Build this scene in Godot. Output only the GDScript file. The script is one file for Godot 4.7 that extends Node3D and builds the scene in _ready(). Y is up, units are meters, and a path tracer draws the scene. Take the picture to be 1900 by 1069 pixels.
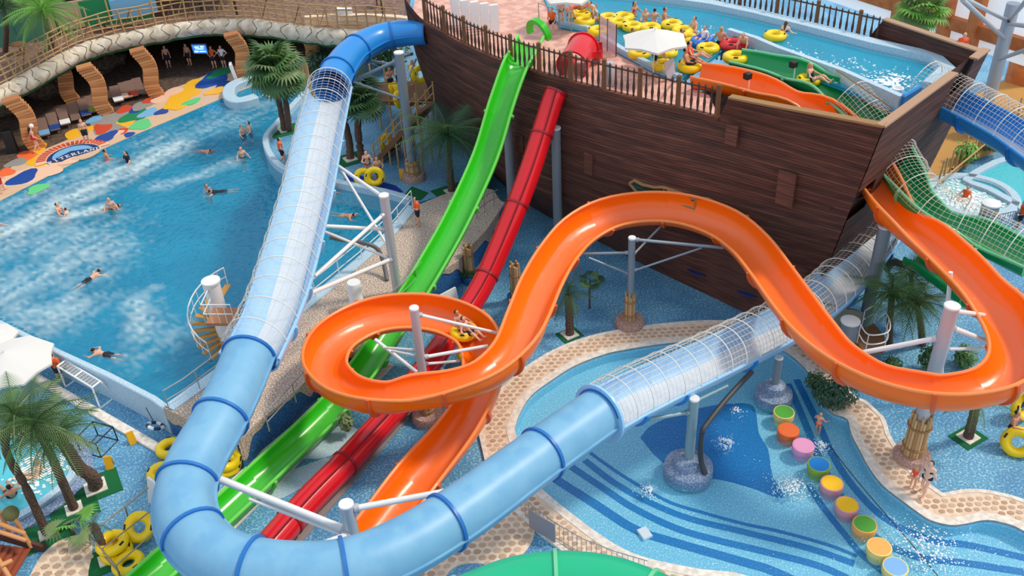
extends Node3D

# ---------------------------------------------------------------- survey of the hall
# The camera stands on a gallery 28 m above the tiled deck. spot() turns a bearing of the survey
# (a column and row of the 1900 x 1069 frame) and a height above the deck into a point of the hall.
const FOCAL := 1750.0
const EYE := Vector3(0, 28, 0)
const EYE_RIGHT := Vector3(0.99834, -0.04730, 0.03285)
const EYE_UP := Vector3(0.05757, 0.81993, -0.56956)
const EYE_FORWARD := Vector3(0.0, -0.57053, -0.82128)

var taken := {}
var M := {}
var rng := RandomNumberGenerator.new()
var noise := FastNoiseLite.new()


func spot(px: float, py: float, h := 0.0) -> Vector3:
	var r := EYE_RIGHT * ((px - 950.0) / FOCAL) + EYE_UP * ((534.5 - py) / FOCAL) + EYE_FORWARD
	return EYE + r * ((h - EYE.y) / r.y)


func row_of(p: Vector3) -> float:
	var d := p - EYE
	return 534.5 - FOCAL * d.dot(EYE_UP) / d.dot(EYE_FORWARD)


func height_over(base: Vector3, top_row: float) -> float:
	var lo := base.y
	var hi := 20.0
	for i in 24:
		var mid := (lo + hi) / 2.0
		if row_of(Vector3(base.x, mid, base.z)) > top_row:
			lo = mid
		else:
			hi = mid
	return lo


func spots(list: Array, h: float) -> Array:
	var out := []
	for q in list:
		out.append(spot(q[0], q[1], q[2] if q.size() > 2 else h))
	return out


func flat(list: Array) -> PackedVector2Array:
	var out := PackedVector2Array()
	for p in list:
		out.append(Vector2(p.x, p.z))
	return out


# a smooth curve through points, n samples per span
func smooth(pts: Array, n: int) -> Array:
	var out := []
	var last := pts.size() - 1
	for i in last:
		var a = pts[maxi(i - 1, 0)]
		var b = pts[i]
		var c = pts[i + 1]
		var d = pts[mini(i + 2, last)]
		for k in n:
			var t := float(k) / n
			out.append(b.cubic_interpolate(c, a, d, t))
	out.append(pts[last])
	return out


# even steps along a polyline
func even(pts: Array, step: float) -> Array:
	var out := [pts[0]]
	var left := step
	for i in pts.size() - 1:
		var a: Vector3 = pts[i]
		var b: Vector3 = pts[i + 1]
		var len := a.distance_to(b)
		var at := left
		while at <= len:
			out.append(a.lerp(b, at / len))
			at += step
		left = at - len
	return out


func run_length(pts: Array) -> float:
	var s := 0.0
	for i in pts.size() - 1:
		s += pts[i].distance_to(pts[i + 1])
	return s


# ---------------------------------------------------------------- shapes
class Shape:
	var st := SurfaceTool.new()
	var group := 1

	func _init() -> void:
		st.begin(Mesh.PRIMITIVE_TRIANGLES)

	func v(p: Vector3, uv := Vector2.ZERO) -> void:
		st.set_uv(uv)
		st.add_vertex(p)

	func tri(a: Vector3, b: Vector3, c: Vector3) -> void:
		v(a); v(b); v(c)

	func quad(a: Vector3, b: Vector3, c: Vector3, d: Vector3) -> void:
		v(a); v(b); v(c); v(a); v(c); v(d)

	func quad_uv(a: Vector3, b: Vector3, c: Vector3, d: Vector3, ua: Vector2, ub: Vector2, uc: Vector2, ud: Vector2) -> void:
		v(a, ua); v(b, ub); v(c, uc); v(a, ua); v(c, uc); v(d, ud)

	func hard() -> void:
		st.set_smooth_group(-1)

	func soft() -> void:
		group += 1
		st.set_smooth_group(group)

	# a box in a frame: centre, half sizes along the frame's axes
	func box(c: Vector3, half: Vector3, fr := Basis.IDENTITY, bevel := 0.0) -> void:
		hard()
		var x := fr.x * half.x
		var y := fr.y * half.y
		var z := fr.z * half.z
		if bevel <= 0.0:
			var p := [c - x - y - z, c + x - y - z, c + x + y - z, c - x + y - z, c - x - y + z, c + x - y + z, c + x + y + z, c - x + y + z]
			quad(p[0], p[1], p[2], p[3]); quad(p[5], p[4], p[7], p[6])
			quad(p[4], p[0], p[3], p[7]); quad(p[1], p[5], p[6], p[2])
			quad(p[3], p[2], p[6], p[7]); quad(p[4], p[5], p[1], p[0])
			return
		# chamfered: top and bottom rims drawn in
		var bx := fr.x * (half.x - bevel)
		var bz := fr.z * (half.z - bevel)
		var by := fr.y * (half.y - bevel)
		var lv := [[bx, bz, -y], [x, z, -by], [x, z, by], [bx, bz, y]]
		var rings := []
		for l in lv:
			rings.append([c - l[0] - l[1] + l[2], c + l[0] - l[1] + l[2], c + l[0] + l[1] + l[2], c - l[0] + l[1] + l[2]])
		for i in 3:
			for k in 4:
				quad(rings[i][k], rings[i][(k + 1) % 4], rings[i + 1][(k + 1) % 4], rings[i + 1][k])
		quad(rings[3][0], rings[3][1], rings[3][2], rings[3][3])
		quad(rings[0][3], rings[0][2], rings[0][1], rings[0][0])

	func beam(a: Vector3, b: Vector3, w: float, h: float) -> void:
		var t := (b - a).normalized()
		var s := t.cross(Vector3.UP)
		s = Vector3.RIGHT if s.length() < 0.01 else s.normalized()
		box((a + b) / 2.0, Vector3(w / 2.0, h / 2.0, a.distance_to(b) / 2.0), Basis(s, s.cross(t), t))

	# round bar from a to b
	func bar(a: Vector3, b: Vector3, ra: float, rb := -1.0, n := 8, caps := true) -> void:
		if rb < 0.0:
			rb = ra
		var t := (b - a).normalized()
		var s := t.cross(Vector3.UP)
		s = Vector3.RIGHT if s.length() < 0.01 else s.normalized()
		var u := s.cross(t)
		soft()
		var pa := []
		var pb := []
		for k in n:
			var w := TAU * k / n
			var d := s * cos(w) + u * sin(w)
			pa.append(a + d * ra)
			pb.append(b + d * rb)
		for k in n:
			quad(pa[k], pa[(k + 1) % n], pb[(k + 1) % n], pb[k])
		if caps:
			hard()
			for k in range(1, n - 1):
				tri(pa[0], pa[k + 1], pa[k])
				tri(pb[0], pb[k], pb[k + 1])

	# bar along a polyline
	func pipe(pts: Array, r, n := 8, caps := true, before = null, after = null) -> void:
		var prof := PackedVector2Array()
		for k in n:
			prof.append(Vector2(cos(TAU * k / n), sin(TAU * k / n)))
		sweep(pts, prof, true, r, caps, null, before, after)

	# sweep a profile (x to the side, y up) along points; size may be a number or one per point
	func sweep(pts: Array, prof: PackedVector2Array, closed: bool, size = 1.0, caps := true, rolls = null, before = null, after = null) -> void:
		var n := pts.size()
		var m := prof.size()
		var rings := []
		var along := 0.0
		var us := []
		for i in n:
			var p: Vector3 = pts[i]
			var from_p: Vector3 = before if i == 0 and before != null else pts[maxi(i - 1, 0)]
			var to_p: Vector3 = after if i == n - 1 and after != null else pts[mini(i + 1, n - 1)]
			var t := (to_p - from_p).normalized()
			var s := t.cross(Vector3.UP)
			s = Vector3.RIGHT if s.length() < 0.01 else s.normalized()
			var u := s.cross(t)
			if rolls != null:
				s = s.rotated(t, rolls[i])
				u = u.rotated(t, rolls[i])
			var k: float = size[i] if size is Array else float(size)
			var ring := []
			for q in prof:
				ring.append(p + (s * q.x + u * q.y) * k)
			rings.append(ring)
			if i > 0:
				along += p.distance_to(pts[i - 1])
			us.append(along)
		var segs := m if closed else m - 1
		soft()
		for j in segs:
			var j2 := (j + 1) % m
			if j > 0 or closed:
				var d0 := (prof[j] - prof[(j - 1 + m) % m]).normalized()
				var d1 := (prof[j2] - prof[j]).normalized()
				if d0.dot(d1) < 0.8 and j > 0:
					soft()
			for i in n - 1:
				quad_uv(rings[i][j], rings[i][j2], rings[i + 1][j2], rings[i + 1][j], Vector2(us[i], float(j)), Vector2(us[i], float(j + 1)), Vector2(us[i + 1], float(j + 1)), Vector2(us[i + 1], float(j)))
		if caps and closed:
			hard()
			var idx := Geometry2D.triangulate_polygon(prof)
			for k in range(0, idx.size(), 3):
				tri(rings[0][idx[k]], rings[0][idx[k + 1]], rings[0][idx[k + 2]])
				tri(rings[n - 1][idx[k]], rings[n - 1][idx[k + 2]], rings[n - 1][idx[k + 1]])

	# turned shape: list of (radius, height)
	func lathe(c: Vector3, prof: Array, n := 20, fr := Basis.IDENTITY) -> void:
		soft()
		for i in prof.size() - 1:
			if i > 0:
				var d0: Vector2 = (prof[i] - prof[i - 1]).normalized()
				var d1: Vector2 = (prof[i + 1] - prof[i]).normalized()
				if d0.dot(d1) < 0.75:
					soft()
			for k in n:
				var a := TAU * k / n
				var b := TAU * (k + 1) / n
				var ea := fr * Vector3(cos(a), 0, sin(a))
				var eb := fr * Vector3(cos(b), 0, sin(b))
				var p: Vector2 = prof[i]
				var q: Vector2 = prof[i + 1]
				quad(c + ea * p.x + fr.y * p.y, c + ea * q.x + fr.y * q.y, c + eb * q.x + fr.y * q.y, c + eb * p.x + fr.y * p.y)

	func ball(c: Vector3, r: Vector3, n := 10, fr := Basis.IDENTITY) -> void:
		soft()
		var rows := maxi(4, n / 2)
		for i in rows:
			var a0 := PI * i / rows - PI / 2
			var a1 := PI * (i + 1) / rows - PI / 2
			for k in n:
				var b0 := TAU * k / n
				var b1 := TAU * (k + 1) / n
				var p := func(a: float, b: float) -> Vector3: return c + fr * (Vector3(cos(a) * cos(b), sin(a), cos(a) * sin(b)) * r)
				quad(p.call(a0, b0), p.call(a1, b0), p.call(a1, b1), p.call(a0, b1))

	func torus(c: Vector3, big: float, small: float, fr := Basis.IDENTITY, n := 24, m := 10) -> void:
		soft()
		for i in n:
			for j in m:
				var p := func(a: int, b: int) -> Vector3:
					var w := TAU * a / n
					var q := TAU * b / m
					return c + fr * Vector3(cos(w) * (big + small * cos(q)), small * sin(q), sin(w) * (big + small * cos(q)))
				quad(p.call(i, j), p.call(i, j + 1), p.call(i + 1, j + 1), p.call(i + 1, j))

	# upright prism over an outline in x and z, with its top (and sides down to y0)
	func slab(outline: PackedVector2Array, y0: float, y1: float, bottom := false) -> void:
		hard()
		var idx := Geometry2D.triangulate_polygon(outline)
		for k in range(0, idx.size(), 3):
			var a := outline[idx[k]]
			var b := outline[idx[k + 1]]
			var c := outline[idx[k + 2]]
			if (b - a).cross(c - a) < 0.0:
				var w := b
				b = c
				c = w
			tri(Vector3(a.x, y1, a.y), Vector3(b.x, y1, b.y), Vector3(c.x, y1, c.y))
			if bottom:
				tri(Vector3(a.x, y0, a.y), Vector3(c.x, y0, c.y), Vector3(b.x, y0, b.y))
		if y0 < y1:
			var n := outline.size()
			for k in n:
				var a := outline[k]
				var b := outline[(k + 1) % n]
				quad(Vector3(a.x, y0, a.y), Vector3(b.x, y0, b.y), Vector3(b.x, y1, b.y), Vector3(a.x, y1, a.y))

	# a strip between two lines of points
	func strip(a: Array, b: Array) -> void:
		for i in mini(a.size(), b.size()) - 1:
			quad(a[i], a[i + 1], b[i + 1], b[i])

	func done() -> ArrayMesh:
		st.generate_normals()
		st.index()
		return st.commit()


# ---------------------------------------------------------------- objects
func numbered(called: String) -> String:
	var n: int = taken.get(called, 0)
	taken[called] = n + 1
	return called if n == 0 else "%s_%03d" % [called, n]


func tag(o: Node3D, label: String, category: String, group := "") -> Node3D:
	o.set_meta("label", label)
	o.set_meta("category", category)
	if group != "":
		o.set_meta("group", group)
	return o


func thing(called: String, label: String, category: String, at := Vector3.ZERO, group := "", turn := 0.0) -> Node3D:
	var o := Node3D.new()
	o.name = numbered(called)
	add_child(o)
	o.position = at
	o.rotation.y = turn
	return tag(o, label, category, group)


func put_mesh(mesh: Mesh, called: String, mat: Material, parent: Node3D = null) -> MeshInstance3D:
	var o := MeshInstance3D.new()
	o.mesh = mesh
	o.material_override = mat
	if parent == null:
		o.name = numbered(called)
		add_child(o)
	else:
		o.name = called
		parent.add_child(o, true)
	return o


# a shape drawn in hall coordinates becomes one object; under a thing it keeps its place in the hall
func put(s: Shape, called: String, mat: Material, parent: Node3D = null) -> MeshInstance3D:
	var o := put_mesh(s.done(), called, mat, parent)
	if parent != null:
		o.transform = hall_frame(parent).affine_inverse()
	return o


func hall_frame(o: Node3D) -> Transform3D:
	var t := Transform3D.IDENTITY
	var n: Node = o
	while n != self and n is Node3D:
		t = (n as Node3D).transform * t
		n = n.get_parent()
	return t


func structure(s: Shape, called: String, mat: Material, label := "", parent: Node3D = null) -> MeshInstance3D:
	var o := put(s, called, mat, parent)
	if parent == null:
		o.set_meta("kind", "structure")
		if label != "":
			o.set_meta("label", label)
	return o


func stuff(o: Node3D) -> Node3D:
	o.set_meta("kind", "stuff")
	return o


func copy_of(o: Node3D, label: String, at: Vector3, turn := 0.0, group := "") -> Node3D:
	var base: String = o.name
	var cut := base.rfind("_")
	if cut > 0 and base.substr(cut + 1).is_valid_int():
		base = base.substr(0, cut)
	var c: Node3D = o.duplicate()
	c.name = numbered(base)
	add_child(c)
	c.position = at
	c.rotation.y = turn
	c.set_meta("label", label)
	if group != "":
		c.set_meta("group", group)
	return c


# ---------------------------------------------------------------- materials
func mat(color: Color, rough := 0.6, metal := 0.0) -> StandardMaterial3D:
	var m := StandardMaterial3D.new()
	m.albedo_color = color
	m.roughness = rough
	m.metallic = metal
	return m


func noise_tex(size: int, freq: float, stops: Array, seed_: int, kind := FastNoiseLite.TYPE_SIMPLEX_SMOOTH, octaves := 4) -> NoiseTexture2D:
	var t := NoiseTexture2D.new()
	t.width = size
	t.height = size
	t.seamless = true
	t.generate_mipmaps = false
	var f := FastNoiseLite.new()
	f.noise_type = kind
	f.seed = seed_
	f.frequency = freq
	f.fractal_octaves = octaves
	t.noise = f
	var g := Gradient.new()
	var offs := PackedFloat32Array()
	var cols := PackedColorArray()
	for s in stops:
		offs.append(s[0])
		cols.append(s[1])
	g.offsets = offs
	g.colors = cols
	t.color_ramp = g
	return t


func ripple_tex(size: int, freq: float, strength: float, seed_: int) -> NoiseTexture2D:
	var t := NoiseTexture2D.new()
	t.width = size
	t.height = size
	t.seamless = true
	t.generate_mipmaps = false
	t.as_normal_map = true
	t.bump_strength = strength
	var f := FastNoiseLite.new()
	f.noise_type = FastNoiseLite.TYPE_SIMPLEX_SMOOTH
	f.seed = seed_
	f.frequency = freq
	f.fractal_octaves = 3
	t.noise = f
	return t


func grained(m: StandardMaterial3D, tex: Texture2D, per_metre: float) -> StandardMaterial3D:
	m.albedo_texture = tex
	m.uv1_triplanar = true
	m.uv1_world_triplanar = true
	m.uv1_scale = Vector3.ONE * per_metre
	return m


func rippled(m: StandardMaterial3D, tex: Texture2D, scale: float, per_metre: float) -> StandardMaterial3D:
	m.normal_enabled = true
	m.normal_texture = tex
	m.normal_scale = scale
	m.uv1_triplanar = true
	m.uv1_world_triplanar = true
	m.uv1_scale = Vector3.ONE * per_metre
	return m


func clear(m: StandardMaterial3D, alpha: float) -> StandardMaterial3D:
	m.transparency = BaseMaterial3D.TRANSPARENCY_ALPHA
	m.metallic_specular = 0.36
	m.albedo_color.a = alpha
	m.cull_mode = BaseMaterial3D.CULL_DISABLED
	return m


func c8(r: int, g: int, b: int) -> Color:
	return Color(r / 255.0, g / 255.0, b / 255.0)


func make_materials() -> void:
	var tile := noise_tex(512, 0.05, [[0.15, c8(66, 132, 178)], [0.42, c8(98, 164, 202)], [0.55, c8(120, 180, 212)], [0.75, c8(164, 206, 226)], [0.9, c8(198, 224, 236)]], 3, FastNoiseLite.TYPE_CELLULAR, 3)
	var clouds := noise_tex(512, 0.006, [[0.25, c8(205, 220, 232)], [0.5, c8(235, 242, 247)], [0.7, c8(255, 255, 255)]], 8)
	M.tile = grained(mat(c8(250, 250, 250), 0.45), tile, 0.45)
	M.tile.detail_enabled = true
	M.tile.detail_albedo = clouds
	M.tile.detail_blend_mode = BaseMaterial3D.BLEND_MODE_MUL
	M.tile.detail_uv_layer = BaseMaterial3D.DETAIL_UV_2
	M.tile.uv2_triplanar = true
	M.tile.uv2_world_triplanar = true
	M.tile.uv2_scale = Vector3.ONE * 0.09
	var pebble := noise_tex(512, 0.06, [[0.2, c8(122, 102, 90)], [0.4, c8(190, 172, 158)], [0.6, c8(218, 204, 192)], [0.85, c8(238, 230, 220)]], 11, FastNoiseLite.TYPE_CELLULAR, 2)
	M.pebble = grained(mat(c8(255, 250, 244), 0.85), pebble, 0.5)
	M.wall_blue = grained(mat(c8(255, 255, 255), 0.6), noise_tex(512, 0.05, [[0.2, c8(24, 70, 130)], [0.5, c8(40, 105, 165)], [0.8, c8(92, 152, 200)]], 12, FastNoiseLite.TYPE_CELLULAR, 3), 0.5)
	M.pool_light = grained(mat(c8(255, 255, 255), 0.5), noise_tex(512, 0.06, [[0.15, c8(92, 178, 216)], [0.5, c8(136, 208, 234)], [0.85, c8(194, 234, 244)]], 13, FastNoiseLite.TYPE_CELLULAR, 3), 0.5)
	M.pool_dark = grained(mat(c8(255, 255, 255), 0.5), noise_tex(512, 0.06, [[0.15, c8(0, 84, 160)], [0.5, c8(8, 112, 190)], [0.85, c8(40, 140, 205)]], 14, FastNoiseLite.TYPE_CELLULAR, 3), 0.5)
	M.pool_wall = grained(mat(c8(255, 255, 255), 0.5), noise_tex(512, 0.06, [[0.15, c8(150, 185, 205)], [0.5, c8(185, 208, 222)], [0.85, c8(215, 230, 238)]], 15, FastNoiseLite.TYPE_CELLULAR, 3), 0.5)
	M.kerb = grained(mat(c8(255, 252, 246), 0.7), noise_tex(256, 0.03, [[0.3, c8(216, 208, 200)], [0.7, c8(238, 232, 226)]], 16), 0.4)
	M.walk = grained(mat(c8(255, 250, 244), 0.85), noise_tex(256, 0.03, [[0.25, c8(222, 200, 178)], [0.75, c8(238, 220, 200)]], 17), 0.3)
	M.stone = []
	for k in 3:
		M.stone.append(mat([c8(194, 164, 138), c8(182, 152, 126), c8(204, 176, 150)][k], 0.9))
	var rip := ripple_tex(512, 0.018, 6.0, 21)
	var rip_fine := ripple_tex(512, 0.03, 8.0, 22)
	M.water = clear(rippled(mat(c8(40, 175, 212), 0.05), rip_fine, 0.8, 0.35), 0.14)
	M.ship_water = clear(rippled(mat(c8(40, 185, 215), 0.06), rip_fine, 0.8, 0.4), 0.4)
	M.deep_floor = grained(mat(c8(255, 255, 255), 0.6), noise_tex(256, 0.02, [[0.3, c8(0, 132, 172)], [0.7, c8(6, 152, 188)]], 23), 0.05)
	M.wave_ripple = rip
	M.foam = mat(c8(238, 248, 250), 0.55)
	M.orange = mat(c8(252, 112, 6), 0.24)
	M.orange_rim = mat(c8(254, 142, 74), 0.35)
	M.orange_dark = mat(c8(222, 92, 30), 0.4)
	M.orange_out = mat(c8(238, 106, 36), 0.35)
	M.green_slide = mat(c8(48, 190, 30), 0.2)
	M.green_rim = mat(c8(110, 214, 84), 0.3)
	M.emerald = mat(c8(10, 150, 84), 0.25)
	M.emerald_rim = mat(c8(110, 200, 150), 0.35)
	M.red_slide = mat(c8(214, 24, 34), 0.2)
	M.red_ring = mat(c8(150, 24, 34), 0.4)
	M.blue_tube = mat(c8(122, 176, 208), 0.42)
	M.blue_tube.albedo_texture = noise_tex(512, 0.008, [[0.25, c8(226, 240, 250)], [0.6, c8(255, 255, 255)]], 31)
	M.blue_tube.uv1_triplanar = true
	M.blue_tube.uv1_world_triplanar = true
	M.blue_tube.uv1_scale = Vector3.ONE * 0.2
	M.blue_deep = mat(c8(40, 136, 212), 0.3)
	M.blue_ring = mat(c8(30, 110, 186), 0.4)
	M.trough = mat(c8(166, 206, 240), 0.3)
	M.trough_side = mat(c8(150, 200, 238), 0.3)
	M.net = mat(c8(214, 206, 194), 0.8)
	M.hoop = mat(c8(232, 226, 216), 0.6)
	M.film = clear(rippled(mat(c8(255, 176, 120), 0.1), rip_fine, 1.0, 0.9), 0.16)
	M.film_green = clear(rippled(mat(c8(150, 235, 120), 0.1), rip_fine, 1.0, 0.9), 0.14)
	M.film_white = clear(rippled(mat(c8(240, 248, 255), 0.12), rip_fine, 1.0, 0.9), 0.45)
	M.film_foam = clear(rippled(mat(c8(240, 244, 246), 0.2), rip_fine, 1.0, 0.9), 0.72)
	M.steel = mat(c8(190, 192, 198), 0.4, 0.25)
	M.steel_dark = mat(c8(140, 148, 158), 0.4, 0.25)
	M.steel_white = mat(c8(232, 230, 228), 0.4)
	M.rail = mat(c8(176, 176, 172), 0.35, 0.5)
	M.iron = mat(c8(58, 46, 40), 0.6)
	M.white_paint = mat(c8(240, 240, 240), 0.5)
	M.canvas = mat(c8(226, 222, 216), 0.85)
	M.canvas.backlight_enabled = true
	M.canvas.backlight = Color(0.35, 0.35, 0.35)
	var plank := noise_tex(512, 0.01, [[0.25, c8(76, 50, 42)], [0.5, c8(100, 67, 55)], [0.75, c8(124, 84, 68)]], 41)
	M.hull = []
	for k in 4:
		M.hull.append(grained(mat([c8(226, 206, 200), c8(255, 232, 220), c8(200, 180, 178), c8(240, 210, 195)][k], 0.75), plank, 0.25))
		M.hull[k].uv1_scale = Vector3(0.1, 1.6, 0.1)
		M.hull[k].uv1_offset = Vector3(0.13 * k, 0.31 * k, 0.2 * k)
	M.painted_opening_green = mat(c8(26, 74, 62), 0.2)  # dark panel green, also standing in for shade inside the hull opening
	M.rope_trim = mat(c8(158, 118, 76), 0.8)
	M.cap_wood = mat(c8(176, 140, 112), 0.8)
	M.deck_plank = grained(mat(c8(255, 244, 240), 0.75), noise_tex(512, 0.012, [[0.3, c8(206, 160, 146)], [0.7, c8(230, 188, 172)]], 44), 0.2)
	M.baluster = mat(c8(84, 56, 42), 0.7)
	M.log_post = mat(c8(120, 82, 54), 0.85)
	M.bamboo = mat(c8(190, 152, 104), 0.75)
	M.bamboo_dark = mat(c8(120, 82, 52), 0.8)
	M.reed = []
	for k in 3:
		M.reed.append(mat([c8(198, 162, 114), c8(176, 138, 94), c8(214, 180, 134)][k], 0.85))
	M.terrazzo = grained(mat(c8(255, 250, 246), 0.6), noise_tex(256, 0.06, [[0.2, c8(150, 118, 108)], [0.6, c8(196, 164, 152)], [0.9, c8(222, 200, 188)]], 46, FastNoiseLite.TYPE_CELLULAR, 2), 0.8)
	M.purple_tile = grained(mat(c8(255, 255, 255), 0.5), noise_tex(256, 0.06, [[0.2, c8(60, 60, 140)], [0.6, c8(90, 96, 180)]], 47, FastNoiseLite.TYPE_CELLULAR, 2), 0.8)
	M.grey_tile = grained(mat(c8(255, 255, 255), 0.5), noise_tex(256, 0.06, [[0.2, c8(90, 112, 150)], [0.6, c8(150, 168, 190)], [0.9, c8(205, 214, 222)]], 48, FastNoiseLite.TYPE_CELLULAR, 2), 0.8)
	M.green_mat = grained(mat(c8(255, 255, 255), 0.95), noise_tex(256, 0.08, [[0.2, c8(0, 84, 44)], [0.8, c8(10, 116, 60)]], 49), 1.0)
	M.blue_mat = grained(mat(c8(255, 255, 255), 0.95), noise_tex(256, 0.08, [[0.2, c8(10, 44, 140)], [0.8, c8(24, 66, 168)]], 50), 1.0)
	M.bark = grained(mat(c8(255, 255, 255), 0.95), noise_tex(256, 0.04, [[0.2, c8(62, 46, 40)], [0.6, c8(104, 80, 66)], [0.9, c8(150, 120, 98)]], 51), 1.2)
	M.leaf = []
	for k in 4:
		M.leaf.append(mat([c8(62, 98, 58), c8(84, 122, 66), c8(44, 84, 66), c8(120, 140, 92)][k], 0.6))
		M.leaf[k].backlight_enabled = true
		M.leaf[k].backlight = Color(0.3, 0.36, 0.16)
		M.leaf[k].cull_mode = BaseMaterial3D.CULL_DISABLED
	M.leaf_bright = mat(c8(116, 172, 70), 0.6)
	M.leaf_bright.backlight_enabled = true
	M.leaf_bright.backlight = Color(0.3, 0.4, 0.1)
	M.yellow_tube = mat(c8(252, 212, 10), 0.3)
	M.blue_float = mat(c8(40, 120, 220), 0.35)
	M.red_float = mat(c8(214, 50, 54), 0.35)
	M.orange_float = mat(c8(240, 104, 60), 0.35)
	M.black = mat(c8(26, 26, 28), 0.6)
	M.skin = [mat(c8(226, 170, 140), 0.6), mat(c8(204, 142, 110), 0.6), mat(c8(240, 192, 166), 0.6)]
	for s in M.skin:
		s.subsurf_scatter_enabled = true
		s.subsurf_scatter_strength = 0.15
	M.hair = [mat(c8(34, 26, 22), 0.7), mat(c8(84, 56, 34), 0.7), mat(c8(196, 156, 96), 0.7)]
	M.vest = mat(c8(246, 100, 24), 0.7)
	M.cloth_dark = mat(c8(28, 30, 44), 0.8)
	M.cloth_red = mat(c8(214, 40, 44), 0.8)
	M.cloth_blue = mat(c8(40, 80, 170), 0.8)
	M.cloth_white = mat(c8(235, 235, 238), 0.8)
	M.cloth_purple = mat(c8(110, 50, 120), 0.8)
	M.cloth_coral = mat(c8(250, 84, 40), 0.7)
	M.log_white = grained(mat(c8(255, 255, 255), 0.85), noise_tex(512, 0.012, [[0.3, c8(190, 174, 150)], [0.55, c8(216, 204, 184)], [0.75, c8(230, 222, 206)]], 61), 0.2)
	M.balcony_floor = grained(mat(c8(255, 250, 246), 0.85), noise_tex(512, 0.02, [[0.3, c8(108, 84, 74)], [0.7, c8(140, 114, 100)]], 62), 0.2)
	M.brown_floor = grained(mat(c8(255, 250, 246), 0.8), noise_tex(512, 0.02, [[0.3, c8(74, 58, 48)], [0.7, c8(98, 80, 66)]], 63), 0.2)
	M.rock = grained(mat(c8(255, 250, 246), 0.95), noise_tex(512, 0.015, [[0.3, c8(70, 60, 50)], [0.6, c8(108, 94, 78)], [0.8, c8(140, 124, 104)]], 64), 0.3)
	M.pillar = []
	for k in 3:
		M.pillar.append(mat([c8(196, 132, 80), c8(180, 116, 68), c8(206, 144, 92)][k], 0.75))
	M.moss = mat(c8(40, 96, 50), 0.9)
	M.glulam = grained(mat(c8(255, 245, 238), 0.6), noise_tex(256, 0.01, [[0.3, c8(196, 112, 54)], [0.7, c8(222, 140, 80)]], 65), 0.3)
	M.rear_timber = grained(mat(c8(255, 250, 246), 0.8), noise_tex(256, 0.02, [[0.3, c8(110, 82, 62)], [0.7, c8(136, 104, 80)]], 66), 0.3)
	M.teal_panel = mat(c8(60, 120, 100), 0.6)
	M.window_white = mat(c8(244, 248, 250), 0.3)
	M.window_white.emission_enabled = true
	M.window_white.emission = c8(236, 242, 248)
	M.window_white.emission_energy_multiplier = 0.4
	M.lounge = mat(c8(128, 98, 86), 0.8)
	M.gold_wood = mat(c8(190, 140, 70), 0.7)
	for k in [["mos_yellow", c8(240, 178, 34)], ["mos_red", c8(206, 72, 44)], ["mos_orange", c8(240, 110, 60)], ["mos_blue", c8(24, 72, 150)], ["mos_grey", c8(150, 146, 142)], ["mos_green", c8(24, 132, 82)], ["mos_lime", c8(96, 200, 124)], ["mos_sky", c8(120, 176, 214)], ["mos_pink", c8(234, 190, 160)], ["mos_sand", c8(214, 180, 148)], ["mos_navy", c8(20, 54, 112)], ["disc_green", c8(86, 172, 60)], ["disc_orange", c8(236, 112, 52)], ["disc_pink", c8(232, 158, 200)], ["disc_blue", c8(20, 132, 214)], ["disc_yellow", c8(252, 196, 24)], ["disc_peach", c8(248, 176, 92)], ["disc_sky", c8(126, 180, 232)], ["disc_cream", c8(240, 214, 130)], ["disc_lime", c8(150, 180, 60)], ["disc_rose", c8(216, 150, 160)], ["sign_yellow", c8(240, 176, 20)]]:
		M[k[0]] = mat(k[1], 0.5)


# ---------------------------------------------------------------- camera and light
func make_camera_and_light() -> void:
	var cam := Camera3D.new()
	cam.name = "camera"
	cam.fov = rad_to_deg(2.0 * atan(534.5 / FOCAL))
	cam.near = 0.5
	cam.far = 400.0
	cam.transform = Transform3D(Basis(EYE_RIGHT, EYE_UP, -EYE_FORWARD).orthonormalized(), EYE)
	add_child(cam)
	cam.current = true
	var env := Environment.new()
	var sky := Sky.new()
	var air := ProceduralSkyMaterial.new()
	air.sky_top_color = c8(206, 220, 236)
	air.sky_horizon_color = c8(236, 240, 244)
	air.ground_bottom_color = c8(150, 140, 130)
	air.ground_horizon_color = c8(220, 220, 220)
	air.sun_angle_max = 1.0
	sky.sky_material = air
	env.background_mode = Environment.BG_SKY
	env.sky = sky
	env.ambient_light_source = Environment.AMBIENT_SOURCE_SKY
	env.background_energy_multiplier = 1.12
	env.tonemap_mode = Environment.TONE_MAPPER_LINEAR
	env.tonemap_exposure = 1.0
	env.sdfgi_enabled = true
	env.ssao_enabled = true
	env.ssil_enabled = true
	var we := WorldEnvironment.new()
	we.environment = env
	add_child(we)
	var sun := DirectionalLight3D.new()
	sun.name = "sun"
	sun.light_color = Color(1.0, 0.95, 0.88)
	sun.light_energy = 0.78
	sun.light_angular_distance = 8.0
	sun.shadow_enabled = true
	add_child(sun)
	sun.look_at_from_position(Vector3.ZERO, Vector3(-0.85, -1.1, 0.12), Vector3.UP)


# ---------------------------------------------------------------- pools, decks and walks
var kid_pool := PackedVector2Array()
var hex_mesh: ArrayMesh


func outline_of(list: Array, h: float, n := 4) -> PackedVector2Array:
	var pts := spots(list, h)
	pts.append(pts[0])
	var s := smooth(pts, n)
	s.pop_back()
	return flat(s)


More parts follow.
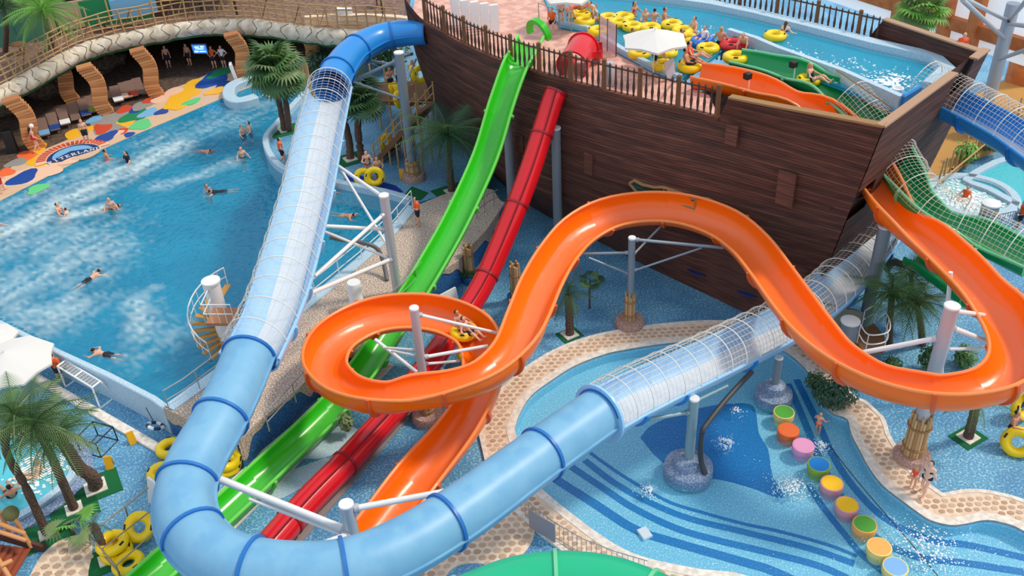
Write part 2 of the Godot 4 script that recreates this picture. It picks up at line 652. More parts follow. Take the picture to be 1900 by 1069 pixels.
func ring_of(inner: PackedVector2Array, d0: float, d1: float, y0: float, y1: float) -> Shape:
	var s := Shape.new()
	s.hard()
	var n := inner.size()
	var clockwise := Geometry2D.is_polygon_clockwise(inner)
	var out := func(k: int, d: float) -> Vector2:
		var e: Vector2 = (inner[(k + 1) % n] - inner[(k - 1 + n) % n]).normalized()
		var nn := Vector2(e.y, -e.x)
		return inner[k] + (-nn if clockwise else nn) * d
	for k in n:
		var a: Vector2 = out.call(k, d0)
		var b: Vector2 = out.call((k + 1) % n, d0)
		var c: Vector2 = out.call((k + 1) % n, d1)
		var d: Vector2 = out.call(k, d1)
		s.quad(Vector3(a.x, y1, a.y), Vector3(b.x, y1, b.y), Vector3(c.x, y1, c.y), Vector3(d.x, y1, d.y))
		s.quad(Vector3(a.x, y0, a.y), Vector3(b.x, y0, b.y), Vector3(b.x, y1, b.y), Vector3(a.x, y1, a.y))
		s.quad(Vector3(d.x, y1, d.y), Vector3(c.x, y1, c.y), Vector3(c.x, y0, c.y), Vector3(d.x, y0, d.y))
	return s


# the band between two outlines, joined by a hairline cut
func band_between(outer: PackedVector2Array, inner: PackedVector2Array, y0: float, y1: float) -> Shape:
	var hole := inner.duplicate()
	if Geometry2D.is_polygon_clockwise(hole) == Geometry2D.is_polygon_clockwise(outer):
		hole.reverse()
	var best := INF
	var at := Vector2i.ZERO
	for i in outer.size():
		for k in range(0, hole.size(), 3):
			var d := outer[i].distance_squared_to(hole[k])
			if d < best:
				best = d
				at = Vector2i(i, k)
	var key := PackedVector2Array()
	for i in outer.size() + 1:
		key.append(outer[(at.x + i) % outer.size()])
	var nudge := (outer[(at.x + 1) % outer.size()] - outer[at.x]).normalized() * -0.002
	key[key.size() - 1] += nudge
	for k in hole.size() + 1:
		key.append(hole[(at.y + k) % hole.size()])
	key[outer.size() + 1] += nudge
	var s := Shape.new()
	s.slab(key, y1, y1)
	for ring in [outer, hole]:
		for k in ring.size():
			var a: Vector2 = ring[k]
			var b: Vector2 = ring[(k + 1) % ring.size()]
			s.quad(Vector3(a.x, y0, a.y), Vector3(b.x, y0, b.y), Vector3(b.x, y1, b.y), Vector3(a.x, y1, a.y))
	return s


# stamped stones laid in a honeycomb inside an outline and outside a hole; the nearest ones are single pieces
func lay_stones(parent: Node3D, outline: PackedVector2Array, hole: PackedVector2Array, y: float, size: float, most: int) -> void:
	var box := Rect2(outline[0], Vector2.ZERO)
	for p in outline:
		box = box.expand(p)
	var seats := []
	var row := 0
	var z := box.position.y
	while z < box.end.y:
		var x := box.position.x + (size * 0.55 if row % 2 else 0.0)
		while x < box.end.x:
			var p := Vector2(x, z)
			if Geometry2D.is_point_in_polygon(p, outline) and (hole.is_empty() or not Geometry2D.is_point_in_polygon(p, hole)):
				var d := Vector3(x, y, z) - EYE
				var dep := d.dot(EYE_FORWARD)
				var sx := 950.0 + FOCAL * d.dot(EYE_RIGHT) / dep
				var sy := 534.5 - FOCAL * d.dot(EYE_UP) / dep
				if sx > -20 and sx < 1920 and sy < 1090:
					seats.append([dep, Vector3(x, y, z)])
			x += size * 1.1
		z += size * 0.86
		row += 1
	seats.sort_custom(func(a, b): return a[0] < b[0])
	var rest := Shape.new()
	var n_rest := 0
	for i in seats.size():
		var turn := rng.randf_range(-0.3, 0.3)
		var grow := size * rng.randf_range(0.86, 1.0)
		var t := Transform3D(Basis(Vector3.UP, turn).scaled(Vector3(grow, 1, grow * 0.8)), seats[i][1])
		if i < most:
			var o := put_mesh(hex_mesh, "stone", M.stone[rng.randi() % 3], parent)
			o.transform = hall_frame(parent).affine_inverse() * t
		else:
			rest.hard()
			n_rest += 1
			for k in 6:
				var a := Vector3(cos(TAU * k / 6), 0, sin(TAU * k / 6)) * 0.5
				var b := Vector3(cos(TAU * (k + 1) / 6), 0, sin(TAU * (k + 1) / 6)) * 0.5
				var up := Vector3(0, 0.018, 0)
				rest.tri(t * (up), t * (a * 0.86 + up), t * (b * 0.86 + up))
				rest.quad(t * a, t * b, t * (b * 0.86 + up), t * (a * 0.86 + up))
	if n_rest:
		stuff(put(rest, "far_stones", M.stone[0], parent))


func make_floor() -> void:
	var h := Shape.new()
	h.hard()
	for k in 6:
		var a := Vector3(cos(TAU * k / 6), 0, sin(TAU * k / 6)) * 0.5
		var b := Vector3(cos(TAU * (k + 1) / 6), 0, sin(TAU * (k + 1) / 6)) * 0.5
		var up := Vector3(0, 0.018, 0)
		h.tri(up, a * 0.86 + up, b * 0.86 + up)
		h.quad(a, b, b * 0.86 + up, a * 0.86 + up)
	hex_mesh = h.done()

	kid_pool = outline_of([[955, 800], [964, 772], [985, 738], [1023, 709], [1066, 682], [1117, 662], [1160, 652], [1240, 640], [1330, 634], [1410, 640], [1460, 658], [1502, 698], [1518, 742], [1545, 770], [1571, 781], [1579, 809], [1595, 840], [1613, 873], [1637, 904], [1671, 931], [1702, 954], [1726, 969], [1763, 978], [1793, 975], [1824, 969], [1854, 972], [1900, 990], [1990, 1060], [1900, 1200], [1600, 1170], [1400, 1076], [1300, 1060], [1203, 1040], [1153, 1020], [1115, 997], [1077, 969], [1041, 941], [1001, 906], [975, 868]], 0.0, 3)
	# deck with the pool cut out of it
	var rect := PackedVector2Array([Vector2(-95, -6), Vector2(-95, -130), Vector2(95, -130), Vector2(95, -6)])
	var hole := kid_pool.duplicate()
	if Geometry2D.is_polygon_clockwise(hole) == Geometry2D.is_polygon_clockwise(rect):
		hole.reverse()
	var near := 0
	for k in hole.size():
		if hole[k].y > hole[near].y:
			near = k
	var gate := hole[near]
	var key := PackedVector2Array([Vector2(gate.x - 0.002, -6)])
	key.append_array(rect)
	key.append(Vector2(gate.x + 0.002, -6))
	key.append(gate + Vector2(0.002, 0))
	for k in range(1, hole.size()):
		key.append(hole[(near + k) % hole.size()])
	key.append(gate - Vector2(0.002, 0))
	var s := Shape.new()
	s.slab(key, 0, 0)
	structure(s, "floor", M.tile, "mottled pale blue mosaic tile deck of the water park")

	# kid pool
	var f := Shape.new()
	f.slab(kid_pool, -0.5, -0.5)
	f.hard()
	for k in kid_pool.size():
		var a := kid_pool[k]
		var b := kid_pool[(k + 1) % kid_pool.size()]
		f.quad(Vector3(a.x, -0.5, a.y), Vector3(b.x, -0.5, b.y), Vector3(b.x, 0.1, b.y), Vector3(a.x, 0.1, a.y))
	var pf := structure(f, "pool_floor", M.pool_light, "light blue mosaic floor of the shallow pool with dark stripes")
	var lines := [
		[[[1026, 886], [1102, 934], [1178, 982], [1254, 1007], [1380, 1043], [1440, 1062], [1540, 1110]], 0.2],
		[[[1060, 866], [1127, 911], [1178, 944], [1254, 980], [1329, 1002], [1420, 1024], [1533, 1055], [1640, 1110]], 0.16],
		[[[1085, 854], [1140, 896], [1203, 931], [1279, 962], [1380, 987], [1503, 1018], [1585, 1046]], 0.15],
		[[[1092, 838], [1153, 881], [1236, 929], [1304, 951], [1380, 972], [1442, 985], [1533, 1010], [1590, 1032]], 0.08],
		[[[1478, 704], [1498, 745], [1520, 790], [1548, 850], [1585, 905], [1640, 960], [1720, 1000], [1800, 1012], [1900, 1035]], 0.16],
		[[[1462, 712], [1480, 752], [1500, 800], [1524, 860], [1556, 915], [1610, 985], [1690, 1030], [1800, 1046], [1900, 1062]], 0.16],
		[[[1500, 900], [1530, 945], [1566, 990], [1600, 1030], [1640, 1062]], 0.14],
	]
	for l in lines:
		var st := Shape.new()
		st.sweep(smooth(spots(l[0], -0.49), 6), PackedVector2Array([Vector2(-l[1], 0), Vector2(l[1], 0)]), false, 1.0, false)
		put(st, "dark_stripe", M.pool_dark, pf)
	var dk := Shape.new()
	dk.slab(outline_of([[1188, 812], [1203, 794], [1232, 778], [1300, 757], [1357, 749], [1398, 754], [1408, 803], [1425, 834], [1433, 880], [1452, 924], [1396, 906], [1345, 892], [1280, 880], [1228, 857]], -0.49), -0.5, -0.49)
	put(dk, "dark_patch", M.pool_dark, pf)
	var w := Shape.new()
	w.slab(kid_pool, -0.12, -0.12)
	structure(w, "pool_water", M.water, "clear rippled water of the shallow children's pool")
	var grow := func(d: float) -> PackedVector2Array:
		var best := PackedVector2Array()
		for q in Geometry2D.offset_polygon(kid_pool, d, Geometry2D.JOIN_ROUND):
			if q.size() > best.size():
				best = q
		return best
	structure(band_between(grow.call(0.36), kid_pool, 0.0, 0.12), "trim_1", M.kerb, "white stone kerb around the shallow pool")
	var walk := structure(band_between(grow.call(1.36), grow.call(0.36), 0.0, 0.1), "walkway", M.walk, "beige stamped stone walkway around the shallow pool")
	lay_stones(walk, grow.call(1.28), grow.call(0.45), 0.1, 0.3, 300)
	structure(band_between(grow.call(1.54), grow.call(1.36), 0.0, 0.13), "trim_2", M.kerb, "narrow pale kerb outside the beige walkway")
	# beige patches
	var pa := Shape.new()
	var patch := outline_of([[905, 905], [955, 940], [985, 965], [992, 985], [985, 1010], [960, 1038], [925, 1050], [870, 1046], [835, 1060], [800, 1110], [760, 1100], [790, 1030], [840, 970]], 0.0)
	pa.slab(patch, 0.0, 0.05)
	var pw := structure(pa, "stone_patch", M.walk, "beige stamped stone paving beside the blue tube")
	lay_stones(pw, patch, PackedVector2Array(), 0.05, 0.34, 150)
	var pb := Shape.new()
	var patch2 := outline_of([[60, 1062], [80, 1030], [110, 1005], [140, 998], [165, 1004], [172, 1022], [165, 1060], [150, 1120], [40, 1130]], 0.0)
	pb.slab(patch2, 0.0, 0.05)
	var pw2 := structure(pb, "stone_patch", M.walk, "beige paving patch with large brown stones, bottom left corner")
	lay_stones(pw2, patch2, PackedVector2Array(), 0.05, 0.4, 90)
	# pale painted surf on the deck beside the red chute
	for q in [[[470, 900], [520, 880], [570, 862], [610, 850], [600, 880], [560, 905], [520, 925], [480, 925]], [[560, 850], [600, 800], [640, 790], [665, 800], [640, 830], [600, 850]]]:
		var sf := Shape.new()
		sf.slab(outline_of(q, 0.0), 0.0, 0.006)
		structure(sf, "surf_mosaic", M.pool_wall, "pale mosaic wave laid in the blue deck by the red chute")


func make_wave_pool() -> void:
	var shore := smooth(spots([[-150, 446], [-80, 412], [0, 373], [121, 311], [210, 268], [328, 218], [429, 176], [500, 150], [556, 148]], 1.1), 6)
	var rim := spots([[566, 180], [552, 200], [515, 238], [496, 262], [499, 288], [521, 316], [560, 330], [617, 343], [716, 363], [764, 378], [726, 424], [668, 477], [627, 511], [560, 566], [440, 660], [312, 752], [202, 693], [106, 650], [0, 598], [-150, 524]], 1.1)
	var edge := shore + rim
	var line := flat(edge)
	var w := Shape.new()
	w.slab(line, 1.1, 1.1)
	var wm: StandardMaterial3D = clear(rippled(mat(c8(0, 150, 186), 0.05), M.wave_ripple, 0.8, 0.16), 0.4)
	structure(w, "wave_pool_water", wm, "turquoise water of the big wave pool")
	var f := Shape.new()
	f.slab(line, 0.1, 0.1)
	f.soft()
	var inner := []
	for p in shore:
		inner.append(Vector3(p.x + 5.0, 0.1, p.z + 9.0))
	for i in shore.size() - 1:
		f.quad(shore[i] - Vector3(0, 0.02, 0), shore[i + 1] - Vector3(0, 0.02, 0), inner[i + 1], inner[i])
	structure(f, "wave_pool_floor", M.deep_floor, "turquoise painted floor of the wave pool sloping up to the beach")

	# foam: thin ragged sheets of froth, some painting sunlit water at lower left
	var bands := [
		[[[-60, 452], [20, 430], [90, 390], [160, 352], [240, 315], [330, 270]], 1.5, 0.8],
		[[[-40, 408], [60, 362], [130, 330], [200, 298]], 0.9, 0.45],
		[[[120, 402], [155, 394], [190, 386]], 0.7, 0.95],
		[[[-40, 470], [40, 452], [120, 440], [175, 440]], 2.6, 0.4],  # this and the next two bands paint the sunlit patch as froth
		[[[-20, 560], [60, 520], [140, 480], [185, 470]], 2.4, 0.5],
		[[[-20, 620], [40, 590], [100, 590], [150, 560]], 1.8, 0.5],
		[[[252, 560], [262, 590], [268, 620]], 1.0, 0.6],
		[[[270, 545], [300, 530]], 0.5, 0.4],
		[[[290, 345], [340, 335], [380, 322], [430, 300]], 0.8, 0.42],
		[[[420, 215], [470, 195], [520, 190]], 2.2, 0.22],
		[[[300, 262], [380, 240], [450, 215]], 2.2, 0.3],
		[[[185, 515], [215, 505]], 0.6, 0.45],
		[[[255, 660], [300, 640], [330, 620]], 1.2, 0.25],
	]
	var dense := []
	for b in bands:
		dense.append([even(smooth(spots(b[0], 1.1), 5), 0.5), b[1], b[2]])
	noise.seed = 5
	noise.frequency = 0.9
	noise.fractal_octaves = 3
	var cell := 0.24
	var field := {}
	var reach := func(x: int, z: int) -> float:
		var k := Vector2i(x, z)
		if field.has(k):
			return field[k]
		return 0.0
	for b in dense:
		var r: float = b[1]
		for p in b[0]:
			var n := int(ceil(r * 1.6 / cell))
			var cx := int(round(p.x / cell))
			var cz := int(round(p.z / cell))
			for i in range(-n, n + 1):
				for j in range(-n, n + 1):
					var k := Vector2i(cx + i, cz + j)
					var dx: float = k.x * cell - p.x
					var dz: float = k.y * cell - p.z
					var d := (dx * dx + dz * dz) / (r * r)
					if d < 2.5:
						var val: float = b[2] * exp(-d * 1.3)
						if val > field.get(k, 0.0):
							field[k] = val
	var lie := Vector2(shore[30].x - shore[8].x, shore[30].z - shore[8].z).normalized()
	var fo := Shape.new()
	fo.st.set_smooth_group(1)
	var value := {}
	for k in field:
		var q := Vector2(k.x * cell, k.y * cell)
		if not Geometry2D.is_point_in_polygon(q, line):
			continue
		var su := q.dot(lie)
		var sv := q.dot(Vector2(-lie.y, lie.x))
		var nz := noise.get_noise_2d(su * 0.45, sv * 1.9) * 0.9 + noise.get_noise_2d(su * 1.6 + 40.0, sv * 4.2) * 0.8
		value[k] = clampf(field[k] * 0.62 + nz * 0.42 * (0.35 + field[k]) - 0.04, 0.0, 0.66)
	for k in value:
		var ok := true
		var vs := []
		for o in [Vector2i(0, 0), Vector2i(1, 0), Vector2i(1, 1), Vector2i(0, 1)]:
			if not value.has(k + o):
				ok = false
				break
			vs.append(value[k + o])
		if not ok or maxf(maxf(vs[0], vs[1]), maxf(vs[2], vs[3])) < 0.03:
			continue
		var c := [Vector3(k.x * cell, 1.115, k.y * cell), Vector3((k.x + 1) * cell, 1.115, k.y * cell), Vector3((k.x + 1) * cell, 1.115, (k.y + 1) * cell), Vector3(k.x * cell, 1.115, (k.y + 1) * cell)]
		for i in [0, 1, 2, 0, 2, 3]:
			fo.st.set_color(Color(0.78, 0.93, 0.92, vs[i]))
			fo.v(c[i] + Vector3(0, vs[i] * 0.04, 0))
	var fm := mat(Color.WHITE, 0.7)
	fm.vertex_color_use_as_albedo = true
	fm.transparency = BaseMaterial3D.TRANSPARENCY_ALPHA
	var foam := put(fo, "foam", fm)
	foam.set_meta("kind", "stuff")
	tag(foam, "white froth of breaking waves, with a sunlit patch painted as froth, over the turquoise pool", "foam")

	# low wall between the pool and the lower deck
	var wall := Shape.new()
	var wl := spots([[309, 756], [285, 738], [202, 695], [106, 651], [0, 598], [-300, 470]], 1.47)
	for i in wl.size():
		wl[i].y = 0.0
	wall.sweep(wl, PackedVector2Array([Vector2(-0.15, 0), Vector2(0.15, 0), Vector2(0.15, 1.43), Vector2(0.11, 1.47), Vector2(-0.11, 1.47), Vector2(-0.15, 1.43)]), true, 1.0)
	structure(wall, "wall_front", M.pool_wall, "pale grey mosaic wall holding back the wave pool")
	# curved rim by the double palm
	var rimw := Shape.new()
	var rw := smooth(spots([[566, 180], [548, 200], [515, 238], [496, 262], [499, 288], [521, 316], [560, 332], [617, 345], [716, 365], [764, 380]], 1.1), 4)
	for i in rw.size():
		rw[i].y = 0.0
	rimw.sweep(rw, PackedVector2Array([Vector2(-0.2, 0), Vector2(0.2, 0), Vector2(0.2, 1.5), Vector2(0.14, 1.56), Vector2(-0.14, 1.56), Vector2(-0.2, 1.5)]), true, 1.0)
	structure(rimw, "wall_back", M.pool_wall, "curved pale rim wall of the wave pool near the palms")
	# raised tiled deck behind that rim, where the palms and the tube carriers stand
	var up := Shape.new()
	var up_line := spots([[566, 180], [548, 200], [515, 238], [496, 262], [499, 288], [521, 316], [560, 332], [617, 345], [716, 365], [764, 380], [830, 360], [895, 352], [900, 320], [860, 260], [815, 222], [800, 170], [760, 120], [640, 120]], 1.1)
	up.slab(flat(up_line), 0.0, 1.12)
	structure(up, "raised_deck", M.tile, "raised blue tiled deck between the wave pool and the ship")

	# pebbled plateau beside the pool
	var base := spots([[322, 806], [392, 842], [456, 872], [486, 838], [540, 793], [600, 735], [690, 650], [770, 590], [850, 533], [905, 472], [938, 420]], 0.0)
	var back := spots([[928, 372], [915, 352], [880, 345], [820, 362], [766, 384], [728, 430], [670, 483], [629, 517], [562, 572], [442, 666], [314, 758]], 1.6)
	var pl := Shape.new()
	pl.slab(flat(base + back), 1.6, 1.6)
	var pt := structure(pl, "plateau", M.pebble, "pebble-washed concrete plateau between pool and slides")
	var face := Shape.new()
	face.hard()
	for i in base.size() - 1:
		var a: Vector3 = base[i]
		var b: Vector3 = base[i + 1]
		face.quad(a, b, b + Vector3(0, 1.59, 0), a + Vector3(0, 1.59, 0))
	put(face, "blue_face", M.wall_blue, pt)
	# pebble drips hanging down over the blue face
	rng.seed = 77
	var drip := Shape.new()
	drip.hard()
	var walk := even(base, 0.14)
	var deep := []
	for i in walk.size():
		var w1 := sin(i * 0.23) * 0.5 + 0.5
		deep.append(clampf(0.3 + 0.55 * w1 * w1 + 0.3 * sin(i * 0.61 + 1.0) * w1 + 0.25 * sin(i * 0.09), 0.15, 1.35))
	for i in walk.size() - 1:
		var a: Vector3 = walk[i]
		var b: Vector3 = walk[i + 1]
		var o := (b - a).normalized().cross(Vector3.UP) * 0.05
		if o.dot(EYE - a) < 0:
			o = -o
		var top := Vector3(0, 1.605, 0)
		drip.quad(a + o + top, b + o + top, b + o + Vector3(0, 1.6 - deep[i + 1], 0), a + o + Vector3(0, 1.6 - deep[i], 0))
		drip.quad(a + top, b + top, b + o + top, a + o + top)
	put(drip, "pebble_drips", M.pebble, pt)
	# kerb along the plateau's pool edge
	var kb := Shape.new()
	kb.sweep(spots([[766, 384], [728, 430], [670, 483], [629, 517], [562, 572], [442, 666], [314, 758]], 1.6), PackedVector2Array([Vector2(-0.3, -0.5), Vector2(0.3, -0.5), Vector2(0.3, 0.06), Vector2(-0.3, 0.06)]), true, 1.0)
	structure(kb, "trim_3", M.pool_wall, "pale blue mosaic kerb along the plateau's pool edge")


# ---------------------------------------------------------------- slides
func channel_profile(w: float, d: float, t: float, n := 12) -> PackedVector2Array:
	var p := PackedVector2Array()
	for k in n + 1:
		var a := PI + PI * k / n
		p.append(Vector2(cos(a) * w / 2.0, sin(a) * d))
	for k in n + 1:
		var a := TAU - PI * k / n
		p.append(Vector2(cos(a) * (w / 2.0 + t), sin(a) * (d + t)))
	return p


func bank(path: Array, most: float) -> Array:
	var out := []
	var n := path.size()
	for i in n:
		var a: Vector3 = path[maxi(i - 2, 0)]
		var b: Vector3 = path[i]
		var c: Vector3 = path[mini(i + 2, n - 1)]
		var d0 := Vector2(b.x - a.x, b.z - a.z)
		var d1 := Vector2(c.x - b.x, c.z - b.z)
		var turn := 0.0
		if d0.length() > 0.01 and d1.length() > 0.01:
			turn = d0.angle_to(d1) / ((d0.length() + d1.length()) / 2.0)
		out.append(clampf(turn * 1.6, -most, most))
	for pass_ in 4:
		var o := out.duplicate()
		for i in range(1, n - 1):
			out[i] = (o[i - 1] + o[i] * 2.0 + o[i + 1]) / 4.0
	return out


# an open chute: sections between flanges, rounded rims, a film of water
func open_chute(t: Node3D, path: Array, w: float, d: float, inside: Material, rim: Material, flange: Material, film: Material, most := 0.32, each := 3.0) -> void:
	var step := run_length(path) / path.size()
	var per := maxi(2, int(round(each / step)))
	var rolls := bank(path, most)
	var prof := channel_profile(w, d, 0.07)
	var i := 0
	while i < path.size() - 1:
		var j := mini(i + per, path.size() - 1)
		if path.size() - 1 - j < 2:
			j = path.size() - 1
		var piece := path.slice(i, j + 1)
		var pr := rolls.slice(i, j + 1)
		var s := Shape.new()
		var before = path[i - 1] if i > 0 else null
		var after = path[j + 1] if j < path.size() - 1 else null
		s.sweep(piece, prof, true, 1.0, true, pr, before, after)
		var sec := put(s, "section", inside, t)
		for side in [-1.0, 1.0]:
			var rs := Shape.new()
			var rp := PackedVector2Array()
			for k in 8:
				rp.append(Vector2(side * (w / 2.0 + 0.035) + 0.075 * cos(TAU * k / 8), 0.075 * sin(TAU * k / 8)))
			rs.sweep(piece, rp, true, 1.0, true, pr, before, after)
			put(rs, "rim", rim, sec)
		if i > 0:
			var f := Shape.new()
			var a: Vector3 = path[i]
			var dir: Vector3 = (path[mini(i + 1, path.size() - 1)] - path[i - 1]).normalized() * 0.06
			f.sweep([a - dir, a + dir], channel_profile(w + 0.1, d + 0.05, 0.14), true, 1.0, true, [rolls[i], rolls[i]])
			put(f, "flange", flange, t)
		i = j
	if film != null:
		var fs := Shape.new()
		var fp := PackedVector2Array()
		for k in 7:
			var a := PI * (1.32 + 0.36 * k / 6.0)
			fp.append(Vector2(cos(a) * w / 2.0 * 0.98, sin(a) * d * 0.97))
		fs.sweep(path, fp, false, 1.0, false, rolls)
		put(fs, "water_film", film, t)


func ring_at(s: Shape, c: Vector3, dir: Vector3, r0: float, r1: float, w: float, n := 28, from := 0.0, to := TAU) -> void:
	var t := dir.normalized()
	var side := t.cross(Vector3.UP).normalized()
	var up := side.cross(t)
	s.soft()
	var prof := [[r0, -w], [r1, -w], [r1, w], [r0, w]]
	for j in 4:
		s.soft()
		var p = prof[j]
		var q = prof[(j + 1) % 4]
		for k in n:
			var a := from + (to - from) * k / n
			var b := from + (to - from) * (k + 1) / n
			var ea := side * cos(a) + up * sin(a)
			var eb := side * cos(b) + up * sin(b)
			s.quad(c + ea * p[0] + t * p[1], c + eb * p[0] + t * p[1], c + eb * q[0] + t * q[1], c + ea * q[0] + t * q[1])


# a closed tube: sections between flange rings, a seam on either side
func closed_tube(t: Node3D, path: Array, r, body: Material, ring: Material, each := 3.0, seam := true) -> void:
	var step := run_length(path) / path.size()
	var per := maxi(2, int(round(each / step)))
	var radius := func(i: int) -> float: return r[i] if r is Array else float(r)
	var i := 0
	while i < path.size() - 1:
		var j := mini(i + per, path.size() - 1)
		if path.size() - 1 - j < 2:
			j = path.size() - 1
		var rs := []
		for k in range(i, j + 1):
			rs.append(radius.call(k))
		var s := Shape.new()
		var before = path[i - 1] if i > 0 else null
		var after = path[j + 1] if j < path.size() - 1 else null
		s.pipe(path.slice(i, j + 1), rs, 28, false, before, after)
		var sec := put(s, "section", body, t)
		if seam:
			for side in [-1.0, 1.0]:
				var q := Shape.new()
				var rr := []
				q.sweep(path.slice(i, j + 1), PackedVector2Array([Vector2(side * 0.99, -0.03), Vector2(side * 1.09, -0.03), Vector2(side * 1.09, 0.03), Vector2(side * 0.99, 0.03)]), true, rs, true, null, before, after)
				put(q, "seam", body, sec)
		var f := Shape.new()
		var dir: Vector3 = path[mini(i + 1, path.size() - 1)] - path[maxi(i - 1, 0)]
		var rad: float = radius.call(i)
		ring_at(f, path[i], dir, rad * 0.97, rad * 1.085, 0.055)
		put(f, "flange_ring", ring, t)
		i = j
	var e := Shape.new()
	var n := path.size() - 1
	ring_at(e, path[n], path[n] - path[n - 1], radius.call(n) * 0.97, radius.call(n) * 1.085, 0.055)
	put(e, "flange_ring", ring, t)


# netting over an open chute: hoops and knotted wires
func net_cover(t: Node3D, path: Array, r: float, from: float, to: float, hoop_step: float, mesh_step: float, lift := 0.0) -> void:
	var pts := even(path, mesh_step)
	var n := pts.size()
	var frames := []
	for i in n:
		var dir: Vector3 = (pts[mini(i + 1, n - 1)] - pts[maxi(i - 1, 0)]).normalized()
		var side := dir.cross(Vector3.UP).normalized()
		frames.append([pts[i] + Vector3(0, lift, 0), side, side.cross(dir)])
	var arc := func(i: int, a: float, rr: float) -> Vector3: return frames[i][0] + (frames[i][1] * cos(a) + frames[i][2] * sin(a)) * rr
	var wires := Shape.new()
	var m := int((to - from) * r / mesh_step)
	for i in n:
		var line := []
		for k in 13:
			line.append(arc.call(i, from + (to - from) * k / 12.0, r))
		wires.pipe(line, 0.008, 3, false)
	for k in m + 1:
		var line := []
		for i in n:
			line.append(arc.call(i, from + (to - from) * k / m, r))
		wires.pipe(line, 0.008, 3, false)
	stuff(put(wires, "netting", M.net, t))
	var per := maxi(1, int(round(hoop_step / mesh_step)))
	for i in range(0, n, per):
		var line := []
		for k in 17:
			line.append(arc.call(i, from + (to - from) * k / 16.0, r + 0.02))
		var h := Shape.new()
		h.pipe(line, 0.024, 6)
		put(h, "hoop", M.hoop, t)


func paths(list: Array, n := 5) -> Array:
	return smooth(spots(list, 0.0), n)


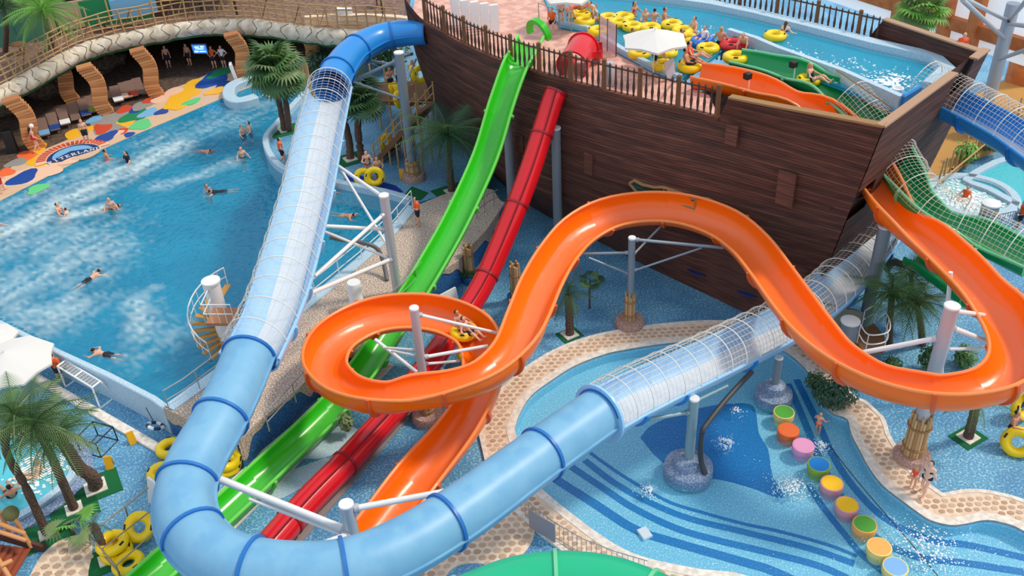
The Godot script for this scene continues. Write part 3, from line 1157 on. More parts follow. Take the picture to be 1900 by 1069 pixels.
func make_slides() -> void:
	# blue tube slide, bow to basin
	var a := paths([[790, 60, 8.65], [745, 62, 8.6], [700, 72, 8.5], [656, 97, 8.4], [630, 128, 8.2], [614, 160, 8.0]])
	var t := thing("blue_tube_slide", "light blue closed tube slide with dark rings curling across the foreground", "water slide", spot(720, 300, 0.0))
	var ra := []
	for i in a.size():
		ra.append(lerpf(0.72, 0.98, float(i) / (a.size() - 1)))
	closed_tube(t, a, ra, M.blue_deep, M.blue_ring, 2.6)
	var b := paths([[612, 164, 8.0], [592, 250, 7.6], [576, 330, 7.3], [556, 410, 7.0], [534, 490, 6.8], [512, 560, 6.6], [488, 615, 6.4], [462, 662, 6.25]], 6)
	open_chute(t, b, 2.3, 0.85, M.trough, M.trough_side, M.trough_side, M.film_foam, 0.1, 3.4)
	net_cover(t, b, 1.2, 0.05, PI - 0.05, 1.2, 0.3, 0.02)
	var c := paths([[462, 660, 6.25], [436, 722, 6.1], [402, 790, 5.95], [362, 860, 5.8], [343, 915, 5.7], [348, 970, 5.6], [384, 1020, 5.5], [450, 1052, 5.4], [540, 1064, 5.3], [640, 1058, 5.2], [740, 1021, 5.05], [850, 956, 4.9], [950, 883, 4.75], [1040, 818, 4.6], [1112, 768, 4.5]], 5)
	closed_tube(t, c, 0.95, M.blue_tube, M.blue_ring, 3.1)
	var d := paths([[1112, 768, 4.5], [1150, 745, 4.4], [1200, 720, 4.2], [1300, 675, 3.8], [1400, 626, 3.35], [1480, 584, 3.05], [1545, 534, 2.8], [1600, 474, 2.7], [1640, 414, 2.6]], 5)
	open_chute(t, d, 2.1, 0.8, M.trough, M.trough_side, M.blue_deep, M.film_foam, 0.1, 3.0)
	net_cover(t, d, 1.1, 0.05, PI - 0.05, 0.9, 0.22, 0.02)
	# flare where the chute begins
	var fl := Shape.new()
	var dir: Vector3 = d[3] - d[0]
	ring_at(fl, d[0], dir, 0.9, 1.18, 0.05, 28)
	put(fl, "collar", M.trough_side, t)

	# orange flume
	var o := paths([[1292, 130, 9.95], [1350, 140, 9.9], [1410, 156, 9.75], [1470, 178, 9.5], [1525, 205, 9.0], [1575, 250, 8.3], [1620, 312, 7.55], [1665, 385, 7.05], [1720, 430, 6.85], [1775, 480, 6.65], [1820, 527, 6.5], [1862, 575, 6.35], [1886, 625, 6.25], [1882, 668, 6.15], [1845, 699, 6.05], [1778, 713, 5.95], [1717, 710, 5.85], [1625, 688, 5.7], [1550, 645, 5.55], [1505, 600, 5.45], [1470, 555, 5.35], [1430, 500, 5.25], [1390, 450, 5.15], [1340, 412, 5.05], [1270, 388, 4.95], [1200, 383, 4.88], [1130, 395, 4.8], [1075, 425, 4.72], [1035, 470, 4.65], [1005, 522, 4.55], [983, 575, 4.45], [955, 632, 4.35], [905, 679, 4.25], [838, 705, 4.15], [762, 719, 4.05], [700, 725, 3.95], [640, 711, 3.85], [606, 680, 3.78], [605, 650, 3.72], [625, 620, 3.66], [670, 593, 3.55], [720, 579, 3.45], [780, 577, 3.3], [835, 588, 3.15], [878, 612, 2.95], [894, 648, 2.7], [893, 695, 2.4], [876, 745, 2.0], [840, 802, 1.55], [775, 880, 1.1], [710, 965, 1.0], [655, 1035, 0.98]], 4)
	var ot := thing("orange_flume", "bright orange open flume looping around posts from the ship's stern", "water slide", spot(1100, 640, 0.0))
	open_chute(ot, o, 1.75, 0.85, M.orange, M.orange_rim, M.orange_dark, M.film, 0.34, 3.2)

	# green racing chute
	var g := paths([[985, 66, 10.1], [972, 92, 9.95], [955, 122, 9.6], [930, 192, 8.14], [900, 290, 6.0], [850, 400, 4.05], [800, 490, 2.75], [750, 570, 1.8], [690, 660, 1.05], [640, 725, 0.8], [600, 770, 0.72], [500, 865, 0.7], [420, 940, 0.7], [285, 1062, 0.7], [230, 1112, 0.7]], 5)
	var gt := thing("green_chute", "lime green open chute dropping straight from the ship's side", "water slide", spot(760, 560, 0.0))
	open_chute(gt, g, 1.35, 0.6, M.green_slide, M.green_rim, M.green_rim, M.film_green, 0.0, 4.0)
	var gd := Shape.new()
	ring_at(gd, spot(1000, 62, 10.0), Vector3(-0.7, -0.2, 0.55), 0.62, 0.86, 0.16, 20, -0.2, PI + 0.2)
	put(gd, "entry_arch", M.green_slide, gt)
	var gb := Shape.new()
	gb.beam(spot(700, 668, 0.02), spot(285, 1083, 0.02), 1.9, 0.1)
	put(gb, "bed", M.kerb, gt)

	# red tube
	var r := paths([[1088, 92, 10.3], [1062, 118, 9.9], [1042, 150, 9.1], [1025, 188, 8.25], [1005, 250, 6.95], [975, 340, 5.2], [935, 440, 3.35], [895, 528, 1.95], [850, 600, 1.2], [800, 670, 0.95], [740, 750, 0.85], [640, 860, 0.78], [570, 932, 0.78], [497, 1015, 0.76]], 5)
	var rt := thing("red_tube_slide", "glossy red closed tube slide with dark flanges running down beside the green chute", "water slide", spot(880, 560, 0.0))
	closed_tube(rt, r.slice(13), 0.56, M.red_slide, M.red_ring, 3.4, false)
	var seam := Shape.new()
	seam.sweep(r.slice(13), PackedVector2Array([Vector2(-0.33, 0.46), Vector2(-0.31, 0.56), Vector2(-0.27, 0.56), Vector2(-0.27, 0.46)]), true, 1.0)
	put(seam, "seam", M.red_ring, rt)
	var rb := Shape.new()
	rb.beam(spot(800, 690, 0.04), spot(497, 1032, 0.04), 1.5, 0.1)
	put(rb, "bed", mat(c8(150, 138, 136), 0.8), rt)
	var rh := thing("red_slide_entry", "red entry hood and trough of the tube slide on the ship's deck", "slide entry", spot(1075, 90, 9.2))
	closed_tube(rh, paths([[1062, 122, 9.75], [1072, 105, 9.85], [1082, 88, 9.9]], 3), 0.78, M.red_slide, M.red_slide, 2.0, false)
	var rs := Shape.new()
	rs.sweep(paths([[1086, 92, 9.9], [1102, 88, 9.95], [1116, 86, 10.0]], 3), channel_profile(1.2, 0.6, 0.06), true, 1.0)
	put(rs, "trough", M.red_slide, rh)

	# emerald flume beside the orange one
	var e := paths([[1365, 103, 9.95], [1415, 113, 9.9], [1470, 127, 9.8], [1520, 146, 9.65], [1562, 171, 9.3], [1600, 206, 8.8], [1640, 255, 8.1], [1672, 310, 7.4], [1700, 355, 7.0], [1750, 400, 6.6], [1830, 435, 6.2], [1920, 480, 5.9]], 5)
	var et := thing("emerald_flume", "emerald green open flume leaving the deck beside the orange flume", "water slide", spot(1560, 300, 0.0))
	open_chute(et, e, 1.75, 0.8, M.emerald, M.emerald_rim, M.emerald_rim, M.film_green, 0.25, 3.2)
	net_cover(et, e.slice(22), 1.0, 0.1, PI - 0.1, 1.2, 0.2)
	# lower emerald piece glimpsed under the orange loop
	var e2 := Shape.new()
	e2.sweep(paths([[1698, 465, 4.4], [1730, 485, 4.3], [1765, 510, 4.2], [1810, 545, 4.1]], 4), channel_profile(1.5, 0.7, 0.07), true, 1.0)
	tag(put(e2, "emerald_chute", M.emerald), "dark green chute glimpsed beneath the orange loop", "water slide")
	# teal bowl rim at the near edge
	var tb := thing("teal_slide_cover", "teal green domed tube roof at the bottom edge of the picture", "water slide", spot(1050, 1080, 0.0))
	var tp := paths([[860, 1130, 5.5], [960, 1092, 5.5], [1050, 1082, 5.5], [1140, 1094, 5.5], [1230, 1130, 5.5]], 5)
	closed_tube(tb, tp, 0.9, mat(c8(24, 178, 128), 0.3), M.emerald_rim, 2.6)

	# blue slide leaving the stern
	var s := paths([[1716, 158, 9.4], [1770, 185, 9.2], [1830, 216, 9.0], [1890, 250, 8.8], [1960, 300, 8.6]], 6)
	var bt := thing("blue_raft_slide", "deep blue open slide under netting leaving the ship's stern to the right", "water slide", spot(1850, 250, 0.0))
	open_chute(bt, s, 2.2, 0.95, M.blue_deep, M.blue_deep, M.blue_ring, M.film_white, 0.0, 3.0)
	net_cover(bt, s, 1.15, 0.05, PI - 0.05, 1.1, 0.2)


# ---------------------------------------------------------------- the ship
func strake_wall(t: Node3D, top: Array, bottom: Array, rows: int, mats: Array, called: String, bulge := 0.0, gaps = null) -> void:
	var n := top.size()
	var out := []
	for i in n:
		var d: Vector3 = top[mini(i + 1, n - 1)] - top[maxi(i - 1, 0)]
		var nn := d.cross(bottom[i] - top[i]).normalized()
		if nn.dot(EYE - top[i]) < 0:
			nn = -nn
		out.append(nn)
	for r in rows:
		var v0 := float(r) / rows
		var v1 := float(r + 1) / rows
		var g := (v1 - v0) * 0.06
		var s: Shape = null
		var p := func(k: int, v: float, proud: float) -> Vector3:
			return top[k].lerp(bottom[k], v) + out[k] * (proud + bulge * sin(PI * v) * minf(1.0, (n - 1 - k) / 6.0))
		for i in n:
			if i == n - 1 or (gaps != null and gaps.call(r, float(i) / (n - 1), float(i + 1) / (n - 1))):
				if s != null:
					put(s, called, mats[(r * 7 + r / 3) % mats.size()], t)
				s = null
				continue
			if s == null:
				s = Shape.new()
				s.hard()
			s.quad(p.call(i, v0, 0.0), p.call(i + 1, v0, 0.0), p.call(i + 1, v0 + g, 0.035), p.call(i, v0 + g, 0.035))
			s.quad(p.call(i, v0 + g, 0.035), p.call(i + 1, v0 + g, 0.035), p.call(i + 1, v1 - g, 0.035), p.call(i, v1 - g, 0.035))
			s.quad(p.call(i, v1 - g, 0.035), p.call(i + 1, v1 - g, 0.035), p.call(i + 1, v1, 0.0), p.call(i, v1, 0.0))


func railing(t: Node3D, line: Array, step: float, height: float, every: int) -> void:
	var holder := Node3D.new()
	holder.name = "railing"
	t.add_child(holder, true)
	var inv := hall_frame(holder).affine_inverse()
	var bs := Shape.new()
	bs.lathe(Vector3.ZERO, [Vector2(0.0, 0), Vector2(0.06, 0), Vector2(0.045, 0.12), Vector2(0.075, 0.35), Vector2(0.045, 0.6), Vector2(0.04, 0.86), Vector2(0.07, 0.92), Vector2(0.03, 1.0), Vector2(0.0, 1.06)], 6)
	var bm := bs.done()
	var ps := Shape.new()
	ps.lathe(Vector3.ZERO, [Vector2(0.0, 0), Vector2(0.13, 0), Vector2(0.11, 0.9), Vector2(0.12, 1.1), Vector2(0.0, 1.15)], 8)
	var pm := ps.done()
	var pts := even(line, step)
	for i in pts.size():
		var post := i % every == 0
		var o := put_mesh(pm if post else bm, "post" if post else "baluster", M.log_post if post else M.baluster, holder)
		o.transform = inv * Transform3D(Basis.from_scale(Vector3(1, height, 1)), pts[i])
	var up := []
	for p in pts:
		up.append(p + Vector3(0, height * 0.9, 0))
	var rl := Shape.new()
	rl.pipe(up, 0.045, 6)
	put(rl, "handrail", M.baluster, holder)


func make_ship() -> void:
	var t := thing("pirate_ship", "huge dark brown planked ship hull carrying a lazy river on its deck", "ship", spot(1250, 518, 0.0))
	var lt := spot(1640, 235, 11.0)
	var rt := spot(1835, 92, 11.0)
	var lb := spot(1530, 508, 2.6)
	var beam := (rt - lt).normalized()
	var rb := lb + beam * 9.6
	var deck_corner := lt.lerp(lb, 1.8 / 8.4)
	var sheer := smooth([spot(750, -6, 10.8), spot(764, 14, 10.2), spot(790, 40, 9.5), spot(870, 86, 9.2), spot(965, 124, 9.2), spot(1100, 162, 9.2), spot(1200, 187, 9.2), spot(1335, 219, 9.2), deck_corner], 4)
	var chine := smooth([spot(806, 190, 3.2), spot(812, 206, 2.8), spot(830, 226, 2.6), spot(880, 275, 2.6), spot(960, 335, 2.6), spot(1080, 385, 2.6), spot(1180, 420, 2.6), spot(1310, 455, 2.6), lb], 4)
	strake_wall(t, sheer, chine, 48, M.hull, "hull_plank", 0.3)
	# dark wall below the planking
	var foot := smooth(spots([[800, 212], [806, 222], [825, 236], [900, 312], [987, 384], [1104, 445], [1200, 494], [1310, 546], [1450, 612]], 0.0), 4)
	var low := Shape.new()
	low.soft()
	for i in chine.size() - 1:
		low.quad(chine[i], chine[i + 1], foot[i + 1], foot[i])
	low.quad(chine[chine.size() - 1], rb, rb - Vector3(0.6, 2.6, 0.6), foot[foot.size() - 1])
	put(low, "keel_wall", M.hull[0], t)
	for q in [[1146, 434], [1216, 462], [1292, 506], [1386, 546]]:
		var ph := Shape.new()
		var c := spot(q[0], q[1], 1.1)
		var ax := Vector3(0.62, -0.3, 0.72).normalized()
		for k in 14:
			pass
		var fr := Basis(Vector3(0.73, 0, 0.68), ax.cross(Vector3(0.73, 0, 0.68)).normalized(), ax)
		ph.ball(c, Vector3(0.55, 0.32, 0.08), 12, fr)
		put(ph, "porthole", mat(c8(20, 70, 150), 0.2), t)
	# wales and hatch boards standing proud of the planks
	for q in [[1465, 345, 6.0, 0.42, 0.85], [1365, 246, 8.4, 0.3, 0.5], [972, 262, 5.4, 0.28, 0.5], [1100, 300, 5.2, 0.26, 0.6]]:
		var hb := Shape.new()
		var c := hull_point(sheer, chine, q[0], q[1])
		var along := Vector3(0.731, 0, 0.683)
		var normal := Vector3(-0.683, 0, 0.731)
		hb.box(c + normal * 0.06, Vector3(q[3], q[4], 0.07), Basis(along, Vector3.UP, normal), 0.02)
		put(hb, "hatch_board", M.hull[1], t)
	# rope-edged sheet behind the orange flume; its panel green also paints the opening's shade
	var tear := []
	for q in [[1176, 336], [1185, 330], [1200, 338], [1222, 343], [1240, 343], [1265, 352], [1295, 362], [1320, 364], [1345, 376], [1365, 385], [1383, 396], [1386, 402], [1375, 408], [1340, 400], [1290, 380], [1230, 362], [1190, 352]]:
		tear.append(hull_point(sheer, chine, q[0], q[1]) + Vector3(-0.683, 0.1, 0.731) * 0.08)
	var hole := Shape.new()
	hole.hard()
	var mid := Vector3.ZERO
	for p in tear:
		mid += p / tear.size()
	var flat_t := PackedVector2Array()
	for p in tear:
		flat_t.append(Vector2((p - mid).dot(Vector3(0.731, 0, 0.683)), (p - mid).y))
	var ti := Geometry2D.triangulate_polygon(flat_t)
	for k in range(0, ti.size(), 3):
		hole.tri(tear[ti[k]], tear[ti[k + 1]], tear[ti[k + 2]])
	var op := put(hole, "painted_opening", M.painted_opening_green, t)
	var rope := Shape.new()
	var loop := tear.duplicate()
	loop.append(tear[0])
	rope.pipe(loop, 0.09, 6)
	put(rope, "rope_edge", M.rope_trim, op)
	for q in [[1240, 344, 1242, 366], [1299, 363, 1297, 383], [1350, 378, 1347, 402]]:
		var bar := Shape.new()
		bar.bar(hull_point(sheer, chine, q[0], q[1]) + Vector3(-0.683, 0.1, 0.731) * 0.12, hull_point(sheer, chine, q[2], q[3]) + Vector3(-0.683, 0.1, 0.731) * 0.12, 0.05)
		put(bar, "cross_bar", M.rope_trim, op)
	# port bulwark, with its sloping front end
	var bt := smooth([spot(1352, 181, 10.45), spot(1450, 200, 10.6), spot(1545, 217, 10.8), lt], 3)
	var bb := smooth([spot(1338, 221, 9.18), sheer[sheer.size() - 4], sheer[sheer.size() - 3], deck_corner], 3)
	for i in bb.size():
		bb[i] = sheer_at(sheer, 28.0 / 32.0 + (4.0 / 32.0) * i / (bb.size() - 1))
	strake_wall(t, bt, bb, 12, M.hull, "bulwark_plank", 0.0)
	var inner := Shape.new()
	inner.hard()
	var inw := Vector3(0.683, 0, -0.731) * 0.25
	for i in bt.size() - 1:
		inner.quad(bt[i] + inw, bt[i + 1] + inw, bb[i + 1] + inw, bb[i] + inw)
	inner.quad(bt[0], bt[0] + inw, bb[0] + inw, bb[0])
	put(inner, "bulwark_inside", M.hull[2], t)
	var cap := Shape.new()
	var capl := []
	for p in bt:
		capl.append(p + inw * 0.5)
	cap.sweep(capl, PackedVector2Array([Vector2(-0.2, -0.04), Vector2(0.2, -0.04), Vector2(0.2, 0.05), Vector2(-0.2, 0.05)]), true, 1.0)
	put(cap, "cap_rail", M.rope_trim, t)
	# gunwale strip under the railing
	var gw := Shape.new()
	gw.sweep(sheer.slice(8, 29), PackedVector2Array([Vector2(-0.14, -0.1), Vector2(0.14, -0.1), Vector2(0.14, 0.06), Vector2(-0.14, 0.06)]), true, 1.0)
	put(gw, "gunwale", M.hull[3], t)
	# transom
	var tt := []
	var tl := []
	for k in 13:
		tt.append(lt.lerp(rt, k / 12.0))
		tl.append(lb.lerp(rb, k / 12.0))
	strake_wall(t, tt, tl, 56, M.hull, "transom_plank", 0.0, func(r, u0, u1): return (r < 9 and u0 > 0.62 and u1 < 0.88) or (r > 22 and r < 34 and u1 < 0.18) or (r > 22 and r < 34 and u0 > 0.24 and u1 < 0.43))
	var ti2 := Shape.new()
	ti2.hard()
	var inn := Vector3(-0.731, 0, -0.683) * 0.3
	ti2.quad(lt + inn, rt + inn, rb + inn, lb + inn)
	put(ti2, "transom_inside", M.hull[0], t)
	var tc := Shape.new()
	tc.beam(lt + inn * 0.4, lt.lerp(rt, 0.66) + inn * 0.4, 0.4, 0.09)
	tc.beam(lt.lerp(rt, 0.86) + inn * 0.4, rt + inn * 0.4, 0.4, 0.09)
	put(tc, "transom_cap", M.cap_wood, t)
	# starboard bulwark seen from inside
	var s0 := spot(1640, 36, 10.5)
	var s1 := spot(1822, 97, 10.5)
	var fb := Shape.new()
	fb.hard()
	var lift := Vector3(0, 1.4, 0)
	fb.quad(s0, s1, s1 - lift, s0 - lift - (s1 - s0).normalized() * 0.9)
	fb.quad(s0 + beam * 0.25, s1 + beam * 0.25, rb, rb + (s0 - s1))
	fb.quad(s0, s0 + beam * 0.25, s0 + beam * 0.25 - lift, s0 - lift)
	put(fb, "starboard_bulwark", M.hull[2], t)
	var fc := Shape.new()
	fc.beam(s0 + beam * 0.1, s1 + beam * 0.1, 0.4, 0.08)
	put(fc, "starboard_cap", M.cap_wood, t)
	var far_line := smooth(spots([[1180, -28], [1300, -4], [1400, 22], [1500, 46], [1630, 78]], 9.35), 4)
	var fk := Shape.new()
	fk.sweep(far_line, PackedVector2Array([Vector2(-0.15, -0.6), Vector2(0.15, -0.6), Vector2(0.15, 0.05), Vector2(-0.15, 0.05)]), true, 1.0)
	put(fk, "starboard_sill", M.hull[0], t)
	# deck
	var dl := PackedVector2Array()
	for i in range(2, 29):
		dl.append(Vector2(sheer[i].x, sheer[i].z))
	for p in [spot(1316, 176, 9.2), spot(1262, 152, 9.2), spot(1345, 88, 9.2), spot(1440, 116, 9.2), spot(1560, 160, 9.2), spot(1668, 210, 9.2), lt.lerp(lb, 0.26).lerp(rt.lerp(rb, 0.26), 0.32), rt.lerp(rb, 0.26), spot(1790, 118, 9.2), spot(1630, 75, 9.2), spot(1500, 42, 9.2), spot(1400, 16, 9.2), spot(1300, -8, 9.2), spot(1180, -32, 9.2), spot(1000, -60, 9.2), spot(850, -50, 9.2), spot(770, 0, 9.2)]:
		dl.append(Vector2(p.x, p.z))
	var ld := Shape.new()
	ld.slab(flat([sheer[12], sheer[31], lt.lerp(rt, 0.5), spot(1345, 80, 9.2), spot(1200, 90, 9.2)]), 6.4, 6.5)
	put(ld, "lower_deck", M.hull[0], t)
	var dk := Shape.new()
	dk.slab(dl, 9.0, 9.18)
	put(dk, "deck", M.deck_plank, t)
	# lazy river basin
	var rim := [[1000, -24], [1020, 20], [1040, 49], [1090, 58], [1124, 80], [1152, 98], [1211, 130], [1262, 150], [1345, 92], [1440, 118], [1560, 162], [1668, 206], [1722, 172], [1755, 142], [1730, 118], [1620, 93], [1500, 61], [1400, 36], [1320, 19], [1200, 2], [1090, -10]]
	var basin := flat(spots(rim, 9.35))
	var bf := Shape.new()
	bf.slab(basin, 9.2, 9.2)
	put(bf, "basin_floor", M.deep_floor, t)
	var bw := Shape.new()
	bw.slab(basin, 9.36, 9.36)
	put(bw, "river_water", M.ship_water, t)
	var kerb := spots(rim, 9.2)
	kerb.append(kerb[0])
	var bk := Shape.new()
	bk.sweep(kerb.slice(2, 8), PackedVector2Array([Vector2(-0.14, 0), Vector2(0.14, 0), Vector2(0.14, 0.32), Vector2(-0.14, 0.32)]), true, 1.0)
	put(bk, "basin_kerb", M.pool_wall, t)
	var bk2 := Shape.new()
	bk2.sweep(kerb.slice(12, 21), PackedVector2Array([Vector2(-0.35, 0), Vector2(0.35, 0), Vector2(0.35, 0.5), Vector2(-0.35, 0.5)]), true, 1.0)
	put(bk2, "far_kerb", M.pool_wall, t)
	var dv := Shape.new()
	dv.sweep(spots([[1350, 78], [1400, 94], [1440, 112], [1560, 156], [1668, 206]], 9.2), PackedVector2Array([Vector2(-0.15, 0), Vector2(0.15, 0), Vector2(0.15, 0.75), Vector2(-0.15, 0.75)]), true, 1.0)
	put(dv, "divider_wall", M.pool_wall, t)
	# froth on the river
	rng.seed = 9
	var fr := Shape.new()
	for k in 800:
		var u := rng.randf()
		var px := lerpf(1180, 1700, u) + rng.randf_range(-40, 40)
		var py := lerpf(44, 168, u) + rng.randf_range(-30, 24) * (0.6 + u * 0.5)
		var c := spot(px, py, 9.365)
		if not Geometry2D.is_point_in_polygon(Vector2(c.x, c.z), basin):
			continue
		var sz := rng.randf_range(0.012, 0.05)
		fr.ball(c, Vector3(sz * 2.0, 0.02, sz), 6, Basis(Vector3.UP, rng.randf() * 3.0))
	for k in 150:
		var c := spot(rng.randfn(1648, 18), rng.randfn(150, 6), 9.37)
		fr.ball(c, Vector3(0.1, 0.03, 0.08) * rng.randf_range(0.4, 1.2), 6)
	var frn := put(fr, "river_froth", M.foam, t)
	stuff(frn)
	railing(t, sheer.slice(8, 29), 0.34, 1.45, 6)
	railing(t, far_line, 0.36, 1.3, 7)


func sheer_at(line: Array, u: float) -> Vector3:
	var f := clampf(u, 0.0, 1.0) * (line.size() - 1)
	var i := mini(int(f), line.size() - 2)
	return line[i].lerp(line[i + 1], f - i)


# the point of the planking seen at a bearing
func hull_point(top: Array, bottom: Array, px: float, py: float) -> Vector3:
	var r := (EYE_RIGHT * ((px - 950.0) / FOCAL) + EYE_UP * ((534.5 - py) / FOCAL) + EYE_FORWARD).normalized()
	for i in top.size() - 1:
		for tr in [[top[i], top[i + 1], bottom[i + 1]], [top[i], bottom[i + 1], bottom[i]]]:
			var hit = Geometry3D.ray_intersects_triangle(EYE, r, tr[0], tr[1], tr[2])
			if hit != null:
				return hit + Vector3(-0.683, 0.0, 0.731) * 0.28
	return spot(px, py, 6.0)


# ---------------------------------------------------------------- people
var figure_cache := {}


func joints(pose: String) -> Dictionary:
	var j := {
		hip = Vector3(0, 0.95, 0), chest = Vector3(0, 1.3, 0), neck = Vector3(0, 1.46, -0.01), head = Vector3(0, 1.62, 0.02), face = Vector3(0, 0, 1),
		sh = Vector3(0.17, 1.41, 0), el = Vector3(0.25, 1.13, -0.03), wr = Vector3(0.27, 0.88, 0.06),
		hp = Vector3(0.09, 0.92, 0), kn = Vector3(0.11, 0.5, 0.02), an = Vector3(0.11, 0.08, -0.03), to = Vector3(0.13, 0.035, 0.14),
	}
	match pose:
		"hips":
			j.el = Vector3(0.38, 1.16, -0.1); j.wr = Vector3(0.2, 1.0, 0.06)
		"wade":
			j.el = Vector3(0.33, 1.17, 0.1); j.wr = Vector3(0.4, 1.08, 0.33)
		"carry":
			j.el = Vector3(0.32, 1.16, 0.14); j.wr = Vector3(0.26, 1.2, 0.4)
		"crossed":
			j.el = Vector3(0.27, 1.14, 0.06); j.wr = Vector3(0.06, 1.16, 0.2)
		"lean":
			j.chest = Vector3(0, 1.24, 0.22); j.neck = Vector3(0, 1.36, 0.34); j.head = Vector3(0, 1.5, 0.42)
			j.sh = Vector3(0.17, 1.31, 0.28); j.el = Vector3(0.25, 1.05, 0.42); j.wr = Vector3(0.22, 0.82, 0.55)
		"sit":
			j.hip = Vector3(0, 0.3, 0); j.chest = Vector3(0, 0.64, -0.16); j.neck = Vector3(0, 0.78, -0.2); j.head = Vector3(0, 0.94, -0.18)
			j.sh = Vector3(0.17, 0.72, -0.18); j.el = Vector3(0.36, 0.52, -0.02); j.wr = Vector3(0.4, 0.44, 0.22)
			j.hp = Vector3(0.09, 0.28, 0.04); j.kn = Vector3(0.14, 0.5, 0.45); j.an = Vector3(0.14, 0.3, 0.84); j.to = Vector3(0.15, 0.4, 0.95)
		"ledge":
			j.hip = Vector3(0, 0.52, 0); j.chest = Vector3(0, 0.87, 0.05); j.neck = Vector3(0, 1.03, 0.06); j.head = Vector3(0, 1.19, 0.1)
			j.sh = Vector3(0.17, 0.97, 0.05); j.el = Vector3(0.25, 0.7, 0.08); j.wr = Vector3(0.18, 0.58, 0.34)
			j.hp = Vector3(0.09, 0.5, 0.03); j.kn = Vector3(0.15, 0.52, 0.45); j.an = Vector3(0.15, 0.08, 0.42); j.to = Vector3(0.16, 0.035, 0.58)
		"swim":
			j.hip = Vector3(0, 0, -0.1); j.chest = Vector3(0, 0.03, 0.3); j.neck = Vector3(0, 0.07, 0.46); j.head = Vector3(0, 0.14, 0.6); j.face = Vector3(0, -0.3, 1).normalized()
			j.sh = Vector3(0.18, 0.05, 0.4); j.el = Vector3(0.4, 0.02, 0.56); j.wr = Vector3(0.32, 0.0, 0.84)
			j.hp = Vector3(0.09, -0.01, -0.14); j.kn = Vector3(0.13, -0.03, -0.56); j.an = Vector3(0.16, -0.01, -0.98); j.to = Vector3(0.17, -0.03, -1.14)
	# left side mirrors the right, then strides
	for k in ["sh", "el", "wr", "hp", "kn", "an", "to"]:
		j["l" + k] = j[k] * Vector3(-1, 1, 1)
	if pose == "walk":
		j.kn = Vector3(0.11, 0.52, 0.17); j.an = Vector3(0.11, 0.09, 0.2); j.to = Vector3(0.12, 0.04, 0.36)
		j.lkn = Vector3(-0.11, 0.5, 0.0); j.lan = Vector3(-0.11, 0.13, -0.28); j.lto = Vector3(-0.12, 0.04, -0.14)
		j.wr = Vector3(0.28, 0.92, -0.14); j.lwr = Vector3(-0.28, 0.94, 0.2)
	if pose == "sit" or pose == "ledge":
		j.lwr += Vector3(0.02, 0.06, -0.06)
	return j


func bones_of(j: Dictionary, part: String) -> Array:
	var b := []
	match part:
		"body":
			b = [[j.hp, j.lhp, 0.115, 0.115], [j.hip, j.chest, 0.115, 0.14], [j.sh, j.lsh, 0.075, 0.075], [j.chest.lerp(j.sh, 0.4), j.chest.lerp(j.lsh, 0.4), 0.125, 0.125], [j.neck, j.head, 0.058, 0.06]]
			var up: Vector3 = (j.head - j.neck).normalized()
			b.append([j.head - up * 0.03 + j.face * 0.015, j.head + up * 0.06, 0.078, 0.092])
			b.append([j.head + j.face * 0.085 - up * 0.005, j.head + j.face * 0.108 - up * 0.025, 0.014, 0.018])
			b.append([j.head - up * 0.075 + j.face * 0.05, j.head - up * 0.07 + j.face * 0.062, 0.04, 0.035])
			for s in ["", "l"]:
				b.append([j[s + "sh"], j[s + "el"], 0.054, 0.042])
				b.append([j[s + "el"], j[s + "wr"], 0.043, 0.029])
				b.append([j[s + "hp"], j[s + "kn"], 0.092, 0.058])
				b.append([j[s + "kn"].lerp(j[s + "an"], 0.25), j[s + "an"], 0.062, 0.038])
				b.append([j[s + "kn"], j[s + "kn"].lerp(j[s + "an"], 0.3), 0.056, 0.06])
				b.append([j[s + "an"], j[s + "to"], 0.042, 0.034])
		"shorts":
			b = [[j.hp, j.lhp, 0.132, 0.132], [j.hip, j.hip.lerp(j.chest, 0.25), 0.13, 0.128]]
			for s in ["", "l"]:
				b.append([j[s + "hp"], j[s + "hp"].lerp(j[s + "kn"], 0.62), 0.112, 0.098])
		"briefs":
			b = [[j.hp, j.lhp, 0.126, 0.126]]
		"vest":
			b = [[j.hip.lerp(j.chest, 0.15), j.chest, 0.135, 0.162], [j.chest.lerp(j.sh, 0.45), j.chest.lerp(j.lsh, 0.45), 0.142, 0.142], [j.sh, j.lsh, 0.088, 0.088]]
		"shirt":
			b = [[j.hip.lerp(j.chest, 0.05), j.chest, 0.138, 0.16], [j.chest.lerp(j.sh, 0.45), j.chest.lerp(j.lsh, 0.45), 0.14, 0.14], [j.sh, j.lsh, 0.088, 0.088]]
			for s in ["", "l"]:
				b.append([j[s + "sh"], j[s + "sh"].lerp(j[s + "el"], 0.6), 0.07, 0.065])
		"bikini":
			b = [[j.chest.lerp(j.sh, 0.42) + (j.hip - j.chest) * 0.12, j.chest.lerp(j.lsh, 0.42) + (j.hip - j.chest) * 0.12, 0.133, 0.133]]
		"suit":
			b = [[j.hp, j.lhp, 0.124, 0.124], [j.hip, j.chest, 0.124, 0.152]]
		"hair":
			var up: Vector3 = (j.head - j.neck).normalized()
			b = [[j.head + up * 0.055 - j.face * 0.03, j.head + up * 0.03 - j.face * 0.045, 0.1, 0.092]]
		"long_hair":
			var up: Vector3 = (j.head - j.neck).normalized()
			b = [[j.head + up * 0.055 - j.face * 0.03, j.head + up * 0.03 - j.face * 0.045, 0.102, 0.096], [j.head - j.face * 0.07, j.neck - j.face * 0.1 - up * 0.12, 0.08, 0.045]]
	return b


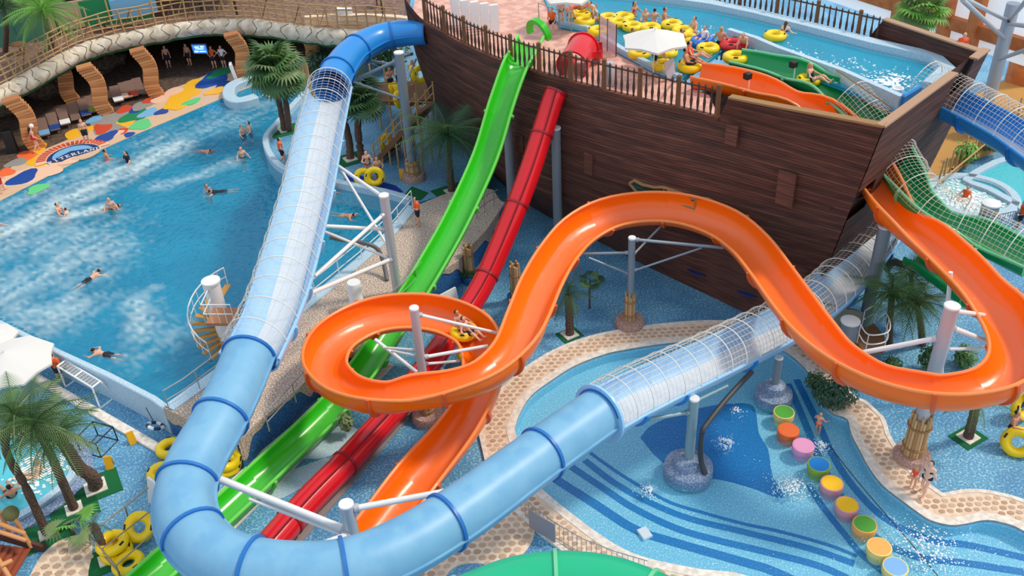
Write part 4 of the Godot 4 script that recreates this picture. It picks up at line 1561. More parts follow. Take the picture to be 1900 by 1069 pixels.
# distance field of tapered bones joined softly, meshed with surface nets
func net_mesh(bones: Array, cell: float, blend: float, hands: Dictionary) -> ArrayMesh:
	var vals := {}
	var cells := {}
	for b in bones:
		var r: float = maxf(b[2], b[3]) + cell * 2.0
		var lo: Vector3 = b[0].min(b[1]) - Vector3.ONE * r
		var hi: Vector3 = b[0].max(b[1]) + Vector3.ONE * r
		var i0 := Vector3i((lo / cell).floor())
		var i1 := Vector3i((hi / cell).ceil())
		var ab: Vector3 = b[1] - b[0]
		var l2 := maxf(ab.length_squared(), 1e-9)
		for x in range(i0.x, i1.x + 1):
			for y in range(i0.y, i1.y + 1):
				for z in range(i0.z, i1.z + 1):
					var p := (Vector3(x, y, z) + Vector3.ONE * 0.5) * cell
					var q: Vector3 = p - b[0]
					var t := clampf(q.dot(ab) / l2, 0.0, 1.0)
					var d := q.distance_to(ab * t) - lerpf(b[2], b[3], t)
					if absf(d) < cell * 1.4 + blend * 0.5:
						cells[Vector3i(x, y, z)] = true
	var offs := [Vector3i(0, 0, 0), Vector3i(1, 0, 0), Vector3i(0, 1, 0), Vector3i(1, 1, 0), Vector3i(0, 0, 1), Vector3i(1, 0, 1), Vector3i(0, 1, 1), Vector3i(1, 1, 1)]
	var edges := [[0, 1], [2, 3], [4, 5], [6, 7], [0, 2], [1, 3], [4, 6], [5, 7], [0, 4], [1, 5], [2, 6], [3, 7]]
	var at := {}
	for c in cells:
		var f := []
		var inside := 0
		for o in offs:
			var k: Vector3i = c + o
			if not vals.has(k):
				var p := Vector3(k) * cell
				var v := 1e9
				for b in bones:
					var ab: Vector3 = b[1] - b[0]
					var q: Vector3 = p - b[0]
					var t := clampf(q.dot(ab) / maxf(ab.length_squared(), 1e-9), 0.0, 1.0)
					var d := q.distance_to(ab * t) - lerpf(b[2], b[3], t)
					var h := maxf(blend - absf(v - d), 0.0) / blend
					v = minf(v, d) - h * h * blend * 0.25
				vals[k] = v
			f.append(vals[k])
			if vals[k] < 0.0:
				inside += 1
		if inside == 0 or inside == 8:
			continue
		var sum := Vector3.ZERO
		var n := 0
		for e in edges:
			if (f[e[0]] < 0.0) != (f[e[1]] < 0.0):
				var t: float = f[e[0]] / (f[e[0]] - f[e[1]])
				sum += (Vector3(c + offs[e[0]])).lerp(Vector3(c + offs[e[1]]), t)
				n += 1
		at[c] = sum / n * cell
	var s := Shape.new()
	s.soft()
	for c in at:
		for axis in 3:
			var u := Vector3i.ZERO
			var v := Vector3i.ZERO
			var w := Vector3i.ZERO
			u[axis] = 1
			v[(axis + 1) % 3] = 1
			w[(axis + 2) % 3] = 1
			if not vals.has(c + u):
				continue
			var a0: float = vals[c]
			var a1: float = vals[c + u]
			if (a0 < 0.0) == (a1 < 0.0) or not (at.has(c - v) and at.has(c - w) and at.has(c - v - w)):
				continue
			if a0 < 0.0:
				s.quad(at[c], at[c - w], at[c - v - w], at[c - v])
			else:
				s.quad(at[c], at[c - v], at[c - v - w], at[c - w])
	if not hands.is_empty():
		for side in ["", "l"]:
			var wr: Vector3 = hands[side + "wr"]
			var d: Vector3 = (wr - hands[side + "el"]).normalized()
			var x := d.cross(Vector3(0, 0, 1) if absf(d.z) < 0.8 else Vector3.UP).normalized()
			var y := x.cross(d)
			var palm := wr + d * 0.05
			s.ball(palm, Vector3(0.038, 0.052, 0.02), 8, Basis(x, d, y))
			for k in 4:
				var root := palm + d * 0.035 + x * (0.019 * (k - 1.5))
				var long: float = [0.062, 0.074, 0.07, 0.054][k]
				var knuckle := root + d * long * 0.55 + y * 0.008
				s.bar(root, knuckle, 0.009, 0.0085, 5, false)
				s.bar(knuckle, knuckle + (d * 0.8 + y * 0.6).normalized() * long * 0.5, 0.0085, 0.006, 5)
			s.bar(palm - d * 0.02 + x * 0.03, palm + d * 0.025 + x * 0.062, 0.011, 0.008, 5)
	return s.done()


func figure_part(pose: String, part: String) -> ArrayMesh:
	var key := pose + "/" + part
	if not figure_cache.has(key):
		var j := joints(pose)
		figure_cache[key] = net_mesh(bones_of(j, part), 0.026 if part == "body" else 0.03, 0.06 if part == "body" else 0.04, j if part == "body" else {})
	return figure_cache[key]


func person(label: String, pose: String, at: Vector3, turn: float, wear := {}, group := "") -> Node3D:
	var t := thing("person", label, "person", at, group, turn)
	var grow: float = wear.get("size", 1.0)
	t.scale = Vector3.ONE * grow
	put_mesh(figure_part(pose, "body"), "body", M.skin[wear.get("skin", 0)], t)
	put_mesh(figure_part(pose, "long_hair" if wear.get("long", false) else "hair"), "hair", M.hair[wear.get("hair", 0)], t)
	for k in ["bottom", "top"]:
		if wear.has(k):
			put_mesh(figure_part(pose, wear[k][0]), {"shorts": "shorts", "briefs": "swim_briefs", "vest": "vest", "shirt": "shirt", "bikini": "bikini_top", "suit": "swimsuit"}[wear[k][0]], M[wear[k][1]], t)
	var j := joints(pose)
	if not figure_cache.has("eye"):
		var e := Shape.new()
		e.ball(Vector3.ZERO, Vector3.ONE * 0.012, 6)
		figure_cache["eye"] = e.done()
	var up: Vector3 = (j.head - j.neck).normalized()
	for s in [-1.0, 1.0]:
		var eye := put_mesh(figure_cache["eye"], "eye", M.black, t)
		eye.position = j.head + j.face * 0.088 + up * 0.012 + Vector3(s * 0.034, 0, 0)
	return t


func make_people() -> void:
	var sw := "swimmers in the wave pool"
	# [label, pose, px, py, height of the feet (or of the body when swimming), facing, clothes]
	var trunks := {"bottom": ["shorts", "cloth_dark"]}
	var list := [
		["swimmer standing chest deep near the mosaic sign shore", "wade", 207, 322, 0.1, 2.2, {"skin": 1, "bottom": ["shorts", "cloth_red"]}],
		["swimmer in a dark top standing beside the foam band", "wade", 246, 326, 0.1, -0.6, {"top": ["shirt", "cloth_dark"], "long": true}],
		["swimmer lying at the surface right of the foam band", "swim", 378, 282, 1.02, 1.2, {"skin": 1, "bottom": ["briefs", "cloth_red"]}],
		["lone bather facing the ramp wall in the deeper water", "wade", 456, 318, 0.1, 0.4, trunks],
		["left one of two bathers wading side by side near the curved rim", "wade", 457, 276, 0.1, 1.0, {"skin": 2, "bottom": ["shorts", "cloth_dark"]}],
		["right one of two bathers wading side by side near the curved rim", "wade", 470, 270, 0.1, -1.0, {"skin": 2, "bottom": ["shorts", "cloth_blue"]}],
		["swimmer in black stretched out on the water mid pool", "swim", 408, 357, 1.04, -1.4, {"bottom": ["shorts", "cloth_dark"], "top": ["vest", "cloth_dark"]}],
		["bather low in the water in front of the black-clad swimmer", "wade", 394, 388, -0.35, 0.6, {"skin": 1}],
		["bald man reaching out in the breaking foam", "wade", 121, 424, 0.1, 1.6, {"bottom": ["shorts", "cloth_dark"], "hair": 1}],
		["child facing the man in the breaking foam", "wade", 134, 424, 0.12, -1.6, {"skin": 2, "size": 0.8, "bottom": ["shorts", "cloth_red"]}],
		["bather in dark trunks right of the white splash", "wade", 216, 414, 0.1, 0.3, trunks],
		["swimmer drifting beside the white splash", "swim", 201, 390, 1.02, 1.9, {"skin": 1}],
		["bather in an orange vest at the pool's left edge", "wade", 5, 452, 0.1, 1.2, {"top": ["vest", "vest"]}],
		["boy with black trunks leaning back in the shallow ripples", "swim", 168, 518, 1.06, 2.6, trunks],
		["man swimming breaststroke near the low grey wall", "swim", 194, 658, 1.06, -1.9, trunks],
		["swimmer stretched out in the small basin under the trough", "swim", 640, 401, 1.05, 1.2, {"skin": 1}],
		["red-capped swimmer near the basin's far wall", "wade", 622, 385, 0.0, 2.0, {"skin": 1, "hair": 1}],
	]
	for p in list:
		person(p[0], p[1], spot(p[2], p[3], p[4] if p[1] == "wade" else p[4]), p[5], p[6], sw)
	var deck := [
		["man in dark trunks standing on the mosaic sign", "stand", 163, 266, 1.13, 0.5, {"bottom": ["shorts", "cloth_dark"]}],
		["woman in red by the leftmost wavy pillar", "walk", 70, 281, 1.13, 2.4, {"top": ["suit", "cloth_red"], "long": true}],
		["person in red walking at the picture's left edge", "walk", 6, 356, 1.13, 2.6, {"top": ["shirt", "cloth_red"], "bottom": ["shorts", "cloth_red"]}],
		["bare-chested man standing in the shade under the balcony, left", "stand", 314, 125, 1.13, 0.4, {"bottom": ["shorts", "cloth_dark"]}],
		["bare-chested man standing beside the hanging screen", "stand", 353, 121, 1.13, -0.3, {"bottom": ["shorts", "cloth_dark"]}],
		["lifeguard in orange standing under the balcony", "hips", 399, 126, 1.13, 0.1, {"top": ["vest", "vest"], "bottom": ["shorts", "cloth_dark"]}],
		["man in a white shirt beside the orange lifeguard", "hips", 417, 125, 1.13, -0.2, {"top": ["shirt", "cloth_white"], "bottom": ["shorts", "cloth_dark"]}],
		["lifeguard in orange walking along the curved rim", "walk", 526, 303, 1.13, 2.0, {"top": ["vest", "vest"], "bottom": ["shorts", "cloth_dark"]}],
		["lifeguard in orange shirt with folded arms on the pebbled plateau", "crossed", 777, 418, 1.6, -1.2, {"top": ["shirt", "vest"], "bottom": ["shorts", "cloth_dark"]}],
		["left bather carrying a yellow tube across the blue mat", "carry", 685, 328, 1.14, 0.3, {"skin": 2, "long": true, "top": ["bikini", "cloth_red"], "bottom": ["briefs", "cloth_red"]}],
		["right bather carrying a yellow tube across the blue mat", "carry", 705, 339, 1.14, 0.2, {"bottom": ["shorts", "cloth_dark"]}],
		["lifeguard in orange seen from behind beside the white parasol", "stand", 116, 710, 0.02, 3.0, {"top": ["shirt", "vest"], "bottom": ["shorts", "cloth_dark"], "hair": 1}],
		["child in a red swim vest on the beige walkway", "stand", 1692, 905, 0.1, -0.6, {"size": 0.62, "hair": 2, "top": ["vest", "cloth_coral"]}],
		["woman in a black bikini walking with the child on the walkway", "walk", 1712, 917, 0.1, -0.9, {"skin": 2, "long": true, "top": ["bikini", "cloth_dark"], "bottom": ["briefs", "cloth_dark"]}],
		["man in dark shorts carrying a yellow tube at the right edge", "carry", 1868, 822, 0.02, 0.7, {"skin": 1, "bottom": ["shorts", "cloth_dark"]}],
		["person in blue shorts behind the tube carrier at the right edge", "walk", 1893, 775, 0.02, -2.4, {"bottom": ["shorts", "cloth_blue"]}],
		["lifeguard in orange and black shorts by the whirlpool at right", "hips", 1888, 425, 0.55, -1.9, {"top": ["shirt", "vest"], "bottom": ["shorts", "cloth_dark"]}],
		["man in orange sitting in the round whirlpool", "sit", 1787, 378, 0.0, -0.8, {"top": ["vest", "vest"]}],
		["child with coral armbands wading by the stepping discs", "wade", 1516, 806, -0.5, 2.4, {"size": 0.68, "hair": 2, "top": ["bikini", "cloth_coral"], "bottom": ["briefs", "cloth_coral"]}],
		["man sitting in the small pool behind the tall palm trunks", "sit", 28, 930, -0.2, -2.4, {"skin": 1, "bottom": ["shorts", "cloth_dark"]}],
		["woman reclining in the bubbling small pool", "sit", 74, 892, -0.2, -1.2, {"skin": 2, "hair": 2, "top": ["bikini", "cloth_coral"]}],
	]
	for p in deck:
		person(p[0], p[1], spot(p[2], p[3], p[4]), p[5], p[6])
	var sg := "bathers on the ship's lazy river"
	var crowd := [
		["woman in a purple swimsuit sitting up among the yellow tubes", "wade", 1176, 58, 8.5, 0.6, {"skin": 1, "long": true, "top": ["bikini", "cloth_purple"]}],
		["boy behind the white parasol, left one of the pair", "wade", 1196, 66, 8.5, 0.2, {"size": 0.9, "hair": 1}],
		["boy behind the white parasol, right one of the pair", "wade", 1213, 66, 8.5, 2.9, {"size": 0.9}],
		["lifeguard in orange sitting on the basin's edge by the railing", "ledge", 1025, 56, 9.2, -0.3, {"top": ["vest", "vest"], "bottom": ["shorts", "cloth_dark"]}],
		["woman standing beside the far parasol pole", "stand", 1041, 48, 9.2, 0.6, {"skin": 2, "hair": 2, "long": true, "top": ["bikini", "cloth_white"], "bottom": ["briefs", "cloth_dark"]}],
		["child standing in the shallows under the far parasol", "wade", 1058, 56, 8.8, 0.0, {"size": 0.8, "skin": 2}],
		["man pushing tubes near the glass screen", "lean", 1104, 50, 8.6, -0.9, {"skin": 2}],
		["bather with only head and shoulders out by the glass screen", "wade", 1100, 78, 8.2, 0.4, {"skin": 1}],
		["broad man with bare back holding a yellow tube", "wade", 1334, 112, 8.55, 2.7, {"skin": 1, "hair": 2, "size": 1.05, "bottom": ["shorts", "cloth_dark"]}],
		["man in red shorts bending over the tube at the flume mouth", "lean", 1378, 112, 8.8, -0.5, {"skin": 0, "bottom": ["shorts", "cloth_red"]}],
		["child riding the blue float", "sit", 1303, 82, 9.3, -0.8, {"size": 0.9, "top": ["vest", "cloth_white"], "bottom": ["shorts", "cloth_blue"]}],
		["bather leaning on the tubes right of the parasol", "wade", 1231, 70, 8.5, 1.4, {"skin": 1, "hair": 1}],
		["bather beside the third tube right of the parasol", "wade", 1286, 88, 8.5, -1.2, {"hair": 1}],
		["bather under the parasol's right corner", "wade", 1262, 112, 8.5, 0.8, {"skin": 1, "hair": 1}],
		["lifeguard in orange bending at the basin edge under the parasol", "lean", 1214, 134, 9.0, 1.4, {"top": ["shirt", "vest"], "bottom": ["shorts", "cloth_dark"]}],
		["man riding the tube at the orange flume mouth, front", "sit", 1277, 128, 9.55, 1.3, {"skin": 1, "bottom": ["shorts", "cloth_dark"]}],
		["man in orange sitting behind at the orange flume mouth", "sit", 1284, 115, 9.65, 1.3, {"top": ["vest", "cloth_coral"]}],
		["bather under the parasol's left side in the river", "wade", 1173, 110, 8.4, 0.8, {"skin": 1, "hair": 1}],
		["woman wading beside a lone yellow tube in the open river", "wade", 1452, 98, 8.4, 2.4, {"skin": 2, "long": true, "hair": 1, "top": ["bikini", "cloth_blue"]}],
		["woman in a black swimsuit sitting on a tube in the emerald flume", "sit", 1506, 157, 9.25, 0.95, {"skin": 0, "hair": 2, "long": true, "top": ["suit", "cloth_dark"]}],
		["person in a red cap leaning at the ship's stern corner", "stand", 1776, 124, 9.2, 0.0, {"hair": 1, "top": ["shirt", "cloth_coral"]}],
		["woman sunk in a tube below the far parasol", "sit", 1078, 24, 9.4, 1.6, {"skin": 1, "hair": 1}],
	]
	for p in crowd:
		person(p[0], p[1], spot(p[2], p[3], p[4]), p[5], p[6], sg)
	# riders on the orange loop
	person("front rider on the yellow raft in the orange loop", "sit", spot(868, 627, 2.4), 0.9, {"skin": 0, "bottom": ["shorts", "cloth_dark"]})
	person("back rider on the yellow raft in the orange loop", "sit", spot(856, 615, 2.5), 0.9, {"skin": 1, "hair": 0})


# ---------------------------------------------------------------- floats
func make_floats() -> void:
	var proto := thing("swim_tube", "large yellow inflatable tube lying flat on top of the pile by the green chute", "tube", spot(215, 1024, 0.12), "yellow tubes by the rack")
	var s := Shape.new()
	s.torus(Vector3(0, 0.2, 0), 0.42, 0.2, Basis.IDENTITY, 26, 10)
	var body_mesh := s.done()
	var body := put_mesh(body_mesh, "ring", M.yellow_tube, proto)
	for a in [0.4, 3.5]:
		var h := Shape.new()
		var c := Vector3(cos(a) * 0.5, 0.375, sin(a) * 0.5)
		h.box(c, Vector3(0.035, 0.03, 0.1), Basis(Vector3.UP, -a), 0.01)
		put_mesh(h.done(), "handle", M.black, proto)
	var place := func(px: float, py: float, h: float, label: String, group: String, tilt := Vector3.ZERO, k := 1.0, m: Material = null) -> Node3D:
		var o := copy_of(proto, label, spot(px, py, h), 0.0, group)
		o.basis = Basis.from_euler(tilt + Vector3(0, rng.randf() * 3.0, 0) * (1.0 if tilt == Vector3.ZERO else 0.0)).scaled(Vector3.ONE * k)
		if m != null:
			(o.get_child(0) as MeshInstance3D).material_override = m
		return o
	rng.seed = 31
	proto.position.y = 0.42
	place.call(219, 1030, 0.02, "yellow inflatable tube at the bottom of the pile by the green chute", "yellow tubes by the rack")
	place.call(241, 1052, 0.05, "yellow inflatable tube at the very bottom edge beside the green chute", "yellow tubes by the rack")
	place.call(262, 978, 0.4, "yellow inflatable tube leaning in the wire rack next to the blue tube bend", "yellow tubes by the rack", Vector3(0.7, 0.4, 0.2))
	place.call(302, 884, 0.1, "yellow tube half hidden behind the blue tube, lower one", "yellow tubes by the rack")
	place.call(318, 838, 0.1, "yellow tube peeking out above the lower one behind the blue tube", "yellow tubes by the rack")
	place.call(418, 858, 0.5, "yellow tube standing upright between blue tube and plateau", "yellow tubes by the rack", Vector3(1.3, 0.5, 0))
	place.call(420, 846, 0.8, "yellow tube leaning behind the upright one beside the plateau", "yellow tubes by the rack", Vector3(1.25, 0.6, 0.1))
	# carried by bathers
	place.call(672, 326, 1.75, "left yellow tube carried across the blue mat", "tubes carried by bathers", Vector3(1.45, 0.35, 0), 0.92)
	place.call(695, 326, 1.85, "right yellow tube carried across the blue mat", "tubes carried by bathers", Vector3(1.35, 0.1, 0), 1.0)
	place.call(1888, 818, 0.45, "yellow tube carried by the man in dark shorts", "tubes carried by bathers", Vector3(1.1, -0.5, 0), 1.05)
	place.call(1888, 752, 0.6, "yellow tube behind the man in dark shorts at the right edge", "tubes carried by bathers", Vector3(1.2, 0.5, 0))
	# raft on the orange loop
	place.call(862, 622, 2.42, "yellow raft with two riders in the orange loop", "tubes on the slides", Vector3.ZERO, 1.05)
	place.call(868, 656, 0.6, "yellow tube glimpsed below the orange loop", "tubes on the slides", Vector3(0.8, 0.3, 0), 0.9)
	place.call(1500, 155, 9.0, "yellow tube under the woman in the emerald flume", "tubes on the slides")
	# stairs queue by the bow
	for q in [[763, 140, 4.6, "yellow tube on the bamboo gallery just right of the bow post"], [777, 138, 4.6, "yellow tube on the bamboo gallery nearest the ship's bow"], [722, 165, 3.4, "yellow tube held farthest left on the bamboo gallery"], [731, 170, 3.4, "yellow tube second from left on the bamboo gallery"], [735, 186, 3.2, "yellow tube lowest in the queue left of the bow post"]]:
		place.call(q[0], q[1], q[2], q[3], "tubes on the bamboo stairs", Vector3(1.3, rng.randf() * 2.0, 0))
	place.call(712, 262, 1.5, "yellow tube standing inside the bamboo stair foot", "tubes on the bamboo stairs", Vector3(1.5, 0.9, 0), 0.9)
	# lazy river
	for q in [[1078, 32, "yellow tube floating below the far parasol's right corner"], [1128, 40, "yellow tube left of the glass screen's top, farther one"], [1148, 48, "yellow tube just above the glass screen"], [1174, 56, "yellow tube in front of the woman in purple"], [1084, 46, "yellow tube beside the child under the far parasol"], [1206, 58, "yellow tube in front of the pair of boys"], [1246, 52, "topmost of three yellow tubes right of the river parasol"], [1266, 64, "middle of three yellow tubes right of the river parasol"], [1275, 78, "lowest of three yellow tubes right of the river parasol"], [1186, 106, "yellow tube under the river parasol's left half"], [1236, 104, "yellow tube under the river parasol's right half"], [1110, 64, "yellow tube behind the glass screen"], [1157, 38, "yellow tube behind the woman in purple"], [1230, 128, "yellow tube at the kerb beside the bending lifeguard"]]:
		place.call(q[0], q[1], 9.3, q[2], "tubes crowding the lazy river")
	place.call(1313, 96, 9.3, "yellow tube in front of the broad man with bare back", "tubes crowding the lazy river")
	place.call(1364, 114, 9.3, "yellow tube nearest the emerald flume's mouth", "tubes crowding the lazy river", Vector3.ZERO, 1.1)
	place.call(1437, 73, 9.3, "lone yellow tube floating in the open river", "tubes crowding the lazy river")
	place.call(1282, 128, 9.45, "yellow tube with riders at the orange flume's mouth", "tubes crowding the lazy river", Vector3(0.1, 0, 0.1), 1.1)
	place.call(1302, 84, 9.3, "blue inflatable float with a child", "coloured floats", Vector3.ZERO, 1.1, M.blue_float)
	place.call(1358, 90, 9.3, "red inflatable tube beside the man in red shorts", "coloured floats", Vector3.ZERO, 1.1, M.red_float)
	place.call(1068, 24, 9.3, "orange inflatable tube under the far parasol", "coloured floats", Vector3.ZERO, 1.0, M.orange_float)


# ---------------------------------------------------------------- palms and bushes
var frond_feather: ArrayMesh
var frond_fan: ArrayMesh


func make_fronds() -> void:
	# feather frond one metre long along +z, drooping
	var s := Shape.new()
	var spine := []
	for k in 9:
		var u := k / 8.0
		spine.append(Vector3(0, 0.28 * u - 0.62 * u * u, u * 0.95))
	s.pipe(spine, [0.016, 0.015, 0.014, 0.012, 0.011, 0.009, 0.008, 0.006, 0.003], 4, false)
	s.hard()
	for k in range(2, 25):
		var u := k / 25.0
		var c: Vector3 = spine[mini(int(u * 8), 7)].lerp(spine[mini(int(u * 8) + 1, 8)], u * 8 - int(u * 8))
		var l := 0.33 * sin(PI * minf(1.0, 0.18 + u * 0.86)) + 0.04
		for side in [-1.0, 1.0]:
			var tip := c + Vector3(side * l * 0.86, -l * 0.35, l * 0.42)
			s.tri(c - Vector3(0, 0, 0.009), tip, c + Vector3(0, 0.004, 0.01))
	frond_feather = s.done()
	# fan frond: stalk and a fan of blades
	var f := Shape.new()
	f.pipe([Vector3.ZERO, Vector3(0, 0.1, 0.25), Vector3(0, 0.12, 0.5)], 0.012, 4, false)
	f.hard()
	var hub := Vector3(0, 0.12, 0.48)
	for k in 17:
		var a := lerpf(-2.1, 2.1, k / 16.0)
		var dir := Vector3(sin(a), 0.05 - 0.12 * absf(sin(a)), cos(a))
		var side := Vector3(cos(a), 0, -sin(a)) * 0.042
		var mid := hub + dir * 0.3
		var tip := hub + dir * 0.52 + Vector3(0, -0.14, 0)
		f.tri(hub, mid - side, mid + side)
		f.tri(mid - side, tip, mid + side)
	frond_fan = f.done()


func palm(called: String, label: String, trunk: Array, r0: float, r1: float, kind: String, count: int, size: float, tones: Array, seed_: int, mat_on_floor := 0.0, up_tilt := 1.0) -> Node3D:
	var base: Vector3 = trunk[0]
	var t := thing(called, label, "palm tree", base)
	var line := smooth(trunk, 6)
	var radii := []
	for i in line.size():
		var u := float(i) / (line.size() - 1)
		radii.append(lerpf(r0, r1, u) * (1.0 + 0.12 * (i % 2)))
	var s := Shape.new()
	s.pipe(line, radii, 9)
	put(s, "trunk", M.bark, t)
	var g := RandomNumberGenerator.new()
	g.seed = seed_
	var crown: Vector3 = line[line.size() - 1]
	for k in count:
		var a := TAU * k * 0.382 + g.randf_range(-0.2, 0.2)
		var lift := lerpf(1.05, -0.75, float(k) / maxf(1.0, count - 1.0)) * up_tilt + g.randf_range(-0.12, 0.12)
		var b := Basis(Vector3.UP, a) * Basis(Vector3.RIGHT, -lift) * Basis(Vector3.BACK, g.randf_range(-0.3, 0.3))
		var o := put_mesh(frond_feather if kind == "feather" else frond_fan, "frond", tones[g.randi() % tones.size()], t)
		o.transform = hall_frame(t).affine_inverse() * Transform3D(b.scaled(Vector3.ONE * size * g.randf_range(0.82, 1.1)), crown)
	if mat_on_floor > 0.0:
		var m := Shape.new()
		m.box(base + Vector3(0, 0.015, 0), Vector3(mat_on_floor, 0.015, mat_on_floor * 0.8), Basis(Vector3.UP, 0.5))
		put(m, "floor_mat", M.green_mat, t)
		var c := Shape.new()
		c.box(base + Vector3(0, 0.05, 0), Vector3(r0 + 0.14, 0.03, r0 + 0.14), Basis(Vector3.UP, 0.5))
		put(c, "foot_plate", M.kerb, t)
	return t


func bush(label: String, at: Vector3, r: Vector3, leaves: int, leaf: float, tone: Material, seed_: int) -> void:
	var t := thing("bush", label, "bush", at)
	var g := RandomNumberGenerator.new()
	g.seed = seed_
	var s := Shape.new()
	s.hard()
	for k in leaves:
		var d := Vector3(g.randfn(), g.randfn(), g.randfn()).normalized()
		var c := at + Vector3(0, r.y, 0) + d * r * g.randf_range(0.45, 1.0)
		var n := (d + Vector3(g.randf_range(-0.6, 0.6), 0.6, g.randf_range(-0.6, 0.6))).normalized()
		var x := n.cross(Vector3(g.randf(), g.randf(), g.randf() + 0.1)).normalized() * leaf * g.randf_range(0.6, 1.2)
		var y := n.cross(x).normalized() * leaf * 0.4
		s.tri(c - x, c + y, c + x)
		s.tri(c - x, c + x, c - y)
	stuff(put(s, "foliage", tone, t))
	for k in 5:
		var st := Shape.new()
		var a := TAU * k / 5
		st.bar(at + Vector3(cos(a) * r.x * 0.15, 0, sin(a) * r.z * 0.15), at + Vector3(cos(a) * r.x * 0.5, r.y * 1.2, sin(a) * r.z * 0.5), 0.025, 0.012, 5)
		put(st, "stem", M.bark, t)


func make_plants() -> void:
	make_fronds()
	var dark := [M.leaf[0], M.leaf[2]]
	var mixed := [M.leaf[0], M.leaf[1], M.leaf[3]]
	# pair of fan palms at the wave pool rim
	var a := spot(528, 243, 1.12)
	palm("fan_palm", "left one of two fan palms beside the wave pool ramp", [a, spot(516, 180, 3.6), spot(505, 128, 5.8)], 0.2, 0.14, "fan", 34, 2.3, mixed, 1, 1.0, 1.1)
	palm("fan_palm", "right one of two fan palms beside the wave pool ramp", [spot(537, 243, 1.12), spot(530, 190, 3.4), spot(520, 140, 5.2)], 0.22, 0.15, "fan", 30, 2.1, mixed, 2, 0.0, 1.1)
	# dark palms by the raised deck
	palm("fan_palm", "dark fan palm with a leaning trunk on the raised deck", [spot(650, 296, 1.12), spot(648, 262, 2.1), spot(640, 215, 3.8), spot(655, 175, 5.2)], 0.24, 0.16, "fan", 30, 2.0, dark, 3, 1.0, 0.9)
	palm("fan_palm", "dark fan palm with an upright trunk beside the leaning one", [spot(672, 296, 1.12), spot(664, 240, 3.2), spot(668, 190, 5.0)], 0.26, 0.16, "fan", 26, 1.9, dark, 4, 0.0, 0.9)
	palm("feather_palm", "large dark green feather palm in front of the ship's bow", [spot(838, 356, 1.12), spot(834, 310, 2.6), spot(832, 252, 4.6)], 0.22, 0.16, "feather", 26, 3.3, dark, 5, 1.0, 0.8)
	# lower left group
	palm("feather_palm", "tall feather palm nearest the white parasol at lower left", [spot(88, 992, 0.0), spot(48, 905, 2.4), spot(10, 830, 4.6), spot(28, 770, 5.6)], 0.16, 0.13, "feather", 24, 2.2, [M.leaf[0], M.leaf[1], M.leaf[3]], 6, 0.9, 0.95)
	palm("feather_palm", "second feather palm with a slanting trunk at lower left", [spot(138, 945, 0.0), spot(112, 885, 2.0), spot(90, 835, 3.8), spot(62, 790, 5.2)], 0.18, 0.13, "feather", 24, 2.2, [M.leaf[1], M.leaf[3], M.leaf[0]], 7, 0.9, 0.95)
	palm("curved_palm", "palm with a crooked shaggy brown trunk at lower left", [spot(178, 905, 0.0), spot(172, 885, 0.8), spot(148, 868, 1.6), spot(128, 838, 2.8), spot(105, 805, 4.2)], 0.28, 0.2, "feather", 24, 2.0, [M.leaf[3], M.leaf[1]], 8, 0.95, 0.8)
	palm("sapling_palm", "small dark palm stump beside the wire rack at lower left", [spot(198, 1040, 0.0), spot(185, 1000, 1.0), spot(172, 975, 1.7)], 0.14, 0.16, "feather", 9, 0.8, [M.leaf[2], M.leaf[3]], 9, 0.8, 1.2)
	palm("fan_cluster", "pale fan leaf low beside the beige paving at lower left", [spot(140, 1000, 0.0), spot(132, 980, 0.6)], 0.05, 0.04, "fan", 5, 1.2, [M.leaf[3], M.leaf_bright], 10, 0.0, 0.6)
	# small palm on the blue deck
	palm("sapling_palm", "young palm with a dark trunk on a green mat", [spot(1057, 622, 0.0), spot(1056, 580, 1.2), spot(1054, 548, 2.2)], 0.2, 0.17, "feather", 12, 1.5, [M.leaf[2], M.leaf[0]], 11, 0.55, 1.2)
	palm("slender_palm", "thin dark sapling standing right of the young palm", [spot(1094, 572, 0.0), spot(1094, 545, 0.8), spot(1095, 520, 1.6)], 0.05, 0.04, "fan", 9, 0.8, [M.leaf[2], M.leaf[1]], 12, 0.0, 0.6)
	# under the orange loop on the right
	palm("feather_palm", "bushy palm left of the post inside the right orange loop", [spot(1650, 640, 0.0), spot(1652, 590, 1.8), spot(1655, 545, 3.2)], 0.16, 0.12, "feather", 26, 2.1, [M.leaf[0], M.leaf[1]], 13, 0.0, 0.8)
	palm("feather_palm", "brighter palm nearest the post inside the right orange loop", [spot(1712, 640, 0.0), spot(1708, 600, 1.5), spot(1700, 562, 2.8)], 0.16, 0.12, "feather", 24, 1.9, [M.leaf[1], M.leaf[3]], 14, 0.0, 0.8)
	palm("feather_palm", "dark palm low behind the ship's stern netting", [spot(1690, 560, 0.0), spot(1692, 530, 1.2), spot(1690, 510, 2.2)], 0.14, 0.1, "feather", 18, 1.7, [M.leaf[2], M.leaf[0]], 15, 0.0, 0.8)
	palm("trimmed_palm", "palm trunk on a green mat below the right orange loop", [spot(1796, 812, 0.0), spot(1806, 775, 1.3), spot(1812, 745, 2.5)], 0.2, 0.16, "feather", 10, 1.4, [M.leaf[1]], 16, 0.62, 0.9)
	palm("fan_palm", "fan palm behind the starboard bulwark at top right", [spot(1716, 60, 7.0), spot(1714, 40, 8.0), spot(1712, 25, 9.0)], 0.2, 0.16, "fan", 24, 1.9, [M.leaf[1], M.leaf[3], M.leaf_bright], 17, 0.0, 0.9)
	palm("feather_palm", "bright green palm on the balcony at top left", [spot(95, 88, 5.0), spot(90, 60, 6.6), spot(78, 20, 9.0)], 0.2, 0.16, "feather", 24, 3.0, [M.leaf[1], M.leaf_bright], 18, 0.0, 0.8)
